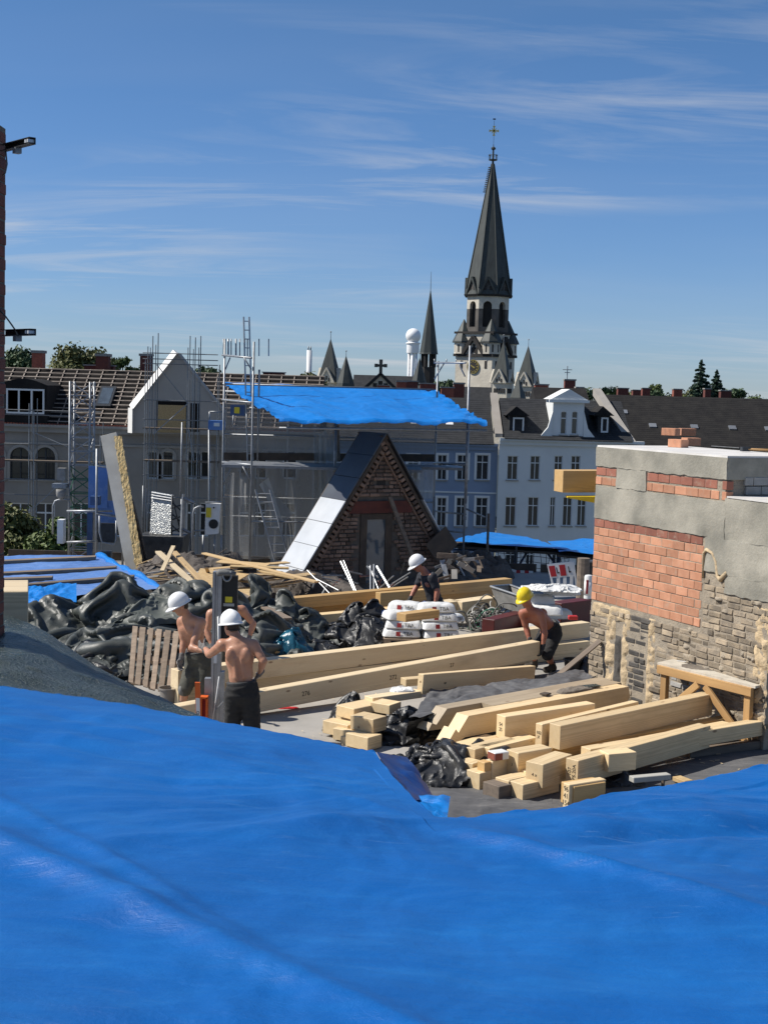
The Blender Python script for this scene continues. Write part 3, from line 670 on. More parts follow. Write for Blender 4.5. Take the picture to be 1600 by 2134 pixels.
# ================================================================ foreground tarpaulins
ex = np.array([-700, -350, 0, 200, 400, 600, 700, 780, 840, 905, 960, 1060, 1160, 1230, 1320, 1400, 1500, 1600, 1850, 2300], float)
ey = np.array([1395, 1405, 1432, 1459, 1494, 1530, 1549, 1566, 1640, 1702, 1703, 1690, 1684, 1664, 1645, 1634, 1612, 1590, 1545, 1480], float)
ez = np.interp(ex, [-700, 0, 400, 780, 905, 1060, 1230, 1600, 2300], [2.79, 2.76, 2.70, 2.645, 2.605, 2.60, 2.61, 2.62, 2.64])
pxs = np.concatenate([np.linspace(-700, 700, 120), np.linspace(706, 1000, 90), np.linspace(1010, 2300, 140)])
eys = np.interp(pxs, ex, ey); kk = np.exp(-np.linspace(-2, 2, 9) ** 2); kk /= kk.sum(); sm_ = np.convolve(np.pad(eys, 4, mode='edge'), kk, 'valid'); eys = np.where((pxs > 770) & (pxs < 800), eys, sm_)
def zs(x, y): return 2.815 - .034 * (y - 2.) - .014 * x + .03 * np.exp(-((x + 2.2) / 1.5) ** 2)
FE = []
for p, q in zip(pxs, eys):
    z_ = 2.65
    for _ in range(12): g_ = G(p, q, z_); z_ = float(zs(g_.x, g_.y))
    FE.append(tuple(G(p, q, z_)))
FE = np.array(FE)
NX = np.array([Dp(p, 2300, 2.2).x for p in pxs]) * 1.2
NE = np.stack([NX, 2.0 + 0 * NX, 2.80 + 0 * NX], -1)
t = np.linspace(0, 1, 230)[:, None, None]
P = NE[None] * (1 - t) + FE[None] * t; P[..., 2] = zs(P[..., 0], P[..., 1])
X, Y = P[..., 0], P[..., 1]; tt = t[..., 0]; fade = np.clip((1 - tt) * 6, 0, 1)
def seg(a, b_):
    """distance to the line through two picture points lying on the sheet, and the side coordinate"""
    pa, pb = np.array(G(*a, 2.74))[:2], np.array(G(*b_, 2.74))[:2]; d = (pb - pa); L = np.linalg.norm(d); d /= L
    q = np.stack([X - pa[0], Y - pa[1]], -1); s = q @ d; n = q @ np.array([-d[1], d[0]])
    return s / L, n
dz = .045 * gnoise(X * .55, Y * .55, 2.) + .020 * fbm(X * 1.3, Y * 1.0, 5., 3)
s, n = seg((-60, 1745), (760, 2150)); dz += .030 * np.exp(-(n / .07) ** 2) * np.clip(1.1 - np.abs(s - .5) * .6, 0, 1) + .02 * np.exp(-np.abs(n) / .3)
s, n = seg((930, 1712), (1640, 1925)); dz += .026 * np.exp(-(n / .06) ** 2) * np.clip(s * 4, 0, 1) * np.clip(1.4 - s, 0, 1) + .02 * np.exp(-np.abs(n) / .2)
s, n = seg((900, 1715), (1330, 1830)); dz += .012 * np.exp(-(n / .045) ** 2) * np.clip(s * 5, 0, 1) * np.clip(1.6 - s, 0, 1)
s, n = seg((880, 1700), (120, 1780)); dz += .03 * np.exp(-(n / .12) ** 2) * np.clip(s * 4, 0, 1) * np.clip(1.15 - s, 0, 1) + .008 * np.exp(-(n / .035) ** 2) * np.clip(1.3 - s, 0, 1)
s, n = seg((340, 1880), (520, 1990)); dz += .012 * np.exp(-(n / .035) ** 2) * np.clip(1.5 - s, 0, 1)
s, n = seg((1020, 1700), (1700, 1640)); dz -= .05 * np.exp(-((n + .25) / .10) ** 2) * np.clip(s * 3, 0, 1)
# small folds fanning out of the notch, and long shallow pull creases
NP = np.array(G(905, 1705, 2.6))[:2]; ang = np.arctan2(Y - NP[1], X - NP[0]); rr = np.hypot(X - NP[0], Y - NP[1])
dz += .003 * np.abs(np.cos(ang)) * np.sin(ang * 9 + gnoise(X * 2, Y * 2, 3) * 2.) * np.exp(-((rr - .5) / .3) ** 2)
rad_ = np.clip((rr - .15) * 1.6, 0, 1) * np.exp(-rr / 3.2) * np.clip(np.abs(np.cos(ang)) * 2.2 - 1.0, 0, 1)
dz += .020 * rad_ * -np.abs(gnoise(ang * 7., rr * .55, 44.)) + .010 * rad_ * -np.abs(gnoise(ang * 17., rr * .9, 45.))
dz += .0065 * tri(Y * 7 + X * 1.6 + 1.8 * gnoise(X * .8, Y * 1.2, 8)) * np.clip(gnoise(X * .7, Y * .9, 12) + .35, 0, 1)
dz += .0035 * crease(X, Y, 11, 6, 2.4)
dz += .012 * np.abs(gnoise(X * 1.7 + .6 * gnoise(X, Y, 3.), Y * 4.0, 21.)) * -1 * np.clip(1.5 * gnoise(X * .5, Y * .5, 31.) + .5, 0, 1)
dz *= np.where(tt > .93, .35 + .65 * fade, 1)
P[..., 2] += dz
P[-1, :, 2] += .012 * gnoise(pxs * .02, 0, 4.) + .006 * gnoise(pxs * .07, 0, 4.)
sk = [P[-1] + np.array([0, .03, -.035])]; 
for q in range(1, 9): sk.append(FE + np.stack([.03 * gnoise(pxs * .02, q * .5, 1.), .06 + .05 * gnoise(pxs * .016, q * .3, 2.) , -.035 - q * .30 + 0 * pxs], -1))
Pn = np.concatenate([P, np.array(sk)], 0)
fg = MB().grid(Pn).build('blue_tarpaulin', 'tarp_blue', label='large blue tarpaulin spread over the near roof across the foreground', cat='tarpaulin', smooth=True)
# folded-under dark flap in the notch
u = np.linspace(0, 1, 26)[None, :, None]; v = np.linspace(0, 1, 20)[:, None, None]
a, b_, c, d = [np.array(p) for p in (G(784, 1567, 2.60), G(848, 1578, 2.46), Dp(905, 1664, 6.35), G(858, 1668, 2.56))]
Q = (a * (1 - u) + b_ * u) * (1 - v) + (d * (1 - u) + c * u) * v
Q[..., 2] += .02 * crease(Q[..., 0] * 3, Q[..., 1] * 3 + Q[..., 2], 4, 4, 1.4) * np.sin(3.14 * v[..., 0])
MB().grid(Q).build('flap', 'tarp_navy', fg, smooth=True)
a, b_, c, d = [np.array(p) for p in (Dp(846, 1655, 6.1), Dp(938, 1660, 6.1), Dp(930, 1715, 5.62), Dp(890, 1710, 5.60))]
Q = (a * (1 - u) + b_ * u) * (1 - v) + (d * (1 - u) + c * u) * v
Q[..., 2] += .022 * crease(Q[..., 0] * 4, Q[..., 1] * 4 + Q[..., 2] * 2, 8, 4, 1.8) * np.sin(3.14 * u[..., 0])
MB().grid(Q).build('flap', 'tarp_sky', fg, smooth=True)
# green-black tarp falling away at the left
gx = np.linspace(-420, 470, 90); gy = np.interp(gx, [-420, -60, 20, 60, 100, 200, 300, 360, 410, 470], [1210, 1268, 1282, 1298, 1318, 1388, 1440, 1468, 1492, 1520]); gd = np.interp(gx, [-420, 0, 100, 300, 470], [10.2, 9.8, 9.6, 9.0, 8.4])
FE2 = np.array([Dp(p, q, r) for p, q, r in zip(gx, gy, gd)])
NE2 = np.array([Dp(p, np.interp(p, ex, ey) + 40, 6.95) for p in gx])
t = np.linspace(0, 1, 70)[:, None, None]; P = NE2[None] * (1 - t) + FE2[None] * t
X, Y = P[..., 0], P[..., 1]
P[..., 2] += np.sin(3.14 * t[..., 0]) * (.05 + .03 * fbm(X * 1.5, Y * 1.5, 3.)) + .010 * crease(X, Y, 3, 7, 2.2) * np.clip((1 - t[..., 0]) * 8, 0, 1)
sk = np.array([FE2 + np.stack([0 * gx, .04 + .04 * q + .02 * gnoise(gx * .03, q, 5.), -.03 - .28 * q + 0 * gx], -1) for q in range(9)])
MB().grid(np.concatenate([P, sk], 0)).build('green_tarpaulin', 'tarp_green', label='dark green woven tarpaulin sloping down behind the blue one at left', cat='tarpaulin', smooth=True)
# ================================================================ houses across the street
def wall_holes(m, x0, x1, z0, z1, y, holes, dep=.22):
    """wall face at depth y (facing -y) with rectangular openings and reveals"""
    xs = sorted({x0, x1, *[h[0] for h in holes], *[h[1] for h in holes]}); zs = sorted({z0, z1, *[h[2] for h in holes], *[h[3] for h in holes]})
    for i in range(len(xs) - 1):
        for j in range(len(zs) - 1):
            cx, cz = (xs[i] + xs[i + 1]) / 2, (zs[j] + zs[j + 1]) / 2
            if cx < x0 or cx > x1 or cz < z0 or cz > z1: continue
            if any(h[0] < cx < h[1] and h[2] < cz < h[3] for h in holes): continue
            m.quad((xs[i], y, zs[j]), (xs[i + 1], y, zs[j]), (xs[i + 1], y, zs[j + 1]), (xs[i], y, zs[j + 1]))
    for a, b_, c, d in holes:
        m.quad((a, y, c), (a, y, d), (a, y + dep, d), (a, y + dep, c)); m.quad((b_, y, d), (b_, y, c), (b_, y + dep, c), (b_, y + dep, d))
        m.quad((a, y, d), (b_, y, d), (b_, y + dep, d), (a, y + dep, d)); m.quad((b_, y, c), (a, y, c), (a, y + dep, c), (b_, y + dep, c))
def window(parent, a, b_, c, d, y, trans=True, fw=.09, framem='window_white', pane='glass', sill=True, surround=None, mull=1):
    m = MB(); yy = y + .14; q = .05
    m.box((a, yy, c), (a + fw, yy + q, d)); m.box((b_ - fw, yy, c), (b_, yy + q, d)); m.box((a + fw, yy, c), (b_ - fw, yy + q, c + fw)); m.box((a + fw, yy, d - fw), (b_ - fw, yy + q, d))
    zb = d - (d - c) * .30
    for k in range(mull):
        xm = a + (b_ - a) * (k + 1) / (mull + 1); m.box((xm - fw * .5, yy - .003, c + fw), (xm + fw * .5, yy + q, d - fw))
    if trans: m.box((a + fw, yy - .006, zb - fw * .6), (b_ - fw, yy + q, zb + fw * .6))
    w = m.build('window', framem, parent)
    MB().quad((a, yy + .06, c), (b_, yy + .06, c), (b_, yy + .06, d), (a, yy + .06, d)).build('pane', pane, w)
    if sill: MB().box((a - .1, y - .12, c - .1), (b_ + .1, y + .1, c - .003)).build('sill', 'beige_trim', w)
    if surround:
        s = MB(); q = .16
        for lo, hi in (((a - q, c), (a, d)), ((b_, c), (b_ + q, d)), ((a - q, d), (b_ + q, d + q))): s.box((lo[0], y - .05, lo[1]), (hi[0], y - .002, hi[1]))
        s.build('surround', surround, w)
    return w
def X_(px, D, py=930): return Dp(px, py, D).x
def Z_(px, py, D): return Dp(px, py, D).z
def arch(m, a, b_, zs, y, dep=.22, n=10, up=.15):
    """spandrel filling a rectangular opening above a round head that springs at zs"""
    r = (b_ - a) / 2; cx = (a + b_) / 2; top = zs + r
    pts = [(cx - r * math.cos(math.pi * k / n), zs + r * math.sin(math.pi * k / n)) for k in range(n + 1)]
    for k in range(n):
        (xa, za), (xb, zb) = pts[k], pts[k + 1]
        m.quad((xa, y, za), (xb, y, zb), (xb, y, top), (xa, y, top)); m.quad((xa, y, za), (xa, y + dep, za), (xb, y + dep, zb), (xb, y, zb))
def archring(a, b_, zs, y, w, n=12):
    r0 = (b_ - a) / 2; cx = (a + b_) / 2; m = MB()
    for k in range(n):
        t0, t1 = math.pi * k / n, math.pi * (k + 1) / n
        P = [(cx - r * math.cos(t), y - .06, zs + r * math.sin(t)) for r, t in ((r0, t0), (r0, t1), (r0 + w, t1), (r0 + w, t0))]
        m.prism(P, (0, .055, 0))
    return m
# ---- H1: beige house under repair, roof stripped to battens
D1 = 95.
h1 = thing('beige_house', (X_(280, D1), D1, -19), 'beige rendered house with roof stripped to battens behind scaffolding at left', 'house')
xa, xb = X_(-140, D1), X_(665, D1); ze = Z_(200, 893, D1)
holes, arches, wins = [], [], []
def addwin(p0, p1, ptop, pbot, arched, D=D1):
    a, b_ = X_(p0, D), X_(p1, D); c, d = Z_((p0 + p1) / 2, pbot, D), Z_((p0 + p1) / 2, ptop, D); holes.append((a, b_, c, d)); wins.append((a, b_, c, d, arched))
for p0, p1 in ((-30, 9), (22, 64), (75, 116)): addwin(p0, p1, 932, 1000, True)
for p0, p1 in ((306, 331), (338, 363), (389, 412), (418, 441), (500, 525), (532, 557), (590, 620)): addwin(p0, p1, 940, 998, True)
for p0, p1 in ((-30, 9), (22, 64), (75, 116), (150, 190), (215, 255), (306, 331), (338, 363), (389, 412), (418, 441), (500, 525), (532, 557), (590, 620)): addwin(p0, p1, 1048, 1118, False)
for p0, p1 in ((306, 331), (338, 363), (389, 412), (418, 441), (500, 525), (532, 557)): addwin(p0, p1, 1165, 1235, False)
m = MB(); wall_holes(m, xa, xb, -19, ze, D1, holes)
for a, b_, c, d, ar in wins:
    if ar: arch(m, a, b_, d - (b_ - a) / 2, D1)
m.quad((xb, D1, -19), (xb, D1 + 12, -19), (xb, D1 + 12, ze), (xb, D1, ze)); m.quad((xa, D1 + 12, -19), (xa, D1, -19), (xa, D1, ze), (xa, D1 + 12, ze))
m.build('wall', 'beige_render', h1)
for a, b_, c, d, ar in wins:
    w = window(h1, a, b_, c, d, D1, trans=not ar, mull=1 if b_ - a > 1 else 0, framem='steel_dark' if (ar and b_ - a > 1.1) else 'window_white')
    if ar:
        archring(a, b_, d - (b_ - a) / 2, D1, .2).build('arch', 'beige_trim', w)
        for x0_, x1_ in ((a - .2, a - .002), (b_ + .002, b_ + .2)): MB().box((x0_, D1 - .06, c), (x1_, D1 - .003, d - (b_ - a) / 2)).build('surround', 'beige_trim', w)
m = MB(); m.box((xa, D1 - .45, ze), (xb, D1 + .3, ze + .18)); m.box((xa, D1 - .25, ze - .35), (xb, D1 - .003, ze - .003)); m.box((xa, D1 - .1, ze - 1.2), (xb, D1 - .004, ze - 1.05)); m.build('cornice', 'beige_trim', h1)
zr = Z_(200, 772, D1 + 6) ; RUN = 6.
def rp(x, t, up=0.): return V(x, D1 - .2 + (RUN + .2) * t, ze + .2 + (zr - ze - .2) * t + up)
rf = MB(); rf.quad(rp(xa, 0), rp(xb, 0), rp(xb, 1), rp(xa, 1)); rf.quad(rp(xa, 1), rp(xb, 1), V(xb, D1 + 12, ze), V(xa, D1 + 12, ze))
rf.poly([V(xb, D1 - .2, ze + .2), V(xb, D1 + 12, ze), rp(xb, 1)]); rf.build('roof_underlay', 'roof_under', h1)
nrm = V(0, -(zr - ze), RUN).normalized()
for i in range(13):
    t = .03 + i * .079; a, b_ = rp(xa, t), rp(xb, t)
    MB().obox((a + b_) / 2 + nrm * .12, (b_ - a) / 2, V(0, .025, .02), nrm * .022).build('batten', 'batten_wood', h1)
x = xa + .3
while x < xb:
    a, b_ = rp(x, 0), rp(x, 1); MB().obox((a + b_) / 2 + nrm * .055, (b_ - a) / 2, (.035, 0, 0), nrm * .035).build('rafter', 'batten_wood', h1); x += .92
m = MB()
for k in range(int((xb - xa) / .2)): m.box((xa + k * .2, D1 - .42, ze + .18), (xa + k * .2 + .13, D1 - .2, ze + .26))
m.build('eaves_tiles', 'red_brick', h1)
# dormer with a wide window, at left
dx0, dx1 = X_(2, D1), X_(100, D1); dz0, dz1 = Z_(50, 872, D1), Z_(50, 797, D1); dyy = D1 - .35
dm = MB()
n = 12
top = [(dx0 + (dx1 - dx0) * k / n, dz1 - .15 + .42 * math.sin(math.pi * k / n)) for k in range(n + 1)]
dm.prism([V(dx0, dyy + .05, dz0 - .3)] + [V(x, dyy + .05, z) for x, z in top] + [V(dx1, dyy + .05, dz0 - .3)], (0, 4.5, 0)); dmo = dm.build('dormer', 'roof_dark', h1)
window(h1, X_(16, D1), X_(95, D1), Z_(50, 862, D1), Z_(50, 810, D1), dyy - .15, trans=False, fw=.12, mull=2, pane='glass_blue', sill=False)
# roof window
for p0, p1, q0, q1 in ((200, 232, 808, 852),):
    a, b_ = X_(p0, D1 + 2), X_(p1, D1 + 2); t0, t1 = .30, .66
    m = MB(); m.obox((rp(a, t0) + rp(b_, t1)) / 2 + nrm * .15, ((b_ - a) / 2, 0, 0), (rp(0, t1) - rp(0, t0)) / 2, nrm * .09); w = m.build('roof_window', 'steel_dark', h1)
    MB().obox((rp(a, t0) + rp(b_, t1)) / 2 + nrm * .25, ((b_ - a) / 2 - .15, 0, 0), (rp(0, t1) - rp(0, t0)) * .4, nrm * .006).build('pane', 'glass_blue', w)
# white edged gable
gx0, gxa, gx1 = X_(282, D1), X_(374, D1, 740), X_(470, D1); gz0, gza = Z_(282, 853, D1), Z_(374, 738, D1); gy = D1 - .9
op = (X_(330, D1), X_(394, D1), ze - .1, Z_(360, 836, D1))
m = MB(); pts = [V(gx0, gy, ze - .2), V(gx0, gy, gz0), V(gxa, gy, gza), V(gx1, gy, gz0 - .1), V(gx1, gy, ze - .2)]
m.prism(pts, (0, 1.0, 0)); g1 = m.build('gable', 'gable_render', h1)
def off(a, b_, w, d0, d1, sl=0.):
    a, b_ = Vector(a), Vector(b_); t = (b_ - a).normalized(); nn = V(-t.z, 0, t.x); nn = nn if nn.z > 0 or (abs(nn.z) < .01 and nn.x < 0) else -nn
    return MB().hexa([a + V(0, d0, 0), b_ + V(0, d0, 0), b_ + V(0, d1, 0), a + V(0, d1, 0), a + nn * w + V(0, d0 + sl, 0), b_ + nn * w + V(0, d0 + sl, 0), b_ + nn * w + V(0, d1, 0), a + nn * w + V(0, d1, 0)])
off(V(gx0, gy, gz0), V(gxa, gy, gza), .46, -.28, 1.25, .75).build('coping', 'gable_white', g1)
off(V(gxa, gy, gza), V(gx1, gy, gz0 - .1), .10, -.08, 1.05).build('coping', 'gable_render', g1)
MB().hexa([V(gx0 - .42, gy + .4, ze - .2), V(gx0 - .003, gy - .28, ze - .2), V(gx0 - .003, gy + 1, ze - .2), V(gx0 - .42, gy + 1, ze - .2), V(gx0 - .42, gy + .4, gz0 + .1), V(gx0 - .003, gy - .28, gz0 + .1), V(gx0 - .003, gy + 1, gz0 + .1), V(gx0 - .42, gy + 1, gz0 + .1)]).build('coping', 'gable_white', g1)
MB().box((op[0], gy - .02, op[2]), (op[1], gy - .004, op[3])).build('opening', 'roof_under', g1)
MB().box((op[0] + .12, gy - .10, op[2]), (op[0] + 2.0, gy - .05, op[3] - .25)).build('osb_panel', 'osb', g1)
MB().box((X_(400, D1), gy - .02, ze), (X_(418, D1), gy - .004, Z_(400, 840, D1))).build('opening', 'roof_under', g1)
def stack(px, py0, py1, w, D, label, matn='red_brick', pots=0, capm='concrete', dw=None):
    """chimney with a cap, courses and pots standing on a roof"""
    p = Dp(px, py1, D); wz = w * D / FPX; hz = Dp(px, py0, D).z - p.z; d_ = dw or min(wz, 1.2)
    o = thing('chimney_stack', p, label, 'chimney', 'chimney stacks on the far roofs')
    m = MB(); m.box((p.x - wz / 2, p.y, p.z - 1.2), (p.x + wz / 2, p.y + d_, p.z + hz * .86)); m.build('shaft', matn, o)
    m = MB(); m.box((p.x - wz / 2 - .08, p.y - .08, p.z + hz * .862), (p.x + wz / 2 + .08, p.y + d_ + .08, p.z + hz)); m.build('cap', matn if capm is None else capm, o)
    for k in range(pots): MB().tube((p.x + wz * (.5 * (k + .5) / pots * 2 - .5), p.y + d_ / 2, p.z + hz), (p.x + wz * ((k + .5) / pots - .5), p.y + d_ / 2, p.z + hz + .5), .14, .12, 8).build('pot', 'red_brick', o)
    return o
for a in [(78, 730, 772, 22, 101, 'pale sided brick chimney stack on the stripped roof at far left', 'red_brick'), (213, 737, 776, 26, 101, 'tall brick chimney stack on the stripped roof, left of the roof window', 'dark_red_brick'),
          (206, 760, 780, 60, 102, 'long low brick stack at the foot of the tall one on the stripped roof', 'dark_red_brick'), (303, 737, 772, 22, 102, 'brick chimney stack just left of the white edged gable', 'dark_red_brick'), (363, 742, 760, 16, 104, 'small brick stack peeping behind the tip of the white edged gable', 'dark_red_brick'),
          (570, 775, 790, 44, 104, 'wide low brick stack behind the left end of the blue canopy', 'dark_red_brick')]:
    stack(*a[:5], a[5], a[6], dw=.9)
# ---- H2 blue and H3 white
D2 = 112.
def windows_house(name, label, p0, p1, eave, rows, matn, D, py_eave_x, extra=None, trim='white_render'):
    h = thing(name, (X_((p0 + p1) / 2, D), D, -19), label, 'house')
    xa, xb = X_(p0, D), X_(p1, D); ze = Z_((p0 + p1) / 2, eave, D); hs = []
    for (cols, t_, b_) in rows:
        for a, c in cols: hs.append((X_(a, D, t_), X_(c, D, t_), Z_((a + c) / 2, b_, D), Z_((a + c) / 2, t_, D)))
    m = MB(); wall_holes(m, xa, xb, -19, ze, D, hs); m.build('wall', matn, h)
    for hh in hs: window(h, *hh, D, fw=.06, surround='window_white' if name == 'blue_house' else None)
    m = MB(); m.box((xa, D - .5, ze), (xb, D + .2, ze + .22)); m.box((xa, D - .25, ze - .3), (xb, D - .003, ze - .003)); m.build('cornice', trim, h)
    return h, xa, xb, ze
bc = [(912, 931), (953, 975), (993, 1018)]
h2, xa2, xb2, ze2 = windows_house('blue_house', 'slate blue rendered house with white framed windows behind the gable', 640, 1037, 925, [([(700, 722), (745, 767), (800, 822), (850, 872)] + bc, 948, 1000), ([(700, 722), (745, 767), (800, 822), (850, 872)] + [(911, 930), (951, 972), (992, 1016)], 1037, 1097), (bc, 1133, 1193)], 'blue_render', D2, 980, trim='blue_render')
MB().box((xa2, D2 - .08, Z_(980, 1028, D2)), (xb2, D2 - .004, Z_(980, 1026, D2) + .04)).build('string_course', 'white_render', h2)
wc = [(1057, 1079), (1105, 1125), (1155, 1172), (1190, 1209), (1262, 1280)]
h3, xa3, xb3, ze3 = windows_house('white_house', 'white rendered house with pedimented dormer left of the chimney block', 1040, 1340, 922, [(wc, 950, 1000), ([(1053, 1075), (1100, 1122), (1146, 1157), (1173, 1192), (1203, 1221)], 1036, 1096), ([(1053, 1075), (1096, 1112), (1150, 1168), (1200, 1220)], 1140, 1193)], 'white_render', D2 - .6, 1150)
def roof(parent, xa, xb, D, ze, zr, run, matn, name='roof'):
    m = MB(); m.quad((xa, D - .5, ze), (xb, D - .5, ze), (xb, D + run, zr), (xa, D + run, zr)); m.quad((xa, D + run, zr), (xb, D + run, zr), (xb, D + 2 * run, ze), (xa, D + 2 * run, ze))
    m.poly([V(xb, D - .5, ze), V(xb, D + 2 * run, ze), V(xb, D + run, zr)]); m.poly([V(xa, D + 2 * run, ze), V(xa, D - .5, ze), V(xa, D + run, zr)])
    o = m.build(name, matn, parent); nn = V(0, -(zr - ze), run + .5).normalized(); L = xb - xa
    for k in range(22):                                             # slate courses
        t = k / 22; a = V(xa, D - .5 + (run + .5) * t, ze + (zr - ze) * t)
        MB().obox(a + V(L / 2, 0, 0) + nn * .03, (L / 2, 0, 0), V(0, run + .5, zr - ze) / 48, nn * .025).build('slate_course', matn, o)
    return o
zr2 = Z_(930, 828, D2 + 6); roof(h2, xa2, xb2 - .35, D2, ze2 + .22, zr2, 6, 'roof_slate')
zr3 = Z_(1150, 832, D2 + 6); roof(h3, xa3 + .35, X_(1312, D2), D2 - .6, ze3 + .22, zr3, 6, 'roof_slate')
roof(h3, X_(1112, D2 + 8), X_(1225, D2 + 8), D2 + 6, ze3 + 2, Z_(1160, 808, D2 + 11), 5, 'roof_dark')
for xp, hh, lab in ((xb2, h2, 0),):
    D = D2; m = MB(); a, b_ = V(xp, D - .7, ze3 + .25), V(xp, D + 6.2, (zr2 if lab == 0 else Z_(1240, 812, D + 6)) + .2)
    m.hexa([a + V(-.3, 0, 0), a + V(.3, 0, 0), b_ + V(.3, 0, 0), b_ + V(-.3, 0, 0), a + V(-.3, 0, .3), a + V(.3, 0, .3), b_ + V(.3, 0, .3), b_ + V(-.3, 0, .3)]); m.build('party_wall', 'beige_render', hh)
for px in (726, 795, 862, 935):
    x = X_(px, D2 + 2); MB().obox((x, D2 + 2.2, lerp(ze2, zr2, .40) + .1), (.3, 0, 0), (0, .35, .22), (0, -.08, .12)).build('skylight', 'window_white', h2)
# dormers of the white house
for p0, p1, q0, q1 in ((1036, 1092, 846, 904), (1218, 1266, 846, 903)):
    a, b_ = X_(p0, D2 + 1, 880), X_(p1, D2 + 1, 880); zt, zb = Z_((p0 + p1) / 2, q0, D2 + 1), Z_((p0 + p1) / 2, q1, D2 + 1); yy = D2 + .0; cx = (a + b_) / 2 + .3
    m = MB(); m.prism([V(a + .9, yy, zb - .5), V(a + .9, yy, zt - .7), V(b_, yy, zt - .7), V(b_, yy, zb - .5)], (0, 3.5, 0)); dmo = m.build('dormer', 'roof_slate', h3)
    m = MB(); m.prism([V(a + .55, yy - .3, zt - .75), V(cx, yy - .3, zt), V(b_ + .3, yy - .3, zt - .75)], (0, 4.2, 0)); m.build('dormer_roof', 'roof_dark', dmo)
    window(h3, X_(p0 + 30, D2 + 1, 880), b_ - .12, zb + .1, Z_((p0 + p1) / 2, q0 + 23, D2 + 1), yy - .15, trans=False, fw=.13, mull=0, sill=False)
# central pedimented dormer
a, b_ = X_(1151, D2 - .6, 870), X_(1216, D2 - .6, 870); yy = D2 - .62; zb = ze3 + .24; zt = Z_(1184, 833, D2); za = Z_(1184, 811, D2)
hs = [(X_(1167, D2 - .6, 880), X_(1180, D2 - .6, 880), Z_(1174, 905, D2), Z_(1174, 857, D2)), (X_(1190, D2 - .6, 880), X_(1203, D2 - .6, 880), Z_(1196, 905, D2), Z_(1196, 857, D2))]
m = MB(); wall_holes(m, a, b_, zb, zt, yy, hs)
for h in hs: arch(m, h[0], h[1], h[3] - (h[1] - h[0]) / 2, yy)
m.quad((b_, yy, zb), (b_, yy + 5, zb), (b_, yy + 5, zt), (b_, yy, zt)); m.quad((a, yy + 5, zb), (a, yy, zb), (a, yy, zt), (a, yy + 5, zt)); pd = m.build('dormer', 'white_render', h3)
for h in hs: window(h3, *h, yy, mull=0, fw=.07)
m = MB(); cx = (a + b_) / 2; m.prism([V(a - .25, yy - .25, zt), V(cx, yy - .25, za), V(b_ + .25, yy - .25, zt)], (0, 5.2, 0)); m.build('pediment', 'white_render', pd)
m = MB(); m.box((a - .35, yy - .35, zt - .22), (b_ + .35, yy - .003, zt - .004)); m.build('cornice', 'white_render', pd)
m = MB(); m.prism([V(a - 1.1, yy - .1, zb), V(a - .004, yy - .1, zb), V(a - .004, yy - .1, zb + 2.2), V(a - .35, yy - .1, zb + .9)], (0, .5, 0)); m.prism([V(b_ + 1.1, yy - .1, zb), V(b_ + .004, yy - .1, zb), V(b_ + .004, yy - .1, zb + 2.2), V(b_ + .35, yy - .1, zb + .9)], (0, .5, 0)); m.build('volute', 'white_render', pd)
# ---- H4 long dark roof at right
D4 = 122.; h4 = thing('dark_roofed_house', (X_(1480, D4), D4, -19), 'long house with dark tiled roof behind the chimney block at right', 'house')
xa4, xb4 = X_(1322, D4), X_(1900, D4); ze4 = Z_(1450, 930, D4); zr4 = Z_(1400, 826, D4 + 8)
MB().box((xa4, D4, -19), (xb4, D4 + 16, ze4)).build('wall', 'beige_render', h4)
xr0 = X_(1250, D4 + 8, 820)
m = MB(); m.quad((xa4 - .3, D4 - .6, ze4), (xb4, D4 - .6, ze4), (xb4, D4 + 8, zr4), (xr0, D4 + 8, zr4)); m.quad((xr0, D4 + 8, zr4), (xb4, D4 + 8, zr4), (xb4, D4 + 16.6, ze4), (xr0, D4 + 16.6, ze4)); r4 = m.build('roof', 'roof_dark', h4)
nn = V(0, -(zr4 - ze4), 8.6).normalized()
for k in range(26):
    t = k / 26; x0 = lerp(xa4 - .3, xr0, t)
    MB().obox(V((x0 + xb4) / 2, D4 - .6 + 8.6 * t, ze4 + (zr4 - ze4) * t) + nn * .035, ((xb4 - x0) / 2, 0, 0), V(0, 8.6, zr4 - ze4) / 56, nn * .03).build('tile_course', 'roof_dark', r4)
for px, py in ((1297, 853), (1357, 877), (1443, 880), (1522, 880), (1597, 880)):
    t = .62 if py < 870 else .36; p = V(X_(px, D4 + 8.6 * t, py), D4 - .6 + 8.6 * t, ze4 + (zr4 - ze4) * t)
    MB().obox(p + nn * .12, (.32, 0, 0), V(0, 8.6, zr4 - ze4) * .035, nn * .06).build('roof_hatch', 'galv', h4)
a, b_ = Dp(1318, 926, D2 - 1), Dp(1243, 812, D2 + 5.4); q = .33
MB().hexa([a + V(-q, 0, -.5), a + V(q, 0, -.5), b_ + V(q, 0, -.5), b_ + V(-q, 0, -.5), a + V(-q, 0, .1), a + V(q, 0, .1), b_ + V(q, 0, .1), b_ + V(-q, 0, .1)]).build('verge', 'beige_trim', h4)
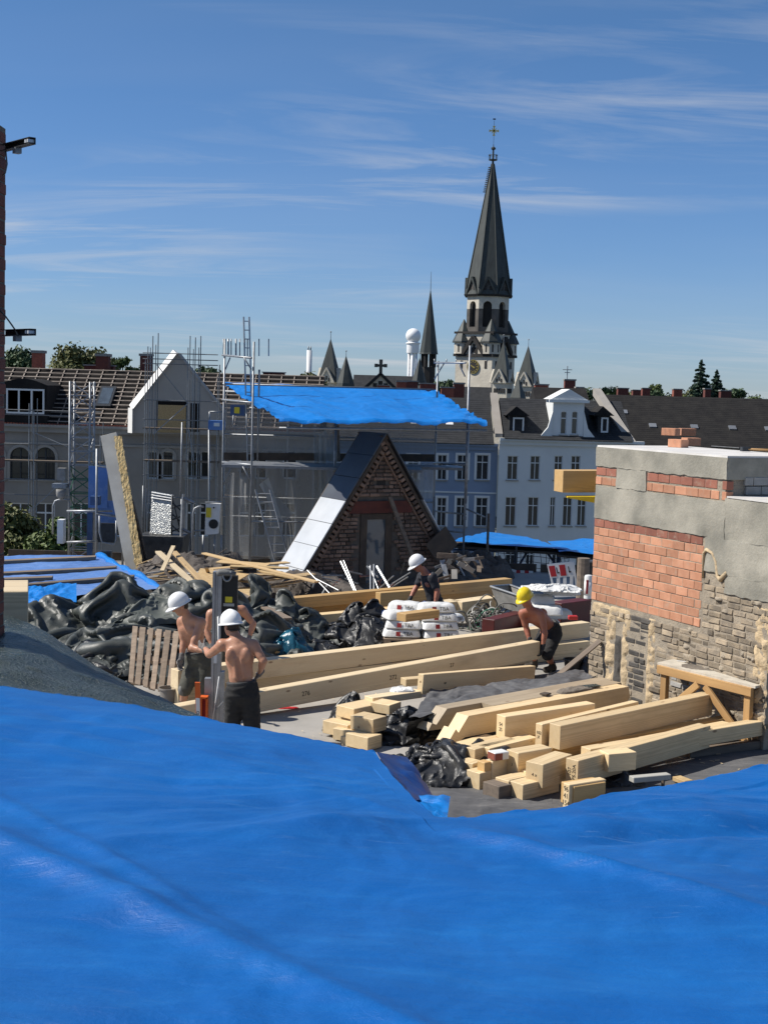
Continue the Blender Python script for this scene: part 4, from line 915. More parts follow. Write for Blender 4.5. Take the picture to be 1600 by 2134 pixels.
# ---- stacks
for a in [(836, 793, 816, 20, 130, 'orange brick chimney stack right above the middle of the blue canopy'), (855, 793, 812, 30, 135, 'dark brick stack beside the slim black turret'), (893, 798, 816, 36, 128, 'wide low brick stack below the slim black turret'),
          (932, 806, 826, 26, 126, 'short orange stack near the right pole of the canopy'), (956, 797, 822, 22, 140, 'brick stack below the church clock'), (799, 802, 814, 26, 133, 'low red stack under the cross topped gable'),
          (1128, 800, 820, 28, 160, 'red stack right of the church turrets'), (1187, 790, 812, 22, 150, 'dark stack with a small mast behind the pedimented dormer'), (1207, 806, 826, 14, 130, 'thin dark stack right of the pedimented dormer'),
          (1298, 808, 820, 22, 150, 'leftmost low stack above the long dark roof'), (1346, 808, 820, 16, 152, 'narrow stack in the row above the long dark roof'), (1330, 812, 822, 24, 156, 'flat wide stack in the row above the long dark roof'), (1412, 810, 824, 18, 150, 'red stack nearest left of the two firs'), (1512, 813, 828, 22, 150, 'brick stack right below the two firs'), (1474, 809, 826, 12, 155, 'pale brick stack in front of the fir trunks')]:
    stack(*a[:5], a[5], 'red_brick' if 'orange' in a[5] or 'red' in a[5] else 'dark_red_brick', dw=1.)
mp = Dp(1181, 790, 150); MB().tube(mp, mp + V(0, 0, 1.4), .05, n=6).tube(mp + V(-.5, 0, 1.0), mp + V(.5, 0, 1.0), .04, n=6).tube(mp + V(-.3, 0, .7), mp + V(.3, 0, .7), .04, n=6).build('antenna', 'galv', label='small antenna mast on the dark stack behind the pedimented dormer', cat='antenna')

# ================================================================ church
DC = 260.; K = DC / FPX
ch = thing('church', Dp(1010, 830, DC) * 1, 'neo-romanesque church with clock tower and tall green-black spire', 'church')
def cz(px, py): return Dp(px, py, DC).z
BXc = Dp(1014, 760, DC).x; R0 = math.radians(-36)
tx = V(math.cos(R0), math.sin(R0), 0); ty = V(-math.sin(R0), math.cos(R0), 0)   # tower face looks along -ty
hw = 45 * K; C0 = V(BXc, DC + 5, 0)
def tpt(u, v, z): return C0 + tx * u + ty * v + V(0, 0, z)
zb, zs = -19, cz(1010, 694)
m = MB(); m.hexa([tpt(-hw, -hw, zb), tpt(hw, -hw, zb), tpt(hw, hw, zb), tpt(-hw, hw, zb), tpt(-hw, -hw, zs), tpt(hw, -hw, zs), tpt(hw, hw, zs), tpt(-hw, hw, zs)])
tw = m.build('tower', 'church_stone', ch)
for zl, hh, o in ((cz(1010, 743), .5, .35), (cz(1010, 695), .4, .3)):
    m = MB(); q = hw + o; m.hexa([tpt(-q, -q, zl), tpt(q, -q, zl), tpt(q, q, zl), tpt(-q, q, zl), tpt(-q, -q, zl + hh), tpt(q, -q, zl + hh), tpt(q, q, zl + hh), tpt(-q, q, zl + hh)]); m.build('string_course', 'church_dark', tw)
for f in range(4):                                                 # faces: gable, slits, clock
    a = R0 + f * math.pi / 2; ex_, ey_ = V(math.cos(a), math.sin(a), 0), V(math.sin(a), -math.cos(a), 0)
    def fp(u, z, d=0.): return C0 + ex_ * u + ey_ * (hw + d) + V(0, 0, z)
    zg0, zg1 = cz(1010, 743) + .5, cz(1010, 702); gw = 26 * K
    for s_ in (-1, 1):
        a_, b_ = fp(s_ * gw, zg0, .05), fp(0, zg1, .05); t_ = (b_ - a_).normalized(); n_ = t_.cross(ey_).normalized()
        MB().obox((a_ + b_) / 2 + ey_ * .25, (b_ - a_) / 2, ey_ * .3, n_ * .35).build('gable_moulding', 'church_dark', tw)
    for u, z0_, z1_ in ((0, 735, 717), (-.6, 737, 724), (.6, 737, 724), (-3, 768, 752), (3, 768, 752)): MB().obox(fp(u * 10 * K, (cz(1010, z0_) + cz(1010, z1_)) / 2, .0), ex_ * .25, ey_ * .06, V(0, 0, (cz(1010, z1_) - cz(1010, z0_)) / 2)).build('slit', 'church_dark', tw)
    if f in (0, 1, 3):
        zc0 = cz(990, 764); cc = fp(0, zc0, .02); n = 40; r = 14.5 * K
        m = MB(); m.prism([cc + ex_ * math.cos(6.2832 * k / n) * r + V(0, 0, math.sin(6.2832 * k / n) * r) for k in range(n)], ey_ * .15); ck = m.build('clock', 'church_dark', tw)
        m = MB()
        for k in range(12):
            t_ = 6.2832 * k / 12; d_ = ex_ * math.cos(t_) + V(0, 0, math.sin(t_)); p_ = ex_ * -math.sin(t_) + V(0, 0, math.cos(t_))
            m.obox(cc + d_ * r * .74 + ey_ * .17, d_ * r * .11, p_ * .08, ey_ * .02)
        for k in range(n):
            t0, t1 = 6.2832 * k / n, 6.2832 * (k + 1) / n
            P_ = [cc + ex_ * math.cos(t) * rr_ + V(0, 0, math.sin(t) * rr_) + ey_ * .16 for rr_, t in ((r * .92, t0), (r * 1.0, t0), (r * 1.0, t1), (r * .92, t1))]; m.prism(P_, ey_ * .03)
        m.build('numerals', 'gold', ck)
        m = MB()
        for t_, L, w_ in ((2.6, .55, .09), (-.5, .38, .12)):
            d_ = ex_ * math.cos(t_) + V(0, 0, math.sin(t_)); p_ = ex_ * -math.sin(t_) + V(0, 0, math.cos(t_)); m.obox(cc + d_ * r * L / 2 + ey_ * .2, d_ * r * L / 2, p_ * w_, ey_ * .02)
        m.build('hands', 'gold', ck)
# corner turrets
for sx in (-1, 1):
    for sy in (-1, 1):
        c = tpt(sx * (hw - 1.0), sy * (hw - 1.0), 0); z0_, z1_, z2_ = cz(1010, 743) + .5, cz(1010, 714), cz(1010, 664)
        MB().lathe(c, [(1.75, z0_), (1.75, z1_)], 8, R0 + .39).build('corner_turret', 'church_stone', tw)
        t_ = MB().lathe(c, [(2.15, z1_), (2.1, z1_ + .3), (.08, z2_)], 8, R0 + .39).build('turret_roof', 'spire_copper', tw)
        for k in range(8):
            a = R0 + .39 + .3927 + k * .7854; d_ = V(math.cos(a), math.sin(a), 0); p_ = V(-d_.y, d_.x, 0); MB().obox(c + d_ * 1.62 + V(0, 0, (z0_ + z1_) / 2), p_ * .14, d_ * .03, V(0, 0, .7)).build('turret_slit', 'church_dark', tw)
# belfry (octagon): stone above, weathered dark below, arched openings with louvres
R8 = R0 + math.radians(8); zb0, zb1 = cz(1010, 694), cz(1016, 616); br = 47 * K; bx = C0 + V(.2, 0, 0)
zm = lerp(zb0, zb1, .66)
MB().lathe(bx, [(br - .8, zb0), (br - .8, zb1)], 8, R8).build('belfry_core', 'church_dark', ch)
for k in range(8):
    a0, a1 = R8 + k * .7854, R8 + (k + 1) * .7854; A_, B_ = bx + V(math.cos(a0), math.sin(a0), 0) * br, bx + V(math.cos(a1), math.sin(a1), 0) * br
    e_ = (B_ - A_); L = e_.length; e_.normalize(); n_ = V(e_.y, -e_.x, 0); 
    for (z0_, z1_, mt) in ((zb0, zm, 'church_mid'), (zm, zb1, 'church_stone')):
        m = MB()
        for u0, u1 in ((0, L * .25), (L * .75, L)): m.hexa([A_ + e_ * u0 + V(0, 0, z0_), A_ + e_ * u1 + V(0, 0, z0_), A_ + e_ * u1 - n_ * .7 + V(0, 0, z0_), A_ + e_ * u0 - n_ * .7 + V(0, 0, z0_), A_ + e_ * u0 + V(0, 0, z1_), A_ + e_ * u1 + V(0, 0, z1_), A_ + e_ * u1 - n_ * .7 + V(0, 0, z1_), A_ + e_ * u0 - n_ * .7 + V(0, 0, z1_)])
        if mt == 'church_stone':
            r = L * .25; n = 8
            for q in range(n):
                t0, t1 = math.pi * q / n, math.pi * (q + 1) / n; zz0 = zm + .6
                P_ = [A_ + e_ * (L / 2 - r * math.cos(t)) + V(0, 0, zz) for t, zz in ((t0, zz0 + r * math.sin(t0)), (t1, zz0 + r * math.sin(t1)), (t1, zb1), (t0, zb1))]
                m.prism(P_, n_ * -.7)
            m.prism([A_ + e_ * (L * .25) + V(0, 0, zm), A_ + e_ * (L * .25 + .001) + V(0, 0, zm), A_ + e_ * (L * .25 + .001) + V(0, 0, zb1), A_ + e_ * (L * .25) + V(0, 0, zb1)], n_ * -.7)
        else:
            m.hexa([A_ + e_ * (L * .25) + V(0, 0, zb0), A_ + e_ * (L * .75) + V(0, 0, zb0), A_ + e_ * (L * .75) - n_ * .7 + V(0, 0, zb0), A_ + e_ * (L * .25) - n_ * .7 + V(0, 0, zb0), A_ + e_ * (L * .25) + V(0, 0, zb0 + 1.2), A_ + e_ * (L * .75) + V(0, 0, zb0 + 1.2), A_ + e_ * (L * .75) - n_ * .7 + V(0, 0, zb0 + 1.2), A_ + e_ * (L * .25) - n_ * .7 + V(0, 0, zb0 + 1.2)])
        m.build('belfry_wall', mt, ch)
    # gablet at the spire foot
    mid = A_ + e_ * L / 2; gz0_, gz1_ = zb1 + .35, cz(1010, 578)
    m = MB(); m.prism([mid - e_ * (L * .42) + n_ * .25 + V(0, 0, gz0_), mid + e_ * (L * .42) + n_ * .25 + V(0, 0, gz0_), mid + n_ * .25 + V(0, 0, gz1_)], n_ * -2.2); g_ = m.build('gablet', 'church_mid', ch)
    for s_ in (-1, 1):
        a_, b_ = mid + e_ * (s_ * L * .46) + n_ * .35 + V(0, 0, gz0_), mid + n_ * .35 + V(0, 0, gz1_ + .2); t_ = (b_ - a_).normalized(); q_ = t_.cross(n_).normalized()
        MB().obox((a_ + b_) / 2 - n_ * 1.0, (b_ - a_) / 2, n_ * 1.2, q_ * .17).build('gablet_roof', 'spire_copper', g_)
    m = MB()
    for u in (-.5, .5): m.obox(mid + e_ * u * 1.1 + n_ * .26 + V(0, 0, gz0_ + .9), e_ * .3, n_ * .05, V(0, 0, .6))
    m.build('gablet_opening', 'church_dark', g_)
MB().lathe(bx, [(br + .5, zb1), (br + .7, zb1 + .35)], 8, R8).build('belfry_cornice', 'church_dark', ch)
zt = cz(1024, 332); ztb = zb1 + .36
sp = MB().lathe(bx, [(br * 1.12, ztb), (br * 1.05, ztb + 1.2), (br * .06, zt), (.02, zt + .2)], 8, R8).build('spire', 'spire_copper', ch)
for k in range(8):
    a = R8 + k * .7854; d_ = V(math.cos(a), math.sin(a), 0); MB().path([bx + d_ * br * 1.06 + V(0, 0, ztb + 1.2), bx + d_ * (br * .07) + V(0, 0, zt)], [.16, .08], 6).build('ridge_roll', 'spire_copper', sp)
tp = bx + V(0, 0, zt)
def zz(py): return cz(1028, py) - zt
m = MB(); m.lathe(tp, [(.22, -1.), (.16, zz(305)), (.05, zz(290))], 6); m.lathe(tp, [(.75, zz(325)), (.8, zz(323))], 10); m.lathe(tp, [(.05, zz(304)), (.42, zz(301)), (.42, zz(298)), (.05, zz(295))], 8)
for k in range(8):
    a = k * .7854; d_ = V(math.cos(a), math.sin(a), 0); m.tube(tp + d_ * .75 + V(0, 0, zz(325)), tp + d_ * .8 + V(0, 0, zz(312)), .05, n=5)
m.path([tp + V(math.cos(.628 * k), math.sin(.628 * k), 0) * .8 + V(0, 0, zz(314)) for k in range(10)], .05, 5, closed=True)
m.tube(tp + V(0, 0, zz(292)), tp + V(0, 0, zz(240)), .035, n=5); m.build('finial', 'spire_copper', sp)
m = MB(); cc = tp + V(0, 0, zz(262))
for d_ in (V(1, 0, 0), V(0, 0, 1)): m.obox(cc, d_ * .85, V(0, .05, 0), d_.cross(V(0, 1, 0)) * .12)
for k in range(4):
    a = .785 + k * 1.571; d_ = V(math.cos(a), 0, math.sin(a)); m.obox(cc + d_ * .3, d_ * .3, V(0, .05, 0), d_.cross(V(0, 1, 0)) * .06)
    d2 = V(math.cos(a - .785), 0, math.sin(a - .785)); m.obox(cc + d2 * .8, d2 * .1, V(0, .06, 0), d2.cross(V(0, 1, 0)) * .22)
m.build('cross', 'gold', sp)
m = MB(); p = tp + V(0, 0, zz(237)); m.obox(p, (.25, 0, 0), (0, .03, 0), (0, 0, .12)); m.build('weathercock', 'church_dark', sp)
# scaffold ladder strip on the left of the spire tip
m = MB(); d_ = V(math.cos(R8 + 3.6), math.sin(R8 + 3.6), 0)
for k in range(14):
    t_ = k / 13; z_ = lerp(cz(1020, 392), cz(1024, 340), t_); r_ = br * 1.06 * (1 - (z_ - ztb) / (zt - ztb)) + .35; p = bx + d_ * r_ + V(0, 0, z_); m.obox(p, (.35, 0, 0), (0, .35, 0), (0, 0, .06))
m.build('spire_ladder', 'galv', sp)
def cturret(px, apex, base, half, Dd, foot, gable=True, tip=.06, stone='church_stone', n=4, rot=.5):
    p = Dp(px, base, Dd); k_ = Dd / FPX; c = V(p.x, p.y + half * k_, 0); za_ = Dp(px, apex, Dd).z; zb_ = p.z; zf = Dp(px, foot, Dd).z; r = half * k_ * (1.15 if n == 4 else 1.06)
    MB().lathe(c, [(r, zb_), (r * .93, zb_ + .6), (.06, za_)], n, rot).build('turret_spire', 'spire_copper', ch)
    b0 = MB().lathe(c, [(r * .86, zf - 8), (r * .86, zb_)], n, rot).build('turret', stone, ch)
    MB().tube(c + V(0, 0, za_ - .2), c + V(0, 0, za_ + (base - apex) * .16 * k_), .06, .04, 5).lathe(c + V(0, 0, za_ + (base - apex) * .17 * k_), [(.02, -.15), (.16, 0), (.02, .15)], 6).build('turret_finial', 'galv', ch)
    if gable:
        for q in range(n):
            a = rot + 3.14159 / n + q * 6.28318 / n; d_ = V(math.cos(a), math.sin(a), 0); e_ = V(-d_.y, d_.x, 0); ap = r * .86 * math.cos(3.14159 / n); w_ = r * .86 * math.sin(3.14159 / n) * .92
            gz = zb_ - .2; m = MB(); gh = w_ * 1.7
            m.prism([c + d_ * (ap + .3) - e_ * w_ + V(0, 0, gz), c + d_ * (ap + .3) + e_ * w_ + V(0, 0, gz), c + d_ * (ap + .3) + V(0, 0, gz + gh)], d_ * -1.5); gg = m.build('turret_gable', stone, ch)
            m = MB()
            for u in (-.33, 0, .33): m.obox(c + d_ * (ap + .3) + e_ * w_ * u + V(0, 0, gz + gh * (.36 if u == 0 else .22)), e_ * .12, d_ * .05, V(0, 0, gh * .14))
            for u in (-.7, -.35, 0, .35, .7): m.obox(c + d_ * (ap + .02) + e_ * w_ * u + V(0, 0, gz - 1.3), e_ * .16, d_ * .05, V(0, 0, .4))
            m.build('arcade', 'church_dark', gg)
            for s_ in (-1, 1):
                a_, b_ = c + d_ * (ap - .2) + e_ * (w_ * 1.05 * s_) + V(0, 0, gz), c + d_ * (ap - .2) + V(0, 0, gz + gh + .25); t_ = (b_ - a_).normalized(); q_ = t_.cross(d_).normalized(); MB().obox((a_ + b_) / 2, (b_ - a_) / 2, d_ * .7, q_ * .12).build('gable_coping', stone, gg)
cturret(1048, 712, 796, 23, 236, 850, rot=.35); cturret(1100, 721, 803, 24, 246, 850, rot=.35); cturret(686, 706, 795, 25, 240, 850, rot=.5); cturret(719, 742, 806, 19, 236, 850, rot=.5, gable=False, n=8)
cturret(1080, 788, 836, 16, 232, 850, gable=False, n=4, rot=.2); cturret(873, 746, 803, 16, 236, 850, gable=False, n=6, rot=.2)
# slim fleche with an open lantern
p = Dp(893, 738, 244); c = V(p.x, p.y, 0); k_ = 244 / FPX; za_, zb_, zf = Dp(894, 606, 244).z, p.z, Dp(893, 765, 244).z
MB().lathe(c, [(20 * k_, zb_), (19 * k_, zb_ + .25), (.07, za_)], 8, .2).build('fleche', 'spire_copper', ch)
MB().tube(c + V(0, 0, za_ - .2), c + V(0, 0, Dp(895, 566, 244).z), .07, .03, 5).build('fleche_finial', 'galv', ch)
for k in range(8):
    a = .2 + k * .7854; d_ = V(math.cos(a), math.sin(a), 0); MB().obox(c + d_ * 14 * k_ + V(0, 0, (zb_ + zf) / 2), d_ * .16, V(-d_.y, d_.x, 0) * .16, V(0, 0, (zb_ - zf) / 2)).build('lantern_post', 'church_dark', ch)
MB().lathe(c, [(15 * k_, -4), (15 * k_, zf)], 8, .2).build('lantern_base', 'church_dark', ch)
# nave roofs and the gable with a stone cross
def gableroof(p0, p1, pr, pe, D, run, matn='roof_slate'):
    a, b_ = X_(p0, D, pr), X_(p1, D, pr); zr_, ze_ = Z_((p0 + p1) / 2, pr, D + run), Z_((p0 + p1) / 2, pe, D)
    m = MB(); m.prism([V(a, D, ze_), V(a, D + run, zr_), V(a, D + 2 * run, ze_)], (b_ - a, 0, 0)); m.build('nave_roof', matn, ch)
gableroof(735, 900, 783, 830, 248, 7); gableroof(900, 1050, 806, 845, 244, 6); gableroof(640, 760, 796, 835, 262, 6)
p = Dp(793, 783, 241); w_ = 44 * 241 / FPX; hgt = p.z - Dp(793, 822, 241).z
m = MB(); m.prism([V(p.x - w_, p.y, p.z - hgt), V(p.x + w_, p.y, p.z - hgt), p], (0, 8, 0)); gg = m.build('cross_gable', 'church_stone', ch)
for s_ in (-1, 1):
    a_, b_ = V(p.x + s_ * (w_ + .3), p.y, p.z - hgt - .2), p + V(0, 0, .35); t_ = (b_ - a_).normalized(); q_ = t_.cross(V(0, 1, 0)).normalized(); MB().obox((a_ + b_) / 2 + V(0, 3.8, 0), (b_ - a_) / 2, (0, 4.2, 0), q_ * .25).build('gable_roof', 'roof_slate', gg)
m = MB()
for u in (-.25, 0, .25): m.obox(p + V(u * w_, -.02, -hgt * (.62 if u else .5)), (.35, 0, 0), (0, .06, 0), (0, 0, .7))
m.build('gable_opening', 'church_dark', gg)
m = MB(); m.obox(p + V(0, .3, 1.2), (.28, 0, 0), (0, .2, 0), (0, 0, 1.2)); m.obox(p + V(0, .3, 1.75), (.85, 0, 0), (0, .18, 0), (0, 0, .22))
for dx_, dz_ in ((-.8, 1.75), (.8, 1.75), (0, 2.5)): m.obox(p + V(dx_, .3, dz_), (.3, 0, 0), (0, .22, 0), (0, 0, .3))
m.build('stone_cross', 'church_mid', gg)

# ================================================================ radar tower and smokestack far behind
DR = 1090.; kr = DR / FPX; p = Dp(861, 700, DR); rt = thing('radar_tower', V(p.x, p.y, -19), 'white radar tower with a round dome left of the slim turret', 'tower')
cc = V(p.x, p.y, Dp(861, 700, DR).z); R_ = 15.5 * kr
MB().lathe(cc, [(max(.05, R_ * math.cos(t)), R_ * math.sin(t)) for t in np.linspace(-1.2, 1.57, 18)], 24).build('dome', 'radar_white', rt, smooth=True)
zt_ = Dp(861, 712, DR).z; z1_ = Dp(861, 736, DR).z
m = MB().lathe(V(p.x, p.y, 0), [(12.5 * kr, z1_), (13 * kr, z1_ + 1), (13 * kr, zt_ - 2), (15 * kr, zt_ - 1.6), (15 * kr, zt_ - 1.0), (9 * kr, zt_)], 20); m.build('head', 'radar_white', rt, auto=30)
for k in range(6):
    a = k * 1.047 + .4; MB().tube((p.x + math.cos(a) * 8.5 * kr, p.y + math.sin(a) * 8.5 * kr, -19), (p.x + math.cos(a) * 8.5 * kr, p.y + math.sin(a) * 8.5 * kr, z1_ + .2), 2.6 * kr, n=10).build('leg', 'radar_white', rt, smooth=True)
MB().tube((p.x, p.y, -19), (p.x, p.y, z1_), 3 * kr, n=12).build('shaft', 'radar_white', rt, smooth=True)
DS = 620.; p = Dp(645, 730, DS); ks = DS / FPX; st = thing('smokestack', V(p.x, p.y, -19), 'pale twin flue smokestack on the skyline left of the turrets', 'smokestack')
MB().tube((p.x, p.y, -19), p, 5.5 * ks, n=16).build('shaft', 'stack_white', st, smooth=True)
for s_ in (-1, 1): MB().tube(p + V(s_ * 2.4 * ks, 0, -.2), p + V(s_ * 2.4 * ks, 0, 8 * ks), 1.3 * ks, n=8).build('flue', 'galv', st, smooth=True)

# ================================================================ far city: roofs on the skyline
rs = random.Random(5)
FAR = [(-40, 60), (60, 140), (236, 300), (455, 520), (515, 600), (598, 650), (1118, 1190), (1195, 1262), (1262, 1330), (1330, 1400), (1395, 1470), (1470, 1545), (1545, 1660)]
for i, (p0, p1) in enumerate(FAR):
    D = rs.uniform(190, 330) if i % 2 else rs.uniform(330, 480); yh = 812 + ((p0 + p1) / 2 - 800) * .0279
    a, b_ = X_(p0, D, yh), X_(p1, D, yh); zt_ = 4.3 - rs.uniform(.2, 2.2) + (1.5 if p1 < 700 else 0); zm_ = zt_ - rs.uniform(1.6, 3)
    lab = ['far roof at the left edge below the trees', 'far roof between the two left chimney stacks', 'far roof beyond the stripped roof, left of the white edged gable', 'far roof seen through the left scaffold frame', 'far roof above the left end of the blue canopy', 'flat pale far roof below the smokestack', 'far roof right of the church turrets', 'far roof behind the pedimented dormer', 'far roof above the left tip of the long dark roof', 'far roof in the gap above the long dark roof, middle', 'far roof left of the two firs', 'far roof right of the two firs', 'low white far building at the right edge of the skyline'][i]
    h = thing('far_house', V((a + b_) / 2, D, -19), lab, 'house', 'far houses on the skyline')
    MB().box((a, D, -19), (b_, D + 12, zm_)).build('wall', 'white_render' if i in (5, 12) else ('beige_render' if i % 2 else 'city'), h)
    if i in (5, 12): MB().box((a - .3, D - .3, zm_), (b_ + .3, D + 12.3, zm_ + .5)).build('roof', 'white_render', h)
    else: MB().prism([V(a, D - .4, zm_), V(a, D + 6, zt_), V(a, D + 12.4, zm_)], (b_ - a, 0, 0)).build('roof', 'roof_dark', h)
# ================================================================ trees
def tree(name, label, base, H, rad, crown0, n, leafm, leaf, seed, sq=1., cone=False, group=None, lobes=14):
    rs = np.random.RandomState(seed); base = Vector(base)
    o = thing(name, base, label, 'tree', group)
    m = MB(); top = base + V(0, 0, H)
    m.path([base, base + V(.05 * rad, 0, H * .3), base + V(-.03 * rad, .02 * rad, H * .6), base + V(0, 0, H * (.97 if cone else .8))], [H * .022, H * .017, H * .011, H * .004], 8)
    cs = []
    if cone:
        for k in range(46):
            t = (k + .5) / 46; z = crown0 + (H - crown0) * t; a = k * 2.4; r = rad * (1 - t) ** .85 * (.75 + .5 * rs.rand()); p = base + V(math.cos(a) * r, math.sin(a) * r, z - r * .12)
            m.path([base + V(0, 0, z + r * .1), lerp(base + V(0, 0, z), p, .6), p], [H * .004, H * .003, .01], 5)
            for q in (.3, .6, .9): cs.append((np.array(lerp(base + V(0, 0, z + r * .05), p, q)), np.array([.20, .20, .10]) * (rad * (1 - t) ** .8 + .25 * rad * .5)))
    else:
        for k in range(lobes):
            d = rs.randn(3); d /= np.linalg.norm(d); d[2] = abs(d[2]) * 1.1 - .35; r = rs.uniform(.45, .82)
            c = np.array(base) + np.array([d[0] * rad * r, d[1] * rad * r, (crown0 + H) / 2 + d[2] * (H - crown0) / 2 * r]); cs.append((c, rad * rs.uniform(.24, .42) * np.array([1, 1, .8 * sq])))
            m.path([base + V(0, 0, H * rs.uniform(.25, .55)), lerp(base + V(0, 0, H * .55), Vector(c), .55) , Vector(c)], [H * .011, H * .006, .02], 5)
    m.build('trunk', 'bark', o, smooth=True)
    w = np.array([c[1].prod() ** .55 for c in cs]); w /= w.sum(); idx = rs.choice(len(cs), n, p=w)
    cen = np.array([cs[i][0] for i in idx]); rr_ = np.array([cs[i][1] for i in idx]); d = rs.randn(n, 3); d /= np.linalg.norm(d, axis=1)[:, None]
    pos = cen + d * rr_ * (rs.rand(n, 1) ** .38) * (1 + .22 * rs.randn(n, 1))
    nr = d + rs.randn(n, 3) * .7 + np.array([0, 0, .4]); nr /= np.linalg.norm(nr, axis=1)[:, None]
    t1 = np.cross(nr, rs.randn(n, 3)); t1 /= np.linalg.norm(t1, axis=1)[:, None]; t2 = np.cross(nr, t1); s = leaf * (.6 + .8 * rs.rand(n, 1))
    Vv = np.stack([pos + t1 * s, pos + t2 * s * .6 + nr * s * .15, pos - t1 * s, pos - t2 * s * .6 + nr * s * .15], 1).reshape(-1, 3)
    mm = MB(); mm.v = [tuple(p) for p in Vv]; mm.f = [(4 * i, 4 * i + 1, 4 * i + 2, 4 * i + 3) for i in range(n)]; mm.build('crown', leafm, o)
    return o
def stree(name, label, px, ptop, D, wpx, n, leafm, leaf, seed, **k):
    p = Dp(px, ptop, D); H = p.z + 19; r = wpx * D / FPX / 2
    return tree(name, label, V(p.x, p.y, -19), H, r, H - k.pop('ch', 2.2) * r, n, leafm, leaf, seed, **k)
G_ = 'trees behind the stripped roof'
stree('broadleaf_tree', 'dark broadleaf tree on the skyline next to the left brick pillar', 38, 706, 128, 140, 9000, 'leaf_dark', .20, 1, group=G_, lobes=18)
stree('broadleaf_tree', 'big round olive tree on the skyline above the stripped roof', 163, 690, 126, 195, 15000, 'leaf_olive', .20, 2, group=G_, lobes=26)
stree('broadleaf_tree', 'small thin tree right of the big round one on the skyline', 260, 732, 132, 60, 1500, 'leaf', .16, 3, group=G_, lobes=10)
stree('broadleaf_tree', 'low dark tree half hidden behind the white edged gable', 440, 752, 136, 90, 3500, 'leaf_dark', .2, 4, group=G_, lobes=14)
stree('broadleaf_tree', 'bushy tree in front of the left church turret', 640, 764, 225, 84, 4200, 'leaf_olive', .26, 5, lobes=16)
stree('broadleaf_tree', 'small dark tree just right of the slim turret', 930, 780, 225, 50, 1200, 'leaf_dark', .26, 15, lobes=10)
stree('street_tree', 'street tree with olive crown below the stripped roof at lower left', 35, 1030, 62, 210, 26000, 'leaf_olive', .135, 6, lobes=40, ch=2.4)
stree('street_tree', 'second street tree crown against the lift mast at lower left', 120, 1062, 60, 120, 12000, 'leaf', .125, 7, lobes=26, ch=2.6)
stree('fir_tree', 'taller of two dark firs on the skyline at right', 1461, 750, 190, 84, 9000, 'needle', .20, 8, cone=True, ch=3.0)
stree('fir_tree', 'smaller of two dark firs on the skyline at right', 1493, 771, 193, 58, 6000, 'needle', .19, 9, cone=True, ch=3.0)
for i, (px, pt, w) in enumerate([(1235, 806, 60), (1275, 804, 50), (1312, 808, 60), (1360, 804, 60), (1395, 806, 70), (1440, 808, 60), (1535, 803, 50), (1585, 814, 60), (620, 782, 70), (740, 790, 40), (1365, 798, 30)]):
    nm = ['left of the verge of the long dark roof', 'directly above the verge of the long dark roof', 'above the left hatch of the long dark roof', 'in the middle of the long dark roof ridge', 'left of the taller fir', 'at the foot of the taller fir', 'just right of the smaller fir', 'at the far right edge of the skyline', 'below the smokestack', 'between the left church turrets and nave', 'standing up thin in the middle of the skyline at right'][i]
    stree('skyline_tree', 'distant green treetop ' + nm, px, pt - 3, 250 + 13 * i, w * 1.3, 1300, ['leaf_dark', 'leaf', 'leaf_olive'][i % 3], .3, 30 + i, group='distant treetops', lobes=9, ch=1.6)
# ================================================================ scaffold and blue canopy round the gable
sc = thing('scaffold_tower', Dp(525, 1165, 31), 'galvanised scaffold with decks and dust nets behind the brick gable', 'scaffold')
def pole(parent, a, b_, r=.024, name='standard', matn='galv', n=8): return MB().tube(a, b_, r, n=n).build(name, matn, parent, smooth=True)
def vpole(parent, px, py0, D, z1=0., r=.024, py_ref=1000, name='standard'):
    p = Dp(px, py_ref, D); zt = Dp(px, py0, D).z; return pole(parent, V(p.x, p.y, z1), V(p.x, p.y, zt), r, name)
DF, DB = 31., 33.2
vpole(sc, 524, 712, DF); vpole(sc, 464, 706, DB); vpole(sc, 536, 770, DB, z1=2.2); vpole(sc, 970, 720, DF + .6); vpole(sc, 905, 752, DB + .6); vpole(sc, 905, 752, DB + .6) if False else None
def P3(px, py, D): return Dp(px, py, D)
for py in (742, 835, 965): pole(sc, P3(464, py - 2, DB), P3(524, py + 4, DF), .024, 'transom')
for py in (800, 905, 1035, 1075): pole(sc, P3(464, py, DB), P3(905, py + 12, DB + .6), .022, 'ledger')
for py in (950, 1075): pole(sc, P3(524, py + 12, DF), P3(700, py + 14, DF + .2), .02, 'ledger') if py > 1000 else None
pole(sc, P3(905, 756, DB + .6), P3(970, 756, DF + .6), .022, 'transom'); pole(sc, P3(905, 1065, DB + .6), P3(970, 1072, DF + .6), .022, 'transom'); pole(sc, P3(905, 965, DB + .6), P3(970, 968, DF + .6), .03, 'transom')
for a, b_ in (((905, 790), (925, 757)), ((955, 757), (969, 785)), ((524, 770), (508, 744)), ((470, 770), (480, 745)), ((524, 1005), (506, 972)), ((466, 1010), (482, 975))):
    D0 = DF if a[0] > 500 and a[0] < 900 else DB; pole(sc, P3(*a, D0), P3(*b_, D0), .016, 'brace')
for px in (466, 482, 500, 516, 540, 560, 905, 930, 950): pole(sc, P3(px, 706 if px < 600 else 748, DB), P3(px, 742 if px < 600 else 758, DB), .014, 'coupling_pin')
for px in (476, 492, 510): pole(sc, P3(px, 742, DB), P3(px, 706, DB), .02, 'standard')
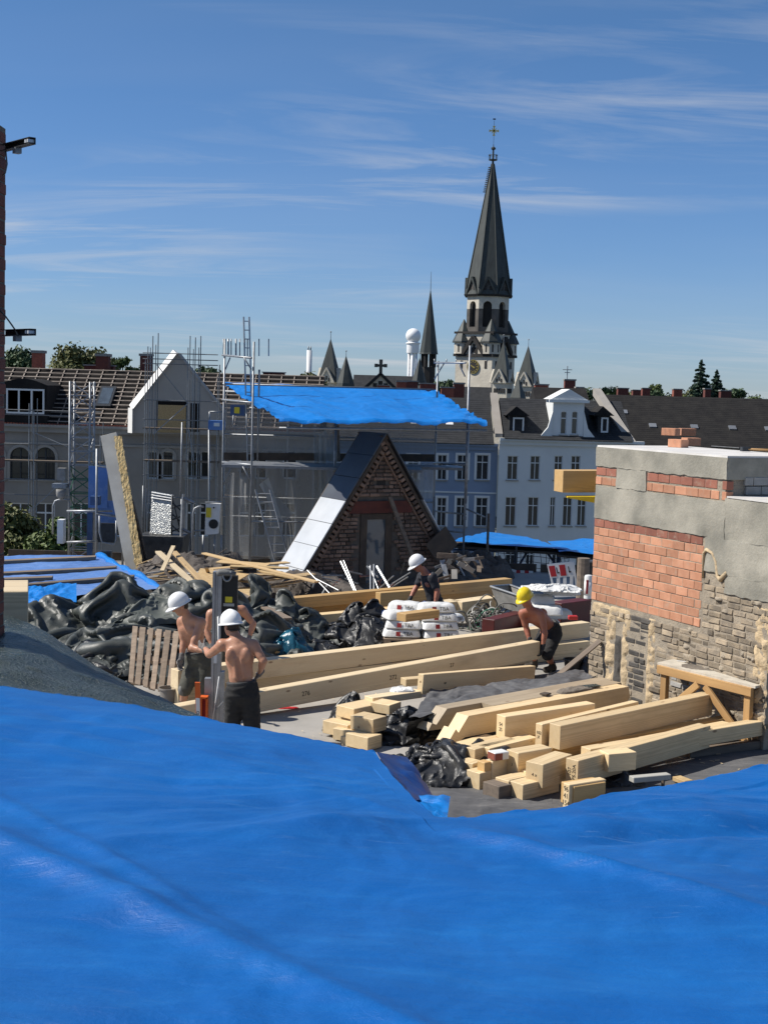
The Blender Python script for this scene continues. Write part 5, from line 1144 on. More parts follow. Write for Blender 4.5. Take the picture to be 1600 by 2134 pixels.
# decks with toe boards
def deck_plank(pxa, pxb, pya, pyb, D0, D1_, n=3, name='deck_plank'):
    for k in range(n):
        ta, tb = k / n, (k + .93) / n; D0k, D1k = lerp(D0, D1_, ta), lerp(D0, D1_, tb); za = P3(pxa, pya, D0).z
        a, b_ = P3(pxa, pya, D0), P3(pxb, pyb, D0)
        MB().hexa([V(a.x, D0k, za - .06), V(b_.x, D0k, za - .06), V(b_.x, D1k, za - .06), V(a.x, D1k, za - .06), V(a.x, D0k, za), V(b_.x, D0k, za), V(b_.x, D1k, za), V(a.x, D1k, za)]).build(name, 'galv', sc)
deck_plank(462, 880, 968, 968, 31.2, 33.0); deck_plank(700, 965, 968, 968, 32.4, 33.4, 2)
a, b_ = P3(466, 948, DB), P3(905, 952, DB + .3); MB().hexa([a + V(0, 0, -.12), b_ + V(0, 0, -.12), b_ + V(0, .03, -.12), a + V(0, .03, -.12), a + V(0, 0, .06), b_ + V(0, 0, .06), b_ + V(0, .03, .06), a + V(0, .03, .06)]).build('toe_board', 'board_brown', sc)
a, b_ = P3(700, 885, DF + 1.2), P3(703, 960, DF + 1.2); MB().tube(a, b_, .07, n=4).build('post', 'old_timber', sc)
# access ladders
def ladder(parent, a0, a1, w, n, matn='alu', name='ladder'):
    a0, a1, w = Vector(a0), Vector(a1), Vector(w); l = MB().tube(a0, a1, .022, n=6).tube(a0 + w, a1 + w, .022, n=6)
    o = None
    for s_ in (V(0, 0, 0), w):
        q = MB().tube(a0 + s_, a1 + s_, .022, n=6).build('stile', matn, parent)
    for k in range(n):
        t_ = (k + .5) / n; MB().tube(lerp(a0, a1, t_), lerp(a0, a1, t_) + w, .013, n=6).build('rung', matn, parent)
ladder(sc, P3(575, 1178, DF - .1), P3(532, 1020, DF + .1), P3(560, 1020, DF + .3) - P3(530, 1020, DF + .3), 9)
ladder(sc, P3(520, 1100, DB), P3(508, 660, DB), V(.13, 0, 0), 24)
# nets and loose dust sheets
def curtain(parent, pa, pb, pyt, pyb, D0, D1_, matn, amp, freq, seed, name='dust_net'):
    n, k = 70, 26; P = np.zeros((k, n, 3))
    for i in range(n):
        t_ = i / (n - 1); px = lerp(pa, pb, t_); D = lerp(D0, D1_, t_); tp_, bt_ = Dp(px, pyt, D), Dp(px, pyb, D)
        for j in range(k):
            s_ = j / (k - 1); q = lerp(tp_, bt_, s_); P[j, i] = (q.x, D + amp * s_ ** .5 * math.sin(t_ * freq + 1.3 * math.sin(t_ * freq * .37 + seed)) + amp * .6 * float(gnoise(t_ * 6, s_ * 2, seed)), q.z)
    return MB().grid(P).build(name, matn, parent, smooth=True)
curtain(sc, 468, 905, 905, 948, DB + .1, DB + .5, 'dust_net', .03, 20, 1); curtain(sc, 480, 690, 975, 1165, DB - .2, DB + .2, 'dust_net', .10, 24, 2); curtain(sc, 470, 905, 838, 905, DB + .15, DB + .55, 'dust_net', .03, 16, 3)
curtain(sc, 655, 700, 905, 1100, DB - .4, DB - .2, 'dust_sheet', .12, 16, 4, 'dust_sheet'); curtain(sc, 470, 520, 985, 1150, DB - .5, DB - .5, 'dust_net', .08, 12, 5); curtain(sc, 850, 905, 965, 1040, DB - .1, DB + .3, 'dust_sheet', .06, 9, 7, 'dust_sheet')
a, b_ = P3(548, 1010, DF + .6), P3(600, 1110, DF + .6)
for i, (q0, q1, q2) in enumerate((((545, 1000), (612, 1070), (575, 1105)), ((560, 995), (540, 1010), (590, 1090)))):
    MB().poly([P3(*q0, DF + .9), P3(*q1, DF + 1.1), P3(*q2, DF + .8)]).build('dust_sheet', 'dust_sheet', sc)
# control box hung in the frame
MB().obox(P3(496, 855, DF + .9), (.16, 0, 0), (0, .1, 0), (0, 0, .12)).build('site_box', 'blue_steel', label='blue site box with yellow sticker hung in the scaffold frame', cat='box')
MB().obox(P3(494, 855, DF + .78), (.06, 0, 0), (0, .005, 0), (0, 0, .07)).build('sticker', 'yellow_sticker', bpy.data.objects['site_box'])
MB().path([P3(487, 865, DF + .7), P3(485, 885, DF + .7), P3(490, 893, DF + .7), P3(512, 893, DF + .7), P3(515, 885, DF + .7), P3(514, 862, DF + .7)], .014, 7).build('guard_loop', 'galv', sc, smooth=True)
# canopy: crumpled bright blue tarp on scaffold rails
FL, FR, BR, BL = P3(582, 872, 28.9), P3(1015, 878, 29.6), P3(908, 816, 35.2), P3(468, 799, 35.0)
n, k = 140, 60; u = np.linspace(0, 1, n)[None, :, None]; v = np.linspace(0, 1, k)[:, None, None]
Q = (np.array(FL) * (1 - u) + np.array(FR) * u) * (1 - v) + (np.array(BL) * (1 - u) + np.array(BR) * u) * v
X, Y = Q[..., 0], Q[..., 1]; uu, vv_ = u[..., 0] + 0 * v[..., 0], v[..., 0] + 0 * u[..., 0]
Q[..., 2] += .028 * tri(uu * 9 + .5 * vv_ + .5 * gnoise(X * .8, Y * .8, 3)) * (1 - vv_) ** 1.5 * .9 - .10 * np.sin(3.14 * vv_) * (.5 + .5 * np.sin(uu * 18)) * .6 + .020 * crease(X, Y, 21, 6, 1.3) + .05 * gnoise(X * .5, Y * .7, 5.)
Q[..., 2] += .04 * np.clip(.12 - uu, 0, 1) * 6 * crease(X * 2, Y * 2, 5, 4, 1.6) + .04 * np.clip(uu - .86, 0, 1) * 6 * crease(X * 2, Y * 2, 6, 4, 1.6)
can = thing('blue_canopy', V(Q[..., 0].mean(), Q[..., 1].mean(), 3.6), 'bright blue tarpaulin canopy stretched over the scaffold above the gable', 'canopy')
hang = Q[0] + np.stack([0 * uu[0], -.03 + 0 * uu[0], -.07 - .03 * gnoise(uu[0] * 30, 0, 2)], -1)
MB().grid(np.concatenate([hang[None], Q], 0)).build('tarpaulin', 'tarp_sky', can, smooth=True)
for a, b_ in ((FL, FR), (BL, BR), (lerp(FL, BL, .5), lerp(FR, BR, .5))): MB().tube(Vector(a) - V(0, -.06, .2), Vector(b_) - V(0, -.06, .2), .025, n=8).build('rail', 'galv', can, smooth=True)
for px, D in ((700, 31.5), (975, 31.2)): p = P3(px, 880, D); MB().tube(V(p.x, p.y, 1.8), V(p.x, p.y, p.z), .035, n=8).build('prop', 'galv', can, smooth=True)
# right of the gable: single standards with ledgers
sr = thing('scaffold_tubes', P3(970, 1165, 31.6), 'loose scaffold pole frame with red couplers right of the gable', 'scaffold')
for a, b_, D in (((905, 1035), (905, 1180), 33.4), ((970, 1060), (1010, 1078), 33), ((915, 1105), (968, 1110), 33.5)): pole(sr, P3(*a, D), P3(*b_, D), .022, 'tube')
for px, py in ((905, 1110), (968, 1080)): MB().obox(P3(px, py, 33.2), (.04, 0, 0), (0, .04, 0), (0, 0, .04)).build('coupler', 'galv', sr)

# ================================================================ material lift mast at left
lm = thing('lift_mast', P3(165, 1150, 32), 'green and grey lattice mast of the material lift at left', 'lift')
def lattice(parent, c, w, z0, z1, n, matn_leg, matn_br, r=.026):
    cs = [V(c.x + sx * w / 2, c.y + sy * w / 2, 0) for sx, sy in ((-1, -1), (1, -1), (1, 1), (-1, 1))]
    for q in cs: MB().tube(V(q.x, q.y, z0), V(q.x, q.y, z1), r, n=8).build('mast_leg', 'galv' if matn_leg is None else matn_leg, parent, smooth=True)
    for k in range(n):
        za, zb_ = lerp(z0, z1, k / n), lerp(z0, z1, (k + 1) / n)
        for f in range(4):
            a, b_ = cs[f], cs[(f + 1) % 4]; mt = matn_br(k)
            MB().tube(V(a.x, a.y, za), V(b_.x, b_.y, za), .014, n=5).build('cross_bar', mt, parent); 
            s_ = (za, zb_) if (k + f) % 2 else (zb_, za); MB().tube(V(a.x, a.y, s_[0]), V(b_.x, b_.y, s_[1]), .013, n=5).build('diagonal', mt, parent)
c = P3(166, 950, 32); lattice(lm, V(c.x, c.y + .25, 0), .46, .1, P3(166, 795, 32).z, 13, None, lambda k: 'green_steel' if 2 <= k < 7 else 'galv')
MB().box((c.x - .36, c.y + .02, .1), (c.x - .2, c.y + .5, .14)).build('foot_plate', 'steel_dark', lm)
m = MB(); p = P3(120, 1055, 31.9); m.path([p + V(-.1, 0, -.65), p + V(-.1, 0, .0), p + V(-.05, 0, .12), p + V(.1, 0, .17), p + V(.3, 0, .15)], .022, 8); m.build('guard_loop', 'galv', lm, smooth=True)
MB().obox(P3(126, 1012, 31.9), (.16, 0, 0), (0, .14, 0), (0, 0, .05)).build('gear_cover', 'galv', lm); MB().lathe(P3(128, 1025, 31.8), [(.02, -.18), (.11, -.1), (.12, 0), (.12, .06)], 10).build('motor', 'trough_grey', lm, smooth=True)
MB().obox(P3(130, 988, 31.9), (.09, 0, 0), (0, .1, 0), (0, 0, .14)).build('motor_box', 'trough_grey', lm)
MB().obox(P3(129, 1107, 31.5), (.07, 0, 0), (0, .14, 0), (0, 0, .27)).build('switch_box', 'white_paint', label='white switch box on the foot of the lift mast', cat='box')
cg = thing('lift_cage', P3(225, 1160, 31.5), 'blue and grey lift cage standing beside the lattice mast', 'lift')
MB().obox(P3(205, 1015, 31.9), (.22, 0, 0), (0, .02, 0), (0, 0, .48)).build('side_panel', 'tarp_pale_blue', cg); MB().obox(P3(225, 1075, 31.95), (.22, 0, 0), (0, .02, 0), (0, 0, .35)).build('side_panel', 'tarp_pale_blue', cg)
MB().obox(P3(200, 1043, 31.4), (.10, 0, 0), (0, .12, 0), (0, 0, .10)).build('drive_unit', 'blue_steel', cg); MB().obox(P3(188, 1115, 31.9), (.06, 0, 0), (0, .04, 0), (0, 0, .55)).build('rail', 'blue_steel', cg)
for px, y0 in ((202, 935), (258, 950)): vpole(cg, px, y0, 31.2, .1, .026)
for py in (970, 1070): pole(cg, P3(202, py, 31.2), P3(258, py + 8, 31.2), .03, 'rail')
pole(cg, P3(140, 1065, 31.3), P3(235, 1065, 31.3), .026, 'rail'); pole(cg, P3(140, 1130, 31.3), P3(204, 1128, 31.3), .026, 'rail')
MB().path([P3(208, 1075, 31), P3(208, 1110, 31), P3(213, 1130, 31), P3(238, 1135, 31), P3(243, 1125, 31), P3(243, 1085, 31)], .02, 8).build('gate_loop', 'galv', cg, smooth=True)
MB().obox(P3(222, 1110, 31.6), (.2, 0, 0), (0, .05, 0), (0, 0, .22)).build('panel', 'steel_dark', cg); MB().obox(P3(222, 1160, 31.2), (.13, 0, 0), (0, .05, 0), (0, 0, .14)).build('window_frame', 'galv', cg); MB().obox(P3(222, 1160, 31.12), (.09, 0, 0), (0, .005, 0), (0, 0, .1)).build('pane', 'glass_blue', cg)
# tall leaning boards
def leaner(name, top, bot, w, th, matn, label, D0, D1_, cat='board'):
    a, b_ = P3(*bot, D0), P3(*top, D1_); x = (b_ - a); L = x.length; x.normalize(); y = V(0, 1, 0); y = (y - x * y.dot(x)).normalized(); z_ = x.cross(y)
    return inst(name, bmesh_box(L, th, w, .004, matn), frame(x, y, z_, (a + b_) / 2), None, label, cat)
ip = leaner('insulation_board', (228, 906), (284, 1198), .36, .12, 'board_grey', 'tall grey faced insulation board with yellow core leaning by the lift cage', 29.6, 30.6)
a, b_ = P3(288, 1198, 29.55), P3(240, 908, 30.53); x = (b_ - a).normalized(); m = MB(); n = 60
P = np.zeros((n, 7, 3))
for i in range(n):
    for j in range(7):
        q = lerp(a, b_, i / (n - 1)); w_ = .045 + .17 * (j / 6 - .5) + .012 * float(gnoise(i * .6, j * .5, 3)); P[i, j] = (q.x + w_ + .03 + .02 * float(gnoise(i * .9, 0, 5)), q.y - .085 + .012 * float(gnoise(i * .5, j * .8, 8)), q.z)
MB().grid(P).build('torn_face', 'insulation', ip).matrix_parent_inverse = ip.matrix_basis.inverted()
tf = bpy.data.objects['torn_face']; me = tf.data
for vtx in me.vertices: vtx.co = vtx.co + org(ip)
leaner('brown_plank', (262, 1000), (300, 1200), .05, .12, 'osb', 'light plank leaning against the right edge of the insulation board', 29.6, 30.5, 'plank'); leaner('dark_board', (266, 1010), (309, 1203), .035, .16, 'board_brown', 'dark brown board leaning right of the light plank', 29.65, 30.5, 'board'); leaner('dark_board', (275, 1040), (317, 1204), .03, .16, 'board_brown', 'rightmost short dark board in the leaning row beside the lift', 29.7, 30.4, 'board')
# tread plate ramp and grey steel frames
tpm, nt, b, vec, col = mat('tread_plate', (.50, .51, .50), (.40, .41, .40), 6, .4, .6)
vo = N(nt, 'ShaderNodeTexVoronoi', Scale=42., feature='F1'); nt.links.new(vec, vo.inputs['Vector']); bp = N(nt, 'ShaderNodeBump', Strength=1., Distance=.014); nt.links.new(vo.outputs['Distance'], bp.inputs['Height']); nt.links.new(bp.outputs[0], b.inputs['Normal'])
tr = thing('tread_plate_ramp', P3(345, 1110, 31.5), 'upright aluminium tread plate ramp left of the grey gate frame', 'ramp')
a, b_, c, d = P3(312, 1118, 31.4), P3(358, 1120, 31.2), P3(362, 1032, 31.3), P3(317, 1024, 31.5)
MB().prism([a, b_, c, d], (0, .05, 0)).build('plate', 'tread_plate', tr)
for k in range(3): t_ = k * .06; MB().tube(lerp(d, a, t_ + .02) - V(0, .02, 0), lerp(c, b_, t_ + .02) - V(0, .02, 0), .018, n=6).build('rib', 'alu', tr)
rs = random.Random(3)
a2, c2 = P3(360, 1120, 31.2), P3(378, 1040, 31.3)
for k in range(7): pole(tr, P3(359, 1035 + 12 * k, 31.25), P3(378, 1040 + 12 * ((k + (1 if k % 2 else -1)) % 7), 31.35), .016, 'brace', 'steel_dark')
pole(tr, P3(359, 1032, 31.25), P3(358, 1125, 31.2), .02, 'post', 'steel_dark'); pole(tr, P3(379, 1040, 31.3), P3(376, 1125, 31.3), .02, 'post', 'galv')
for px in (299, 305, 311): pole(tr, P3(px, 1012 + (px - 299), 31.8), P3(px - 1, 1110, 31.8), .02, 'post', 'galv')
gf = thing('grey_gate_frame', P3(395, 1125, 31), 'grey steel gate frame of square tubes left of the white machine cover', 'gate')
for a, b_ in (((382, 1030), (378, 1122)), ((402, 1050), (398, 1175)), ((382, 1038), (405, 1048)), ((378, 1102), (400, 1112)), ((400, 1112), (398, 1172))): MB().tube(P3(*a, 31), P3(*b_, 31), .038, n=4).build('bar', 'galv', gf)
MB().path([P3(401, 1170, 30.8), P3(403, 1070, 30.8), P3(406, 1060, 30.8), P3(414, 1056, 30.8), P3(425, 1056, 30.8)], .026, 8).build('loop', 'galv', gf, smooth=True); pole(gf, P3(402, 1107, 30.8), P3(426, 1105, 30.8), .022, 'bar')
pole(gf, P3(380, 880, 31), P3(376, 1035, 31), .018, 'pole')
mc = thing('machine_cover', P3(442, 1115, 31), 'white machine cover with round black opening and yellow sticker', 'machine')
a, b_, c, d = P3(427, 1115, 31), P3(455, 1112, 31), P3(460, 1050, 31), P3(429, 1048, 31); MB().prism([a, b_, c, d], (0, .18, 0)).build('panel', 'white_paint', mc)
cc = P3(445, 1092, 30.98); n = 24; MB().prism([cc + V(.105 * math.cos(6.2832 * k / n), 0, .105 * math.sin(6.2832 * k / n)) for k in range(n)], (0, .02, 0)).build('opening', 'black_plastic_part', mc)
MB().obox(P3(435, 1068, 30.97), (.055, 0, 0), (0, .006, 0), (0, 0, .11)).build('sticker', 'yellow_sticker', mc); MB().tube(P3(446, 1058, 30.99), P3(446, 1058, 30.94), .02, n=8).build('knob', 'black_plastic_part', mc)
for px in (424, 448, 462): pole(mc, P3(px, 1115, 31.1), P3(px - 1, 1175, 31.1), .024, 'leg')
MB().tube(P3(428, 1047, 30.95), P3(462, 1046, 30.95), .02, n=6).build('rail', 'galv', mc)
# dark skip with blue bag
sk_ = MB(); a, b_ = P3(300, 1175, 30.8), P3(372, 1175, 30.8); zt = P3(330, 1118, 30.8).z
sk_.prism([V(a.x, a.y, .1), V(b_.x, a.y, .1), V(b_.x + .1, a.y, zt), V(a.x - .12, a.y, zt)], (0, 1.2, 0)); sk_.build('rubble_skip', 'bucket_black', label='dark rubble tub in front of the tread plate ramp', cat='tub')

# ================================================================ scaffolding on the beige house, far
def far_scaffold(label, pxs_, tops, D, decks, pz0=1180, group=None, extra=()):
    o = thing('facade_scaffold', P3(pxs_[0], pz0, D), label, 'scaffold', group)
    for px, tp in zip(pxs_, tops):
        p = P3(px, 950, D); MB().tube(V(p.x, p.y, -18.9), V(p.x, p.y, P3(px, tp, D).z), .034, n=6).build('standard', 'steel_mid', o); MB().tube(V(p.x, p.y - .9, -18.9), V(p.x, p.y - .9, P3(px, tp + 25, D).z), .03, n=6).build('standard', 'galv', o)
    for py, isdeck in decks:
        a, b_ = P3(pxs_[0] - 3, py, D), P3(pxs_[-1] + 3, py, D); z_ = (a.z + b_.z) / 2
        if isdeck: MB().box((a.x, D - .9, z_ - .06), (b_.x, D, z_ + .04)).build('deck', 'old_timber', o)
        else: MB().tube(V(a.x, D - .9, z_), V(b_.x, D - .9, z_), .035, n=6).build('guard_rail', 'steel_mid', o)
    for (a, b_) in extra: MB().tube(P3(*a, D - .9), P3(*b_, D - .9), .035, n=6).build('brace', 'galv', o)
    return o
dk = [(895, 0), (905, 0), (912, 1), (942, 0), (958, 1), (1000, 0), (1018, 0), (1035, 1)]
far_scaffold('thin scaffold in front of the left arched windows of the beige house', [-20, 68, 78, 150, 215], [860, 815, 830, 870, 880], 93.4, [(855, 0), (865, 0), (925, 0), (960, 1), (998, 0), (1030, 0)], extra=(((70, 1060), (135, 1000)), ((68, 900), (150, 935))))
far_scaffold('tall scaffold around the white edged gable of the beige house', [306, 316, 327, 393, 404, 415, 455], [722, 700, 694, 700, 703, 700, 760], 92.6, [(738, 0), (750, 0), (760, 0), (835, 0), (875, 0), (893, 1), (925, 0), (960, 1), (990, 0), (1035, 0)], extra=(((327, 760), (393, 842)), ((393, 840), (320, 905)), ((404, 960), (393, 893))))
far_scaffold('scaffold on the right end of the beige house behind the dust nets', [470, 540, 600, 655], [790, 800, 805, 810], 93.0, [(880, 0), (893, 1), (955, 0), (965, 1), (1035, 1)])
wa = thing('work_platform', P3(452, 890, 60), 'small blue work platform box beside the left canopy pole', 'platform')
MB().obox(P3(452, 886, 60), (.33, 0, 0), (0, .3, 0), (0, 0, .2)).build('box', 'tarp_pale_blue', wa); MB().obox(P3(452, 885, 59.68), (.12, 0, 0), (0, .01, 0), (0, 0, .07)).build('label_plate', 'paper_white', wa)
for a, b_ in (((437, 876), (437, 858)), ((464, 876), (464, 858)), ((437, 858), (464, 858))): pole(wa, P3(*a, 59.9), P3(*b_, 59.9), .03, 'rail')
for a_ in ((436, 1180), (466, 1180)): pole(wa, P3(a_[0], 893, 60), P3(*a_, 60), .04, 'leg')

# ================================================================ right: low blue roofs, netting, barrier
lr = thing('blue_lean_to', P3(1030, 1160, 36), 'dark framed shelter with blue tarpaulin roof beyond the roof edge at right', 'shelter')
def lowroof(c4, matn, seed):
    n, k = 60, 24; u = np.linspace(0, 1, n)[None, :, None]; v = np.linspace(0, 1, k)[:, None, None]; A_, B_, C_, D_ = [np.array(q) for q in c4]
    Q = (A_ * (1 - u) + B_ * u) * (1 - v) + (D_ * (1 - u) + C_ * u) * v; Q[..., 2] += .02 * crease(Q[..., 0], Q[..., 1], seed, 5, 1.2) + .03 * gnoise(Q[..., 0], Q[..., 1], seed)
    MB().grid(Q).build('tarpaulin', matn, lr, smooth=True); MB().prism([Vector(A_) - V(0, 0, .1), Vector(B_) - V(0, 0, .1), Vector(C_) - V(0, 0, .1), Vector(D_) - V(0, 0, .1)], (0, 0, -.05)).build('sheathing', 'board_brown', lr)
lowroof((P3(925, 1128, 34.5), P3(1190, 1146, 34.5), P3(1095, 1118, 40), P3(1015, 1109, 40)), 'tarp_sky', 31); lowroof((P3(1165, 1149, 34), P3(1260, 1156, 34), P3(1250, 1122, 39), P3(1140, 1128, 39)), 'tarp_sky', 33)
for px in (1075, 1165, 995): p = P3(px, 1140, 35); MB().tube(V(p.x, p.y, -2), V(p.x, p.y, p.z - .05), .05, n=6).build('post', 'blue_steel', lr)
for a, b_ in (((1077, 1185), (1098, 1150)), ((1160, 1180), (1138, 1150)), ((925, 1145), (1180, 1152))): pole(lr, P3(*a, 35), P3(*b_, 35), .03, 'brace', 'blue_steel')
nt_ = thing('safety_net', P3(1060, 1210, 34.3), 'dark safety net hung along the roof edge at right', 'net')
m = MB()
for k in range(26): px = 925 + k * 10.5; m.path([P3(px + 3 * math.sin(k), 1150, 34.3), P3(px + 5 * math.sin(k * 1.7), 1180, 34.2), P3(px + 3 * math.sin(k * 2.3), 1215, 34.2)], .007, 4)
for k in range(7): py = 1152 + k * 10; m.path([P3(925 + q * 20, py + 3 * math.sin(q * 1.1 + k) , 34.25) for q in range(14)], .007, 4)
m.build('mesh_cords', 'ink', nt_, kind='stuff')
for px in (1015, 1075, 925): p = P3(px, 1150, 33.3); MB().tube(V(p.x, p.y, 0), V(p.x, p.y, P3(px, 1070 if px == 1015 else 1140, 33.3).z), .035 if px == 1015 else .025, n=6).build('post', 'old_timber' if px == 1015 else 'steel_dark', nt_)
rt_ = MB(); pts = [P3(905, 1165, 33.2), P3(1015, 1175, 33.2), P3(1075, 1191, 33.2), P3(1110, 1193, 33.2)]
for i in range(3):
    for k in range(4):
        a, b_ = lerp(pts[i], pts[i + 1], k / 4), lerp(pts[i], pts[i + 1], (k + 1) / 4); MB().obox((a + b_) / 2, (b_ - a) / 2, (0, .004, 0), (0, 0, .035)).build('tape_stripe', 'red_paint' if k % 2 == 0 else 'white_paint', nt_)
# barrier board
bd = thing('barrier_board', P3(1172, 1245, 29), 'red and white plastic site barrier tilted beside a dark post', 'barrier')
def bp_(u, v_, d=0.):  # board local
    A_, B_, C_, D_ = P3(1156, 1245, 29), P3(1205, 1243, 29.1), P3(1196, 1170, 29.3), P3(1139, 1176, 29.2); q = lerp(lerp(A_, B_, u), lerp(D_, C_, u), v_); return q + V(0, d, 0)
def bq(name, matn, u0, u1, v0, v1, d=0., th=.05, sh=0.): return MB().prism([bp_(u0, v0, d), bp_(u1, v0, d), bp_(u1 + sh, v1, d), bp_(u0 + sh, v1, d)], (0, th, 0)).build(name, matn, bd)
bq('top_panel', 'white_paint', 0, 1, .58, 1.); bq('foot_rail', 'white_paint', 0, 1, 0, .07); bq('side_post', 'white_paint', 0, .07, .07, .58); bq('side_post', 'white_paint', .93, 1, .07, .58)
for u in (.12, .38, .64): bq('slat', 'white_paint', u, u + .13, .07, .58, sh=.12)
for u in (.04, .42): bq('reflector', 'red_paint', u, u + .22, .62, .94, -.006, .005)
for u in (.30, .74): bq('print_mark', 'ink', u, u + .03, .70, .88, -.006, .005); bq('print_mark', 'ink', u + .03, u + .09, .70, .74, -.006, .005)
bq('clip', 'white_paint', .1, .14, 1., 1.07); bq('clip', 'white_paint', .86, .9, 1., 1.07)
p = P3(1212, 1255, 28.5); MB().tube(V(p.x, p.y, 0), V(p.x, p.y, P3(1212, 1163, 28.5).z), .13, n=12).build('dark_post', 'old_timber', label='thick dark weathered post between barrier and white cartridge', cat='post')
p = P3(1235, 1255, 28.8); MB().box((p.x - .12, p.y, 0), (p.x + .5, p.y + .3, P3(1235, 1172, 28.8).z)).build('dark_cabinet', 'bucket_black', label='dark cabinet half hidden behind the left edge of the chimney block', cat='cabinet')
ct = thing('foam_cartridge', P3(1224, 1255, 27.8), 'white cartridge tube with red print beside the chimney block', 'cartridge')
a = P3(1224, 1250, 27.8); MB().lathe(V(a.x, a.y, P3(1224, 1247, 27.8).z), [(.085, 0), (.085, .44), (.07, .47), (.03, .48)], 16).build('tube', 'white_paint', ct, auto=40)
MB().lathe(V(a.x, a.y, P3(1224, 1240, 27.8).z), [(.087, 0), (.087, .28)], 16).build('print_band', 'white_paint', ct, smooth=True); MB().obox(V(a.x - .035, a.y - .083, P3(1224, 1222, 27.8).z), (.022, 0, 0), (0, .006, 0), (0, 0, .14)).build('red_print', 'red_paint', ct)
# cleaning line: rail along deck edge
er = thing('edge_rail', P3(700, 1190, 33.2), 'low brown edge board along the far edge of the roof deck', 'rail')
for k in range(6): x0 = -9 + k * 3.2; MB().box((x0, 33.25, .02), (x0 + 3.1, 33.3, .22)).build('edge_board', 'board_brown', er)
# ================================================================ low blue roof patch with battens, at left behind the piles
def quadsheet(c4, n, k, fn, name, matn, parent=None, **kw):
    u = np.linspace(0, 1, n)[None, :, None]; v = np.linspace(0, 1, k)[:, None, None]; A_, B_, C_, D_ = [np.array(q) for q in c4]
    Q = (A_ * (1 - u) + B_ * u) * (1 - v) + (D_ * (1 - u) + C_ * u) * v
    Q[..., 2] += fn(Q[..., 0], Q[..., 1], u[..., 0] + 0 * v[..., 0], v[..., 0] + 0 * u[..., 0]); return MB().grid(Q).build(name, matn, parent, smooth=True, **kw)
lb = thing('battened_blue_tarpaulin', P3(150, 1250, 26), 'pale blue tarpaulin held down by dark battens at left', 'tarpaulin')
LA, LB, LC, LD = P3(-120, 1262, 24.0), P3(345, 1228, 24.6), P3(205, 1157, 30.5), P3(-120, 1160, 30.5)
quadsheet((LA, LB, LC, LD), 120, 60, lambda X, Y, u, v: .03 * gnoise(X * .7, Y * .9, 3) + .012 * crease(X, Y, 41, 6, 1.4) + .016 * np.abs(tri(v * 7)), 'sheet', 'tarp_pale_blue', lb)
a, b_ = P3(205, 1160, 30.4), P3(350, 1236, 24.3); MB().path([lerp(a, b_, t) + V(.02 * math.sin(t * 20), 0, .03 + .02 * math.sin(t * 13)) for t in np.linspace(0, 1, 26)], [.07 + .02 * math.sin(i * 1.3) for i in range(26)], 8).build('rolled_edge', 'tarp_sky', lb, smooth=True)
for (xa_, ya_, xb_, yb_, Da, Db) in ((-60, 1176, 200, 1164, 29.2, 29.6), (-60, 1202, 243, 1186, 27.2, 27.8), (-60, 1214, 110, 1207, 26.3, 26.5), (-60, 1232, 280, 1205, 25.2, 26.2)):
    a, b_ = P3(xa_, ya_, Da), P3(xb_, yb_, Db); MB().obox((a + b_) / 2 + V(0, 0, .02), (b_ - a) / 2, V(0, .05, .01), V(0, -.005, .035)).build('batten', 'old_timber', lb)
m = MB(); a, b_ = LA, LB; m.prism([V(LA.x, LA.y, 0), V(LB.x, LB.y, 0), V(LC.x, LC.y, 0), V(LD.x, LD.y, 0)], (0, 0, min(LA.z, LB.z) * .0 + .25)); m.build('kerb_box', 'board_brown', lb)
quadsheet((P3(20, 1262, 22.8), P3(160, 1255, 22.9), P3(160, 1215, 24.4), P3(20, 1225, 24.4)), 60, 30, lambda X, Y, u, v: .05 * crease(X, Y, 44, 6, 2.0) * np.sin(3.14 * u), 'crumpled_fold', 'tarp_sky', lb)
inst('squared_timber', bmesh_box(.5, .6, .30, .006, 'timber_pale'), Matrix.Translation(P3(-12, 1262, 10.3)) @ Matrix.Rotation(.25, 4, 'Z'), None, 'pale squared beam end poking in at the left picture edge', 'timber')

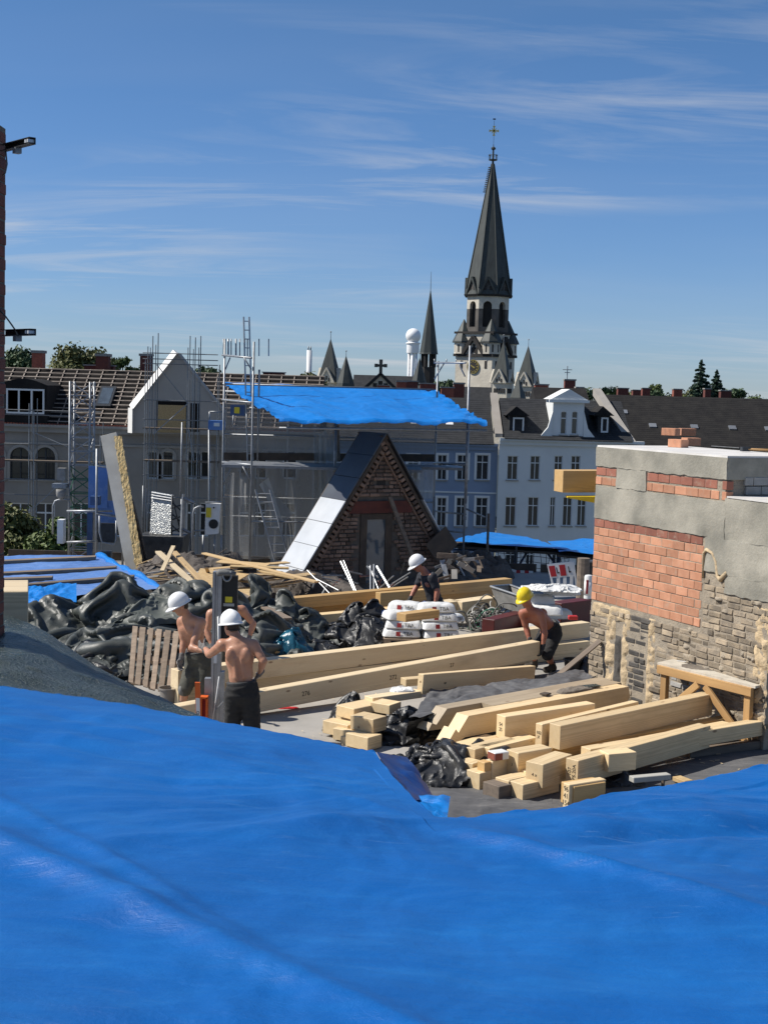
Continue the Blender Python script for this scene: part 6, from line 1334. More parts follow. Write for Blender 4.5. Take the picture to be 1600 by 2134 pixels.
# ================================================================ crumpled sheets
def pbd(X0, rest, base, steps=70, iters=5, grav=.010, bend=.12, seed=0, pin=None):
    """relax a sheet (m,n,3) with more cloth than ground under it, so that it buckles into folds"""
    P = X0.copy(); Vl = np.zeros_like(P); m, n = P.shape[:2]
    sets = []
    for (dy, dx, st) in ((0, 1, 1.), (1, 0, 1.), (1, 1, .7), (1, -1, .7), (0, 4, bend), (4, 0, bend)):
        step = max(abs(dy), abs(dx))
        for ph in range(2):
            i0, i1 = (slice(0, m - dy), slice(dy, m)); j0, j1 = (slice(0, n - dx), slice(dx, n)) if dx >= 0 else (slice(-dx, n), slice(0, n + dx))
            mask = np.zeros((m - dy, n - abs(dx), 1)); ii, jj = np.meshgrid(np.arange(m - dy), np.arange(n - abs(dx)), indexing='ij'); key = (ii // max(dy, 1)) if dy else (jj // max(abs(dx), 1)); mask[..., 0] = (key % 2 == ph); L0 = np.linalg.norm(X0[i1, j1] - X0[i0, j0], axis=-1, keepdims=True) * rest * (1 if st > .5 else .93); sets.append((i0, j0, i1, j1, L0, st, mask))
    for s_ in range(steps):
        Vl *= .90; Vl[..., 2] -= grav; Q = P + Vl
        for it in range(iters):
            for i0, j0, i1, j1, L, st, mask in sets:
                d = Q[i1, j1] - Q[i0, j0]; l = np.sqrt((d * d).sum(-1, keepdims=True)) + 1e-9; c = d * (.5 * st * (l - L) / l) * mask
                if st < .5: c = np.where(l < L, c, 0)
                Q[i0, j0] += c; Q[i1, j1] -= c
            bz = base(Q[..., 0], Q[..., 1]) + .012; low = Q[..., 2] < bz; Q[..., 2] = np.where(low, bz, Q[..., 2])
            if pin is not None: Q[pin] = X0[pin]
        Vl = np.clip(Q - P, -.05, .05); Vl[low] *= .35; P = Q
    return P
def heap(name, label, base, rx, ry, h, seed, matn, rot=0., amp=.10, w0=1.6, nx=84, ny=64, env=1.0, cat='tarpaulin', peaks=None, parent=None, slack=1.31, rough=False):
    """a crumpled sheet settled over a lumpy mound"""
    base = Vector(base); rs = np.random.RandomState(seed)
    small = rough or h < .06
    u = np.linspace(-1, 1, nx)[None, :]; v = np.linspace(-1, 1, ny)[:, None]
    def mound(X, Y):
        a, b_ = X / rx, Y / ry; rr = np.clip((np.abs(a) ** 2.6 + np.abs(b_) ** 2.6) ** (1 / 2.6), 0, 1.2); e = np.clip(1 - rr ** (2.2 * env), 0, 1)
        if peaks:
            z = 0.
            for (px_, py_, ph, pr) in peaks: z = np.maximum(z, ph * .86 * np.exp(-(((a - px_) / pr) ** 2 + ((b_ - py_) / (pr * 1.2)) ** 2)))
            z = z * np.clip(e * 2.2, 0, 1)
        else: z = h * .60 * e * (.8 + .5 * gnoise(X * 2.2 / max(rx, .3) + seed, Y * 2.2 / max(rx, .3), seed))
        return z
    if small:
        k = 1 / np.maximum(1, (np.abs(u) ** 4 + np.abs(v) ** 4) ** .25); X, Y = u * rx * k + 0 * v, v * ry * k + 0 * u
        e = np.clip(1 - (np.abs(u * k) ** 2.6 + np.abs(v * k) ** 2.6), 0, 1); c = crease(X, Y, seed, 8, w0, .35)
        z = h * e ** .6 * (.8 + .4 * gnoise(X * 2, Y * 2, seed)) + amp * (c * .55 + .25) * np.clip(e * 2.5, 0, 1); z = np.where(e < .02, -.02, np.maximum(z, .004)); P = np.stack([X, Y, z], -1)
    else:
        k = 1 / np.maximum(1, (np.abs(u) ** 5 + np.abs(v) ** 5) ** .2); X, Y = u * rx * k + 0 * v, v * ry * k + 0 * u
        X = X + .06 * rx * gnoise(u * 2.6, v * 2.6, seed + .5); Y = Y + .06 * ry * gnoise(u * 2.6, v * 2.6, seed + 3.5)
        fq = w0 * 1.05; z = mound(X, Y) + .02 + .9 * amp * (np.abs(gnoise(X * fq, Y * fq, seed)) + .45 * np.abs(gnoise(X * fq * 2.3, Y * fq * 2.3, seed + 9.)) + .12 * gnoise(X * fq * 6, Y * fq * 6, seed + 5.)); X0 = np.stack([X, Y, z], -1)
        pin = np.zeros(X.shape, bool); pin[0] = pin[-1] = True; pin[:, 0] = pin[:, -1] = True; X0[pin, 2] = .008
        P = pbd(X0, slack, mound, 36, 4, .003, .18, seed, pin)
        P[..., 2] = np.maximum(P[..., 2], .004)
    ca, sa = math.cos(rot), math.sin(rot); P = np.stack([base.x + P[..., 0] * ca - P[..., 1] * sa, base.y + P[..., 0] * sa + P[..., 1] * ca, base.z + P[..., 2]], -1)
    return MB().grid(P).build(name, matn, parent, smooth=False, auto=60 if not small else 30, label=label if not parent else None, cat=cat if not parent else None)
s0x_ = Dp(880, 1300, 22.1).x
# the long dark heap behind the pallet
hp = heap('tarpaulin_heap', 'long heap of crumpled dark grey tarpaulin behind the wooden pallet', V(-3.6, 21.6, 0), 2.35, 1.9, 1.2, 3, 'tarp_grey', -.12, .19, 1.5, 150, 100, peaks=[(-.75, .1, .85, .45), (-.3, .35, 1.15, .4), (.05, .55, 1.2, .35), (.4, .35, 1.05, .4), (.75, .3, .8, .4), (0, -.35, .6, .7), (.5, -.4, .55, .5)])
heap('tarpaulin_sheet', 'lighter grey-green sheet thrown over the top of the long dark heap', V(-3.5, 22.3, .55), .95, .8, .55, 4, 'tarp_pale', .4, .16, 1.3, 90, 70, slack=1.14)
heap('tarpaulin_sheet', 'grey-green sheet folded at the right front of the long dark heap', V(-2.75, 20.9, .25), .6, .6, .5, 24, 'tarp_pale', -.3, .14, 1.5, 70, 60, slack=1.16)
heap('tarpaulin_heap', 'low black plastic heap at the left edge of the dark tarpaulin pile', V(-4.75, 19.9, .0), 1.15, .8, .75, 5, 'tarp_black', .2, .14, 2.0)
heap('tarpaulin_heap', 'grey crumpled tarpaulin lying in front of the pallet foot', G(225, 1400, .1), .62, .42, .42, 6, 'tarp_grey', .3, .10, 2.6)
heap('tarpaulin_heap', 'dark green crumpled tarpaulin slumped right of the worker behind the lift', G(590, 1345, .0) + V(.0, .5, 0), .78, .9, .95, 7, 'tarp_grey', .2, .14, 2.0, peaks=[(-.55, .5, 1.05, .45), (0, .3, .85, .5), (.5, .1, .6, .5), (-.2, -.3, .55, .6)])
heap('plastic_bag', 'teal blue plastic rubbish bag between tarpaulin and black sheeting', V(Dp(600, 1330, 21.5).x, 21.5, 0), .34, .30, .92, 8, 'bag_teal', 0, .05, 4., 56, 44, 1.8, cat='bag')
heap('plastic_heap', 'shiny black plastic sheeting heaped left of the white cement sacks', G(752, 1342, .0) + V(.05, .15, 0), .78, .62, .66, 9, 'tarp_black', .1, .16, 2.2, 110, 80, peaks=[(-.2, .3, .75, .45), (.2, .35, .8, .4), (.1, -.2, .55, .6), (-.5, -.1, .4, .4), (.6, -.1, .4, .4)], cat='plastic sheet')
heap('plastic_heap', 'black plastic scraps at the foot of the teal bag', G(668, 1352, .0), .36, .3, .24, 10, 'tarp_black', .1, .08, 3., cat='plastic sheet')
heap('blue_cover', 'deep blue cover draped over the back of the cement sacks', V(s0x_ - .05, 22.75, .62), .55, .25, .30, 11, 'tarp_navy', .1, .07, 2.6, cat='cover')
heap('plastic_heap', 'black plastic bunched between the cut rafters and the blue foreground', G(968, 1612, .0) , 1.0, .55, .55, 12, 'tarp_black', .15, .12, 3.0, 100, 70, cat='plastic sheet')
heap('plastic_heap', 'black plastic wrinkled over the left end of the short timber stack', G(850, 1535, .0), .42, .46, .62, 13, 'tarp_black', .1, .10, 3.2, 80, 70, cat='plastic sheet')
heap('plastic_heap', 'black plastic edge curling round the left side of the short timbers', G(722, 1502, .0), .17, .66, .46, 14, 'tarp_black', -.15, .07, 3.0, 50, 90, cat='plastic sheet')
heap('plastic_heap', 'torn black plastic corner under the small squared block at front right', G(1275, 1625, .0), .26, .3, .30, 15, 'tarp_black', .2, .09, 3.4, cat='plastic sheet')
heap('plastic_heap', 'black sheeting bunched at the foot of the chimney beside the bucket', G(1222, 1400, .0), .22, .3, .58, 16, 'tarp_black', .2, .08, 3.0, cat='plastic sheet')
# sheet lying over the middle timber stack
quadsheet((G(852, 1502, .40), G(1248, 1414, .44), G(1215, 1398, .42), G(898, 1436, .40)), 110, 40, lambda X, Y, u, v: .030 * crease(X, Y, 61, 7, 2.0) + .02 * gnoise(X * 2, Y * 2, 5), 'black_sheeting', 'felt', label='dusty black sheeting laid over the middle of the timber stack', cat='plastic sheet')
quadsheet((G(842, 1545, .0), G(930, 1510, .0), G(930, 1485, .42), G(852, 1502, .40)), 30, 20, lambda X, Y, u, v: .04 * crease(X, Y, 63, 5, 3.0), 'overhang', 'tarp_black', bpy.data.objects['black_sheeting'])
quadsheet((G(830, 1760, .01), G(1160, 1760, .01), G(1140, 1580, .01), G(860, 1590, .01)), 60, 40, lambda X, Y, u, v: .012 * crease(X, Y, 66, 6, 2.4) + .012, 'black_sheeting', 'felt', label='flat grey-black sheeting below the cut rafter ends', cat='plastic sheet')

# ================================================================ timbers
BN = [0]
def beam(A, B, w, h, matn, label, zA, zB=None, group=None, name='squared_timber', cat='timber', bev=.005, marks=(), flip=False):
    """A,B picture points of the near top edge; zA,zB its heights"""
    a, b_ = G(*A, zA), G(*B, zA if zB is None else zB); x = b_ - a; L = x.length; x.normalize(); y = V(0, 0, 1).cross(x); y.normalize(); zv = x.cross(y)
    if y.y < 0: y = -y
    if flip: y = -y
    zv = x.cross(y); 
    if zv.z < 0: x = -x; zv = -zv
    BN[0] += 1
    o = inst(name, bmesh_box(L, w, h, bev, matn), frame(x, y, zv, (a + b_) / 2 + y * (w / 2) - zv * (h / 2)), None, label, cat, group)
    for (txt, u, v, size, rot) in marks: # handwriting on the near long side
        Mx = Matrix.Translation((u, -w / 2 - .0015, v)) @ Matrix.Rotation(math.pi / 2, 4, 'X') @ Matrix.Rotation(rot, 4, 'Z')
        t_ = bpy.data.objects.new('pencil_mark', text_mesh(txt, size, 'ink')); COL.objects.link(t_); t_.parent = o; t_.matrix_basis = Mx
    return o, L, w, h
def endmark(o, L, w, h, txt, size, end=-1, rot=0., off=(0, 0), matn='ink', name='stamp'):
    Mx = frame(V(0, -1, 0) if end < 0 else V(0, 1, 0), V(0, 0, 1), V(-1, 0, 0) if end < 0 else V(1, 0, 0), V(end * (L / 2 + .0015), off[0], off[1])) @ Matrix.Rotation(rot, 4, 'Z')
    t_ = bpy.data.objects.new(name, text_mesh(txt, size, matn)); COL.objects.link(t_); t_.parent = o; t_.matrix_basis = Mx
# long beams carried across the deck
beam((372, 1398), (1229, 1297), .20, .25, 'timber_pale', 'upper long beam of the pair running from the lift to the chimney', .52)
beam((372, 1432), (1229, 1336), .20, .255, 'timber_pale', 'lower long beam directly under another, ending at the chimney', .262)
beam((365, 1474), (1125, 1337), .18, .27, 'timber_pale', 'long beam with its right end lifted by the yellow helmeted worker', .28, .52, marks=[('276', -1.2, 0, .09, 0), ('272', .3, 0, .09, 0), ('27', 1.4, .02, .08, 0), ('276', -2.4, -.02, .09, 0)])
# beams behind the black shirted worker
beam((598, 1248), (1067, 1206), .22, .20, 'timber_orange', 'top orange beam of the rear stack behind the black shirted worker', .60)
beam((620, 1268), (1040, 1228), .22, .24, 'timber_orange', 'lower orange beam of the rear stack behind the black shirted worker', .385)
beam((793, 1236), (900, 1228), .16, .24, 'timber_orange', 'short orange beam leaning on the rear stack left of the black shirted worker', .66)
beam((640, 1284), (850, 1265), .22, .30, 'timber', 'half hidden beam behind the black plastic heap', .34)
beam((835, 1250), (900, 1245), .20, .24, 'timber', 'short pale beam under the arm of the black shirted worker', .46)
beam((919, 1258), (962, 1252), .30, .30, 'timber_pale', 'pale block beam right of the cement sacks, left of two', .45)
beam((963, 1255), (1029, 1246), .30, .30, 'timber_pale', 'pale block beam right of the cement sacks, right of two', .45)
beam((1029, 1246), (1042, 1244), .30, .28, 'timber', 'thin end piece at the right of the pale block beams', .44)
# short squared piece on the sacks
beam((846, 1280), (916, 1271), .20, .12, 'timber_orange', 'short chamfered timber lying on top of the cement sacks', 1.02)
# dark red steel girders
beam((1030, 1292), (1096, 1276), .25, .28, 'dark_red_steel', 'dark red steel girder behind the cable heap', .40, name='steel_girder', cat='girder', bev=.01)
beam((1170, 1258), (1232, 1250), .3, .45, 'dark_red_steel', 'dark red steel box beam right of the stacked white sacks', .50, name='steel_girder', cat='girder', bev=.01)
beam((1120, 1308), (1190, 1297), .1, .12, 'dark_red_steel', 'small dark red steel offcut by the yellow helmeted worker', .2, name='steel_offcut', cat='offcut')
inst('red_tray', bmesh_box(.16, .12, .07, .01, 'red_paint'), Matrix.Translation(G(1193, 1287, .55)), None, 'small red tray lying left of the chimney', 'tray')
# --- front stack, back to front
beam((883, 1406), (1116, 1388), .10, .26, 'timber', 'tilted squared beam at the back of the front stack, knot near its left end', .62, .44, marks=[('w', -.75, 0, .07, 0)])
beam((846, 1416), (884, 1413), .16, .10, 'timber', 'short block left of the tilted squared beam', .38)
beam((777, 1455), (880, 1440), .18, .09, 'timber_pale', 'flat board piece with a white rag, left part of the front stack', .40)
# left group of short pieces under plastic
rs = random.Random(11)
short = [((738, 1478), (812, 1462), .14, .14, .36, 'uppermost short timber in the left cluster of the front stack'), ((738, 1494), (806, 1484), .18, .16, .26, 'short timber below the uppermost one in the left cluster'), ((778, 1500), (806, 1492), .16, .17, .34, 'square ended short timber standing out in the left cluster'),
         ((812, 1470), (836, 1462), .13, .12, .40, 'small timber block tied with cord in the left cluster'), ((725, 1512), (746, 1506), .18, .16, .20, 'leftmost grey ended short timber of the left cluster'), ((745, 1526), (766, 1518), .16, .14, .16, 'lower grey ended short timber of the left cluster'),
         ((767, 1538), (796, 1530), .16, .16, .17, 'front lowest short timber of the left cluster'), ((765, 1548), (785, 1543), .2, .10, .10, 'tiny timber end at the bottom of the left cluster')]
for A_, B_, w, h, z, lab in short:
    beam(A_, B_, w * 2.2, h, 'timber', lab, z)
ra, rb_ = G(976, 1492, .50), G(1313, 1430, .50); rx_ = (rb_ - ra); rx_.z = 0; rL = rx_.length; rx_.normalize(); ry_ = V(-rx_.y, rx_.x, 0); ry_ = ry_ if ry_.y > 0 else -ry_
def rafter(off_, u0, u1, h, label, matn, cut, dz=0.):
    m = MB(); Mx = frame(rx_, ry_, V(0, 0, 1), ra + ry_ * off_ + rx_ * u0 + V(0, 0, dz - h)); pts = [V(u * h, 0, h - v * h) for u, v in cut] + [V(u1 - u0 - .1, 0, 0), V(u1 - u0, 0, h * .4), V(u1 - u0 - .04, 0, h)]
    m.prism(pts, (0, .2, 0)); o = m.build('rafter', matn, None, label, 'timber', 'cut rafters in the front stack', loc=(0, 0, 0)); o.matrix_basis = Mx; return o
rafter(0, 0, rL, .25, 'cut rafter with pointed bird-mouthed end, front one of the cut row', 'timber', [(0, 0.), (-.62, .72), (-.80, .52), (-1.45, 1.30), (-1.1, 1.42), (-.2, 1.)])
rafter(.205, .62, rL + .1, .22, 'dusty wide rafter lying in the middle of the cut row', 'timber_dirty', [(0, 0), (0, 1)], .004)
rafter(.41, -.02, rL + .15, .24, 'cut rafter with pointed end, rearmost of the cut row', 'timber_dirty', [(.25, 0.), (-.45, .72), (-.75, .60), (-1.0, .95), (.2, 1.)], .002)
nb = G(1136, 1447, .52); inst('notch_block', bmesh_box(.12, .10, .02, .002, 'board_brown'), Matrix.Translation(nb + V(0, 0, .008)) @ Matrix.Rotation(.9, 4, 'Z'), None, 'dark square mortise patch on the dusty wide rafter', 'block')
inst('roof_slate', bmesh_box(.22, .12, .012, .002, 'tarp_green'), Matrix.Translation(G(1232, 1429, .53)) @ Matrix.Rotation(.5, 4, 'Z'), None, 'broken green slate lying on the dusty wide rafter', 'slate')
heap('sawdust', 'patch of dirt and sawdust on the dusty wide rafter', G(1200, 1436, .515), .36, .11, .02, 71, 'dirt', .75, .012, 6, 40, 20, cat='dirt')
o = beam((1053, 1494), (1240, 1466), .16, .27, 'timber', 'squared beam lying second in front of the cut rafters with pencilled end', .56); endmark(*o, '54\n2S', .06)
o = beam((1130, 1510), (1330, 1462), .10, .26, 'timber', 'narrow beam squeezed behind the biggest squared beam', .54); endmark(*o, '102\nX', .05)
o = beam((1168, 1513), (1485, 1446), .17, .28, 'timber', 'biggest squared beam of the front stack with clean sawn end', .56)
# ones underneath
o = beam((1020, 1560), (1120, 1536), .18, .17, 'timber', 'timber under the squared beams with orange inner side', .34); beam((990, 1562), (1075, 1540), .18, .26, 'timber', 'timber end standing left of the white brick', .34)
o = beam((1080, 1570), (1150, 1558), .20, .30, 'timber', 'broad timber end right of the white brick', .40); endmark(*o, '3', .04)
o = beam((1132, 1594), (1192, 1572), .22, .26, 'timber', 'knotted timber end in the front row, left of two marked ends', .38); endmark(*o, '4 x', .05)
o = beam((1205, 1586), (1480, 1512), .17, .27, 'timber', 'marked timber end of a beam running back to the workbench', .40); endmark(*o, '107\nFS.20A', .06, rot=1.57)
o = beam((1230, 1562), (1598, 1502), .16, .18, 'timber', 'long thin beam reaching right past the workbench foot', .36)
beam((1150, 1560), (1530, 1494), .14, .12, 'timber_orange', 'flat orange batten beam under the biggest squared beam', .28)
beam((1345, 1540), (1520, 1506), .12, .10, 'timber', 'short thin beam beside the long thin beam at right', .30)
o = beam((1268, 1572), (1326, 1567), .20, .20, 'timber', 'small squared block sitting in front of the long thin beam', .42, name='timber_block', cat='block')
o = beam((1090, 1636), (1166, 1618), .22, .17, 'timber', 'lowest timber of the front row under the knotted end', .19)
o = beam((1186, 1636), (1262, 1624), .10, .26, 'timber', 'lowest timber of the front row with dark painted numbers', .28); endmark(*o, '96\n41\n154', .075)
o = beam((1196, 1640), (1262, 1630), .22, .22, 'timber_orange', 'orange sided timber beside the one with painted numbers', .26)
beam((1026, 1588), (1058, 1580), .12, .22, 'timber_pale', 'small pale timber end below the white brick', .30); beam((1010, 1590), (1024, 1587), .12, .2, 'timber_orange', 'thin orange timber end left of the small pale one', .30); beam((985, 1592), (1006, 1585), .2, .16, 'timber', 'timber end peeping out of the black plastic', .24)
beam((1040, 1640), (1120, 1622), .25, .16, 'old_timber', 'shaded timber at the bottom of the front row', .16); beam((950, 1560), (1040, 1536), .2, .14, 'timber', 'pale timber under the tip of the cut rafters', .26)
wb = inst('painted_brick', bmesh_box(.19, .14, .085, .006, 'white_paint'), Matrix.Translation(G(1038, 1573, .36)) @ Matrix.Rotation(.55, 4, 'Z'), None, 'brick with white painted top and red end on the front stack', 'brick')
q = bpy.data.objects.new('red_end', bmesh_box(.004, .13, .075, .001, 'red_brick')); COL.objects.link(q); q.parent = wb; q.matrix_basis = Matrix.Translation((-.097, 0, -.002))
q = bpy.data.objects.new('red_side', bmesh_box(.10, .004, .075, .001, 'red_brick')); COL.objects.link(q); q.parent = wb; q.matrix_basis = Matrix.Translation((-.045, -.0715, -.002))
beam((1438, 1563), (1660, 1535), .10, .10, 'old_timber', 'lone weathered squared batten lying on the felt at right', .11, bev=.006)
beam((1320, 1621), (1398, 1614), .10, .06, 'board_grey', 'short grey plank beside the torn plastic at front right', .20, cat='plank', name='plank'); beam((1400, 1618), (1426, 1628), .12, .05, 'osb', 'little wedge of board right of the short grey plank', .08, cat='wedge', name='board_wedge')
MB().lathe(G(1380, 1645, 0), [(.02, 0), (.02, .16)], 4).build('plank_peg', 'old_timber', label='peg holding up the short grey plank', cat='peg')
# supports under the stack so that it stands on the deck
for i, (px, py, ln) in enumerate(((1010, 1560, 1.4), (1150, 1500, 1.6), (1290, 1450, 1.2))):
    inst('bearer', bmesh_box(ln, .10, .09, .005, 'old_timber'), Matrix.Translation(G(px, py, 0) + V(.25, .25, .05)) @ Matrix.Rotation(-.6, 4, 'Z'), None, ['bearer under the left of the front stack', 'bearer under the middle of the front stack', 'bearer under the right end of the front stack'][i], 'bearer')
for i, t_ in enumerate((.12, .5, .88)):
    a = lerp(G(372, 1432, .262), G(1229, 1336, .262), t_); inst('bearer', bmesh_box(.1, .5, .006, .001, 'old_timber'), Matrix.Translation((a.x, a.y + .1, .003)), None, ['bearer strip at the left under the long beams', 'bearer strip in the middle under the long beams', 'bearer strip at the right under the long beams'][i], 'bearer')
for A_, B_, z, lab in (((965, 1588), (1230, 1526), .20, 'hidden lower timber at the back of the front stack'), ((1000, 1612), (1290, 1540), .20, 'lower timber filling the middle of the front stack'), ((1060, 1628), (1400, 1545), .19, 'lower timber under the knotted end'), ((1110, 1612), (1420, 1540), .21, 'lower timber under the marked beam'), ((1020, 1548), (1290, 1480), .28, 'timber tucked under the second squared beam')): beam(A_, B_, .2, .19, 'timber', lab, z)
# sawdust and chips on the deck
rs_ = np.random.RandomState(9); m = MB()
for i in range(330):
    q = G(rs_.uniform(560, 1600), rs_.uniform(1390, 1660), .0) 
    a = rs_.rand() * 6.28; l_ = rs_.uniform(.006, .03); w_ = rs_.uniform(.004, .012); d_ = V(math.cos(a), math.sin(a), rs_.uniform(-.2, .3)) * l_; e_ = V(-math.sin(a), math.cos(a), 0) * w_
    c_ = V(q.x, q.y, .024); m.add([c_ - d_ - e_, c_ + d_ - e_, c_ + d_ + e_, c_ - d_ + e_], [(0, 1, 2, 3)])
m.build('wood_chips', 'timber_pale', None, 'scattered pale wood chips on the roof deck', 'wood chips', kind='stuff')
# white rag and cord
heap('white_rag', 'white rag crumpled on the flat board of the front stack', G(838, 1438, .41), .16, .10, .03, 81, 'paper_white', .2, .02, 8, 30, 20, cat='rag')

# ================================================================ workbench
wk = thing('workbench', G(1490, 1520), 'rough timber workbench with a dusty plywood top at right', 'bench')
zt = .80; tl, tr_, br_, bl_ = G(1369, 1380, zt), G(1573, 1430, zt), G(1720, 1396, zt), G(1452, 1363, zt)
MB().prism([tl, tr_, br_, bl_], (0, 0, -.03)).build('top', 'bench_top', wk)
ax = (tr_ - tl).normalized(); ay = (bl_ - tl).normalized()
def bar(a, b_, w, d, name, matn='bench_wood'):
    a, b_ = Vector(a), Vector(b_); x = (b_ - a).normalized(); y = V(-ax.y, ax.x, 0); y = (y - x * y.dot(x)).normalized(); z_ = x.cross(y); inst(name, bmesh_box((b_ - a).length, d, w, .004, matn), frame(x, y, z_, (a + b_) / 2), wk)
e0, e1 = tl + ax * .02 - V(0, 0, .085), tr_ - ax * .04 - V(0, 0, .085); bar(e0 - ay * .01, e1 - ay * .01, .11, .045, 'apron'); f0, f1 = bl_ - V(0, 0, .085), br_ - V(0, 0, .085); bar(f0 + ay * -.06, f1 + ay * -.06, .11, .045, 'apron')
def dn(p, z=0.): return V(p.x, p.y, z)
for p in (tl + ax * .12, tr_ - ax * .12, bl_ + ax * .12 - ay * .08, br_ - ax * .1 - ay * .08): bar(dn(p + ay * .04), dn(p + ay * .04, zt - .031), .10, .07, 'leg')
bar(dn(tl + ax * .12 - ay * .02, .1), dn(lerp(tl, tr_, .45) - ay * .02, zt - .15), .09, .04, 'brace'); bar(dn(tr_ - ax * .12 - ay * .02, .08), dn(lerp(tl, tr_, .52) - ay * .02, zt - .15), .09, .04, 'brace')
bar(dn(tr_ - ax * .08 + ay * .1, zt - .16), dn(lerp(tr_, br_, .7), .15), .08, .04, 'brace'); bar(dn(bl_ + ax * .1 - ay * .1, .12), dn(br_ - ax * .2 - ay * .1, .14), .08, .04, 'stretcher')
heap('mortar_crumbs', 'dried mortar and dust spread on the workbench top', G(1490, 1392, zt) , .45, .22, .012, 91, 'dirt', -.2, .008, 8, 50, 30, cat='dirt')
MB().tube(G(1410, 1377, zt + .015), G(1500, 1385, zt + .02), .006, n=5).build('wire_piece', 'paper_white', label='thin white rod lying on the workbench top', cat='rod')
# lumps of plaster by the wall
for i, (px, py, s_) in enumerate(((1328, 1446, .10), (1318, 1460, .06), (1338, 1462, .05))):
    heap('plaster_lump', ['largest cream plaster lump at the chimney foot', 'middle cream plaster lump at the chimney foot', 'smallest cream plaster lump at the chimney foot'][i], G(px, py, 0), s_ * 1.3, s_, s_ * 1.7, 95 + i, 'chimney_top', .2, s_ * .4, 6 / s_ * .1 + 4, 26, 22, cat='plaster', rough=True)

# ================================================================ pallet leaning on the dark heap
pl = thing('wooden_pallet', G(320, 1432), 'wooden pallet standing on edge against the dark tarpaulin heap', 'pallet')
A_, B_, C_, D_ = Dp(268, 1420, 18.75), Dp(356, 1448, 18.55), Dp(374, 1316, 19.15), Dp(277, 1304, 19.35)
def pp(u, v_, d=0.): q = lerp(lerp(A_, B_, u), lerp(D_, C_, u), v_); return q + pn * d
pn = (B_ - A_).cross(D_ - A_).normalized(); pn = pn if pn.y > 0 else -pn
for k, (u0, w) in enumerate(((0, .11), (.155, .125), (.35, .10), (.52, .11), (.70, .125), (.885, .115))):
    MB().prism([pp(u0, 0), pp(u0 + w, 0), pp(u0 + w, 1), pp(u0, 1)], pn * .022).build('slat', 'pallet_wood', pl)
for v_ in (.04, .46, .90):
    MB().prism([pp(0, v_, .023), pp(1, v_, .023), pp(1, v_ + .08, .023), pp(0, v_ + .08, .023)], pn * .022).build('stringer', 'pallet_wood', pl)
    for u0 in (0, .43, .86): MB().prism([pp(u0, v_, .046), pp(u0 + .14, v_, .046), pp(u0 + .14, v_ + .08, .046), pp(u0, v_ + .08, .046)], pn * .08).build('block', 'pallet_wood', pl)
# buckets
def bucket(label, p, r, h, matn, handle=True):
    o = thing('bucket', p, label, 'bucket'); p = Vector(p)
    MB().lathe(p, [(r * .8, 0), (r, h), (r + .012, h), (r + .012, h - .02), (r * .99, h - .022), (r * .96, h - .03), (r * .80, .03)], 20).build('shell', matn, o, auto=40)
    if handle: MB().path([p + V(r * math.cos(t), -.02 - .3 * r * math.sin(t), h + .0 - .6 * r * math.sin(t)) for t in np.linspace(0, 3.14, 14)], .006, 6).build('handle', 'paper_white', o, smooth=True)
bucket('grey mortar crusted bucket beside the pallet foot', G(352, 1466), .13, .22, 'bucket_grey', False); bucket('black bucket with white handle at the chimney foot', G(1192, 1402), .14, .22, 'bucket_black')
inst('plank', bmesh_box(.85, .09, .025, .003, 'old_timber'), frame(Dp(1235, 1340, 20.2) - Dp(1172, 1412, 19.6), V(0, 1, .3), V(-.5, -.5, .6), lerp(Dp(1235, 1335, 20.2), Dp(1172, 1412, 19.6), .5)), None, 'thin grey plank leaning against the chimney behind the black bucket', 'plank')
heap('rubble', 'strip of rubble and dust at the foot of the chimney', G(1165, 1412, 0), .5, .14, .05, 99, 'debris', .3, .04, 6, 50, 24, cat='rubble', rough=True)

# ================================================================ cement sacks
def sack(p, rz, L, w, h, label, seed, tilt=0., group='white cement sacks', prt=True):
    n, k = 26, 18; u = np.linspace(-1, 1, n)[None, :]; v = np.linspace(-1, 1, k)[:, None]
    ed = np.clip(1 - np.abs(u) ** 8, 0, 1) ** .5 * np.clip(1 - np.abs(v) ** 5, 0, 1) ** .5
    X = u * L / 2 * (1 - .05 * np.abs(v) ** 3); Y = v * w / 2 * (1 - .10 * np.abs(u) ** 4)
    nz = .012 * fbm(X * 9, Y * 9, seed) * ed; top = h * (.18 + .82 * ed) + nz; bot = h * .18 * (1 - ed) + 0 * nz
    Mx = Matrix.Translation(p) @ Matrix.Rotation(rz, 4, 'Z') @ Matrix.Rotation(tilt, 4, 'Y')
    m = MB(); m.grid(np.stack([X + 0 * Y, Y + 0 * X, top], -1)); m.grid(np.stack([X + 0 * Y, Y + 0 * X, bot], -1)[:, ::-1])
    rt_ = thing('cement_sack', p, label, 'sack', group)
    o = m.build('bag', 'sack_white', rt_, smooth=True) if False else None
    me = bpy.data.meshes.new('bag'); me.from_pydata(m.v, [], m.f); me.shade_smooth(); me.materials.append(M['sack_white'])
    o = bpy.data.objects.new('bag', me); COL.objects.link(o); o.parent = rt_; o.matrix_basis = Matrix.Translation(-Vector(p)) @ Mx
    if prt:
        for dx_, txt, mt, sz in ((.10, 'TBA', 'ink', .085), (-.06, '\u25a0', 'red_ink', .11)):
            t_ = bpy.data.objects.new('print', text_mesh(txt if mt == 'ink' else 'H', sz, mt)); COL.objects.link(t_); t_.parent = rt_
            if mt != 'ink': t_.data = bmesh_box(.07, .07, .002, .0, 'red_ink')
            t_.matrix_basis = Matrix.Translation(-Vector(p)) @ Mx @ Matrix.Translation((dx_, -w / 2 + .004 - (.0 if mt == 'ink' else 0), h * .50)) @ Matrix.Rotation(math.pi / 2 - .25, 4, 'X')
    return rt_
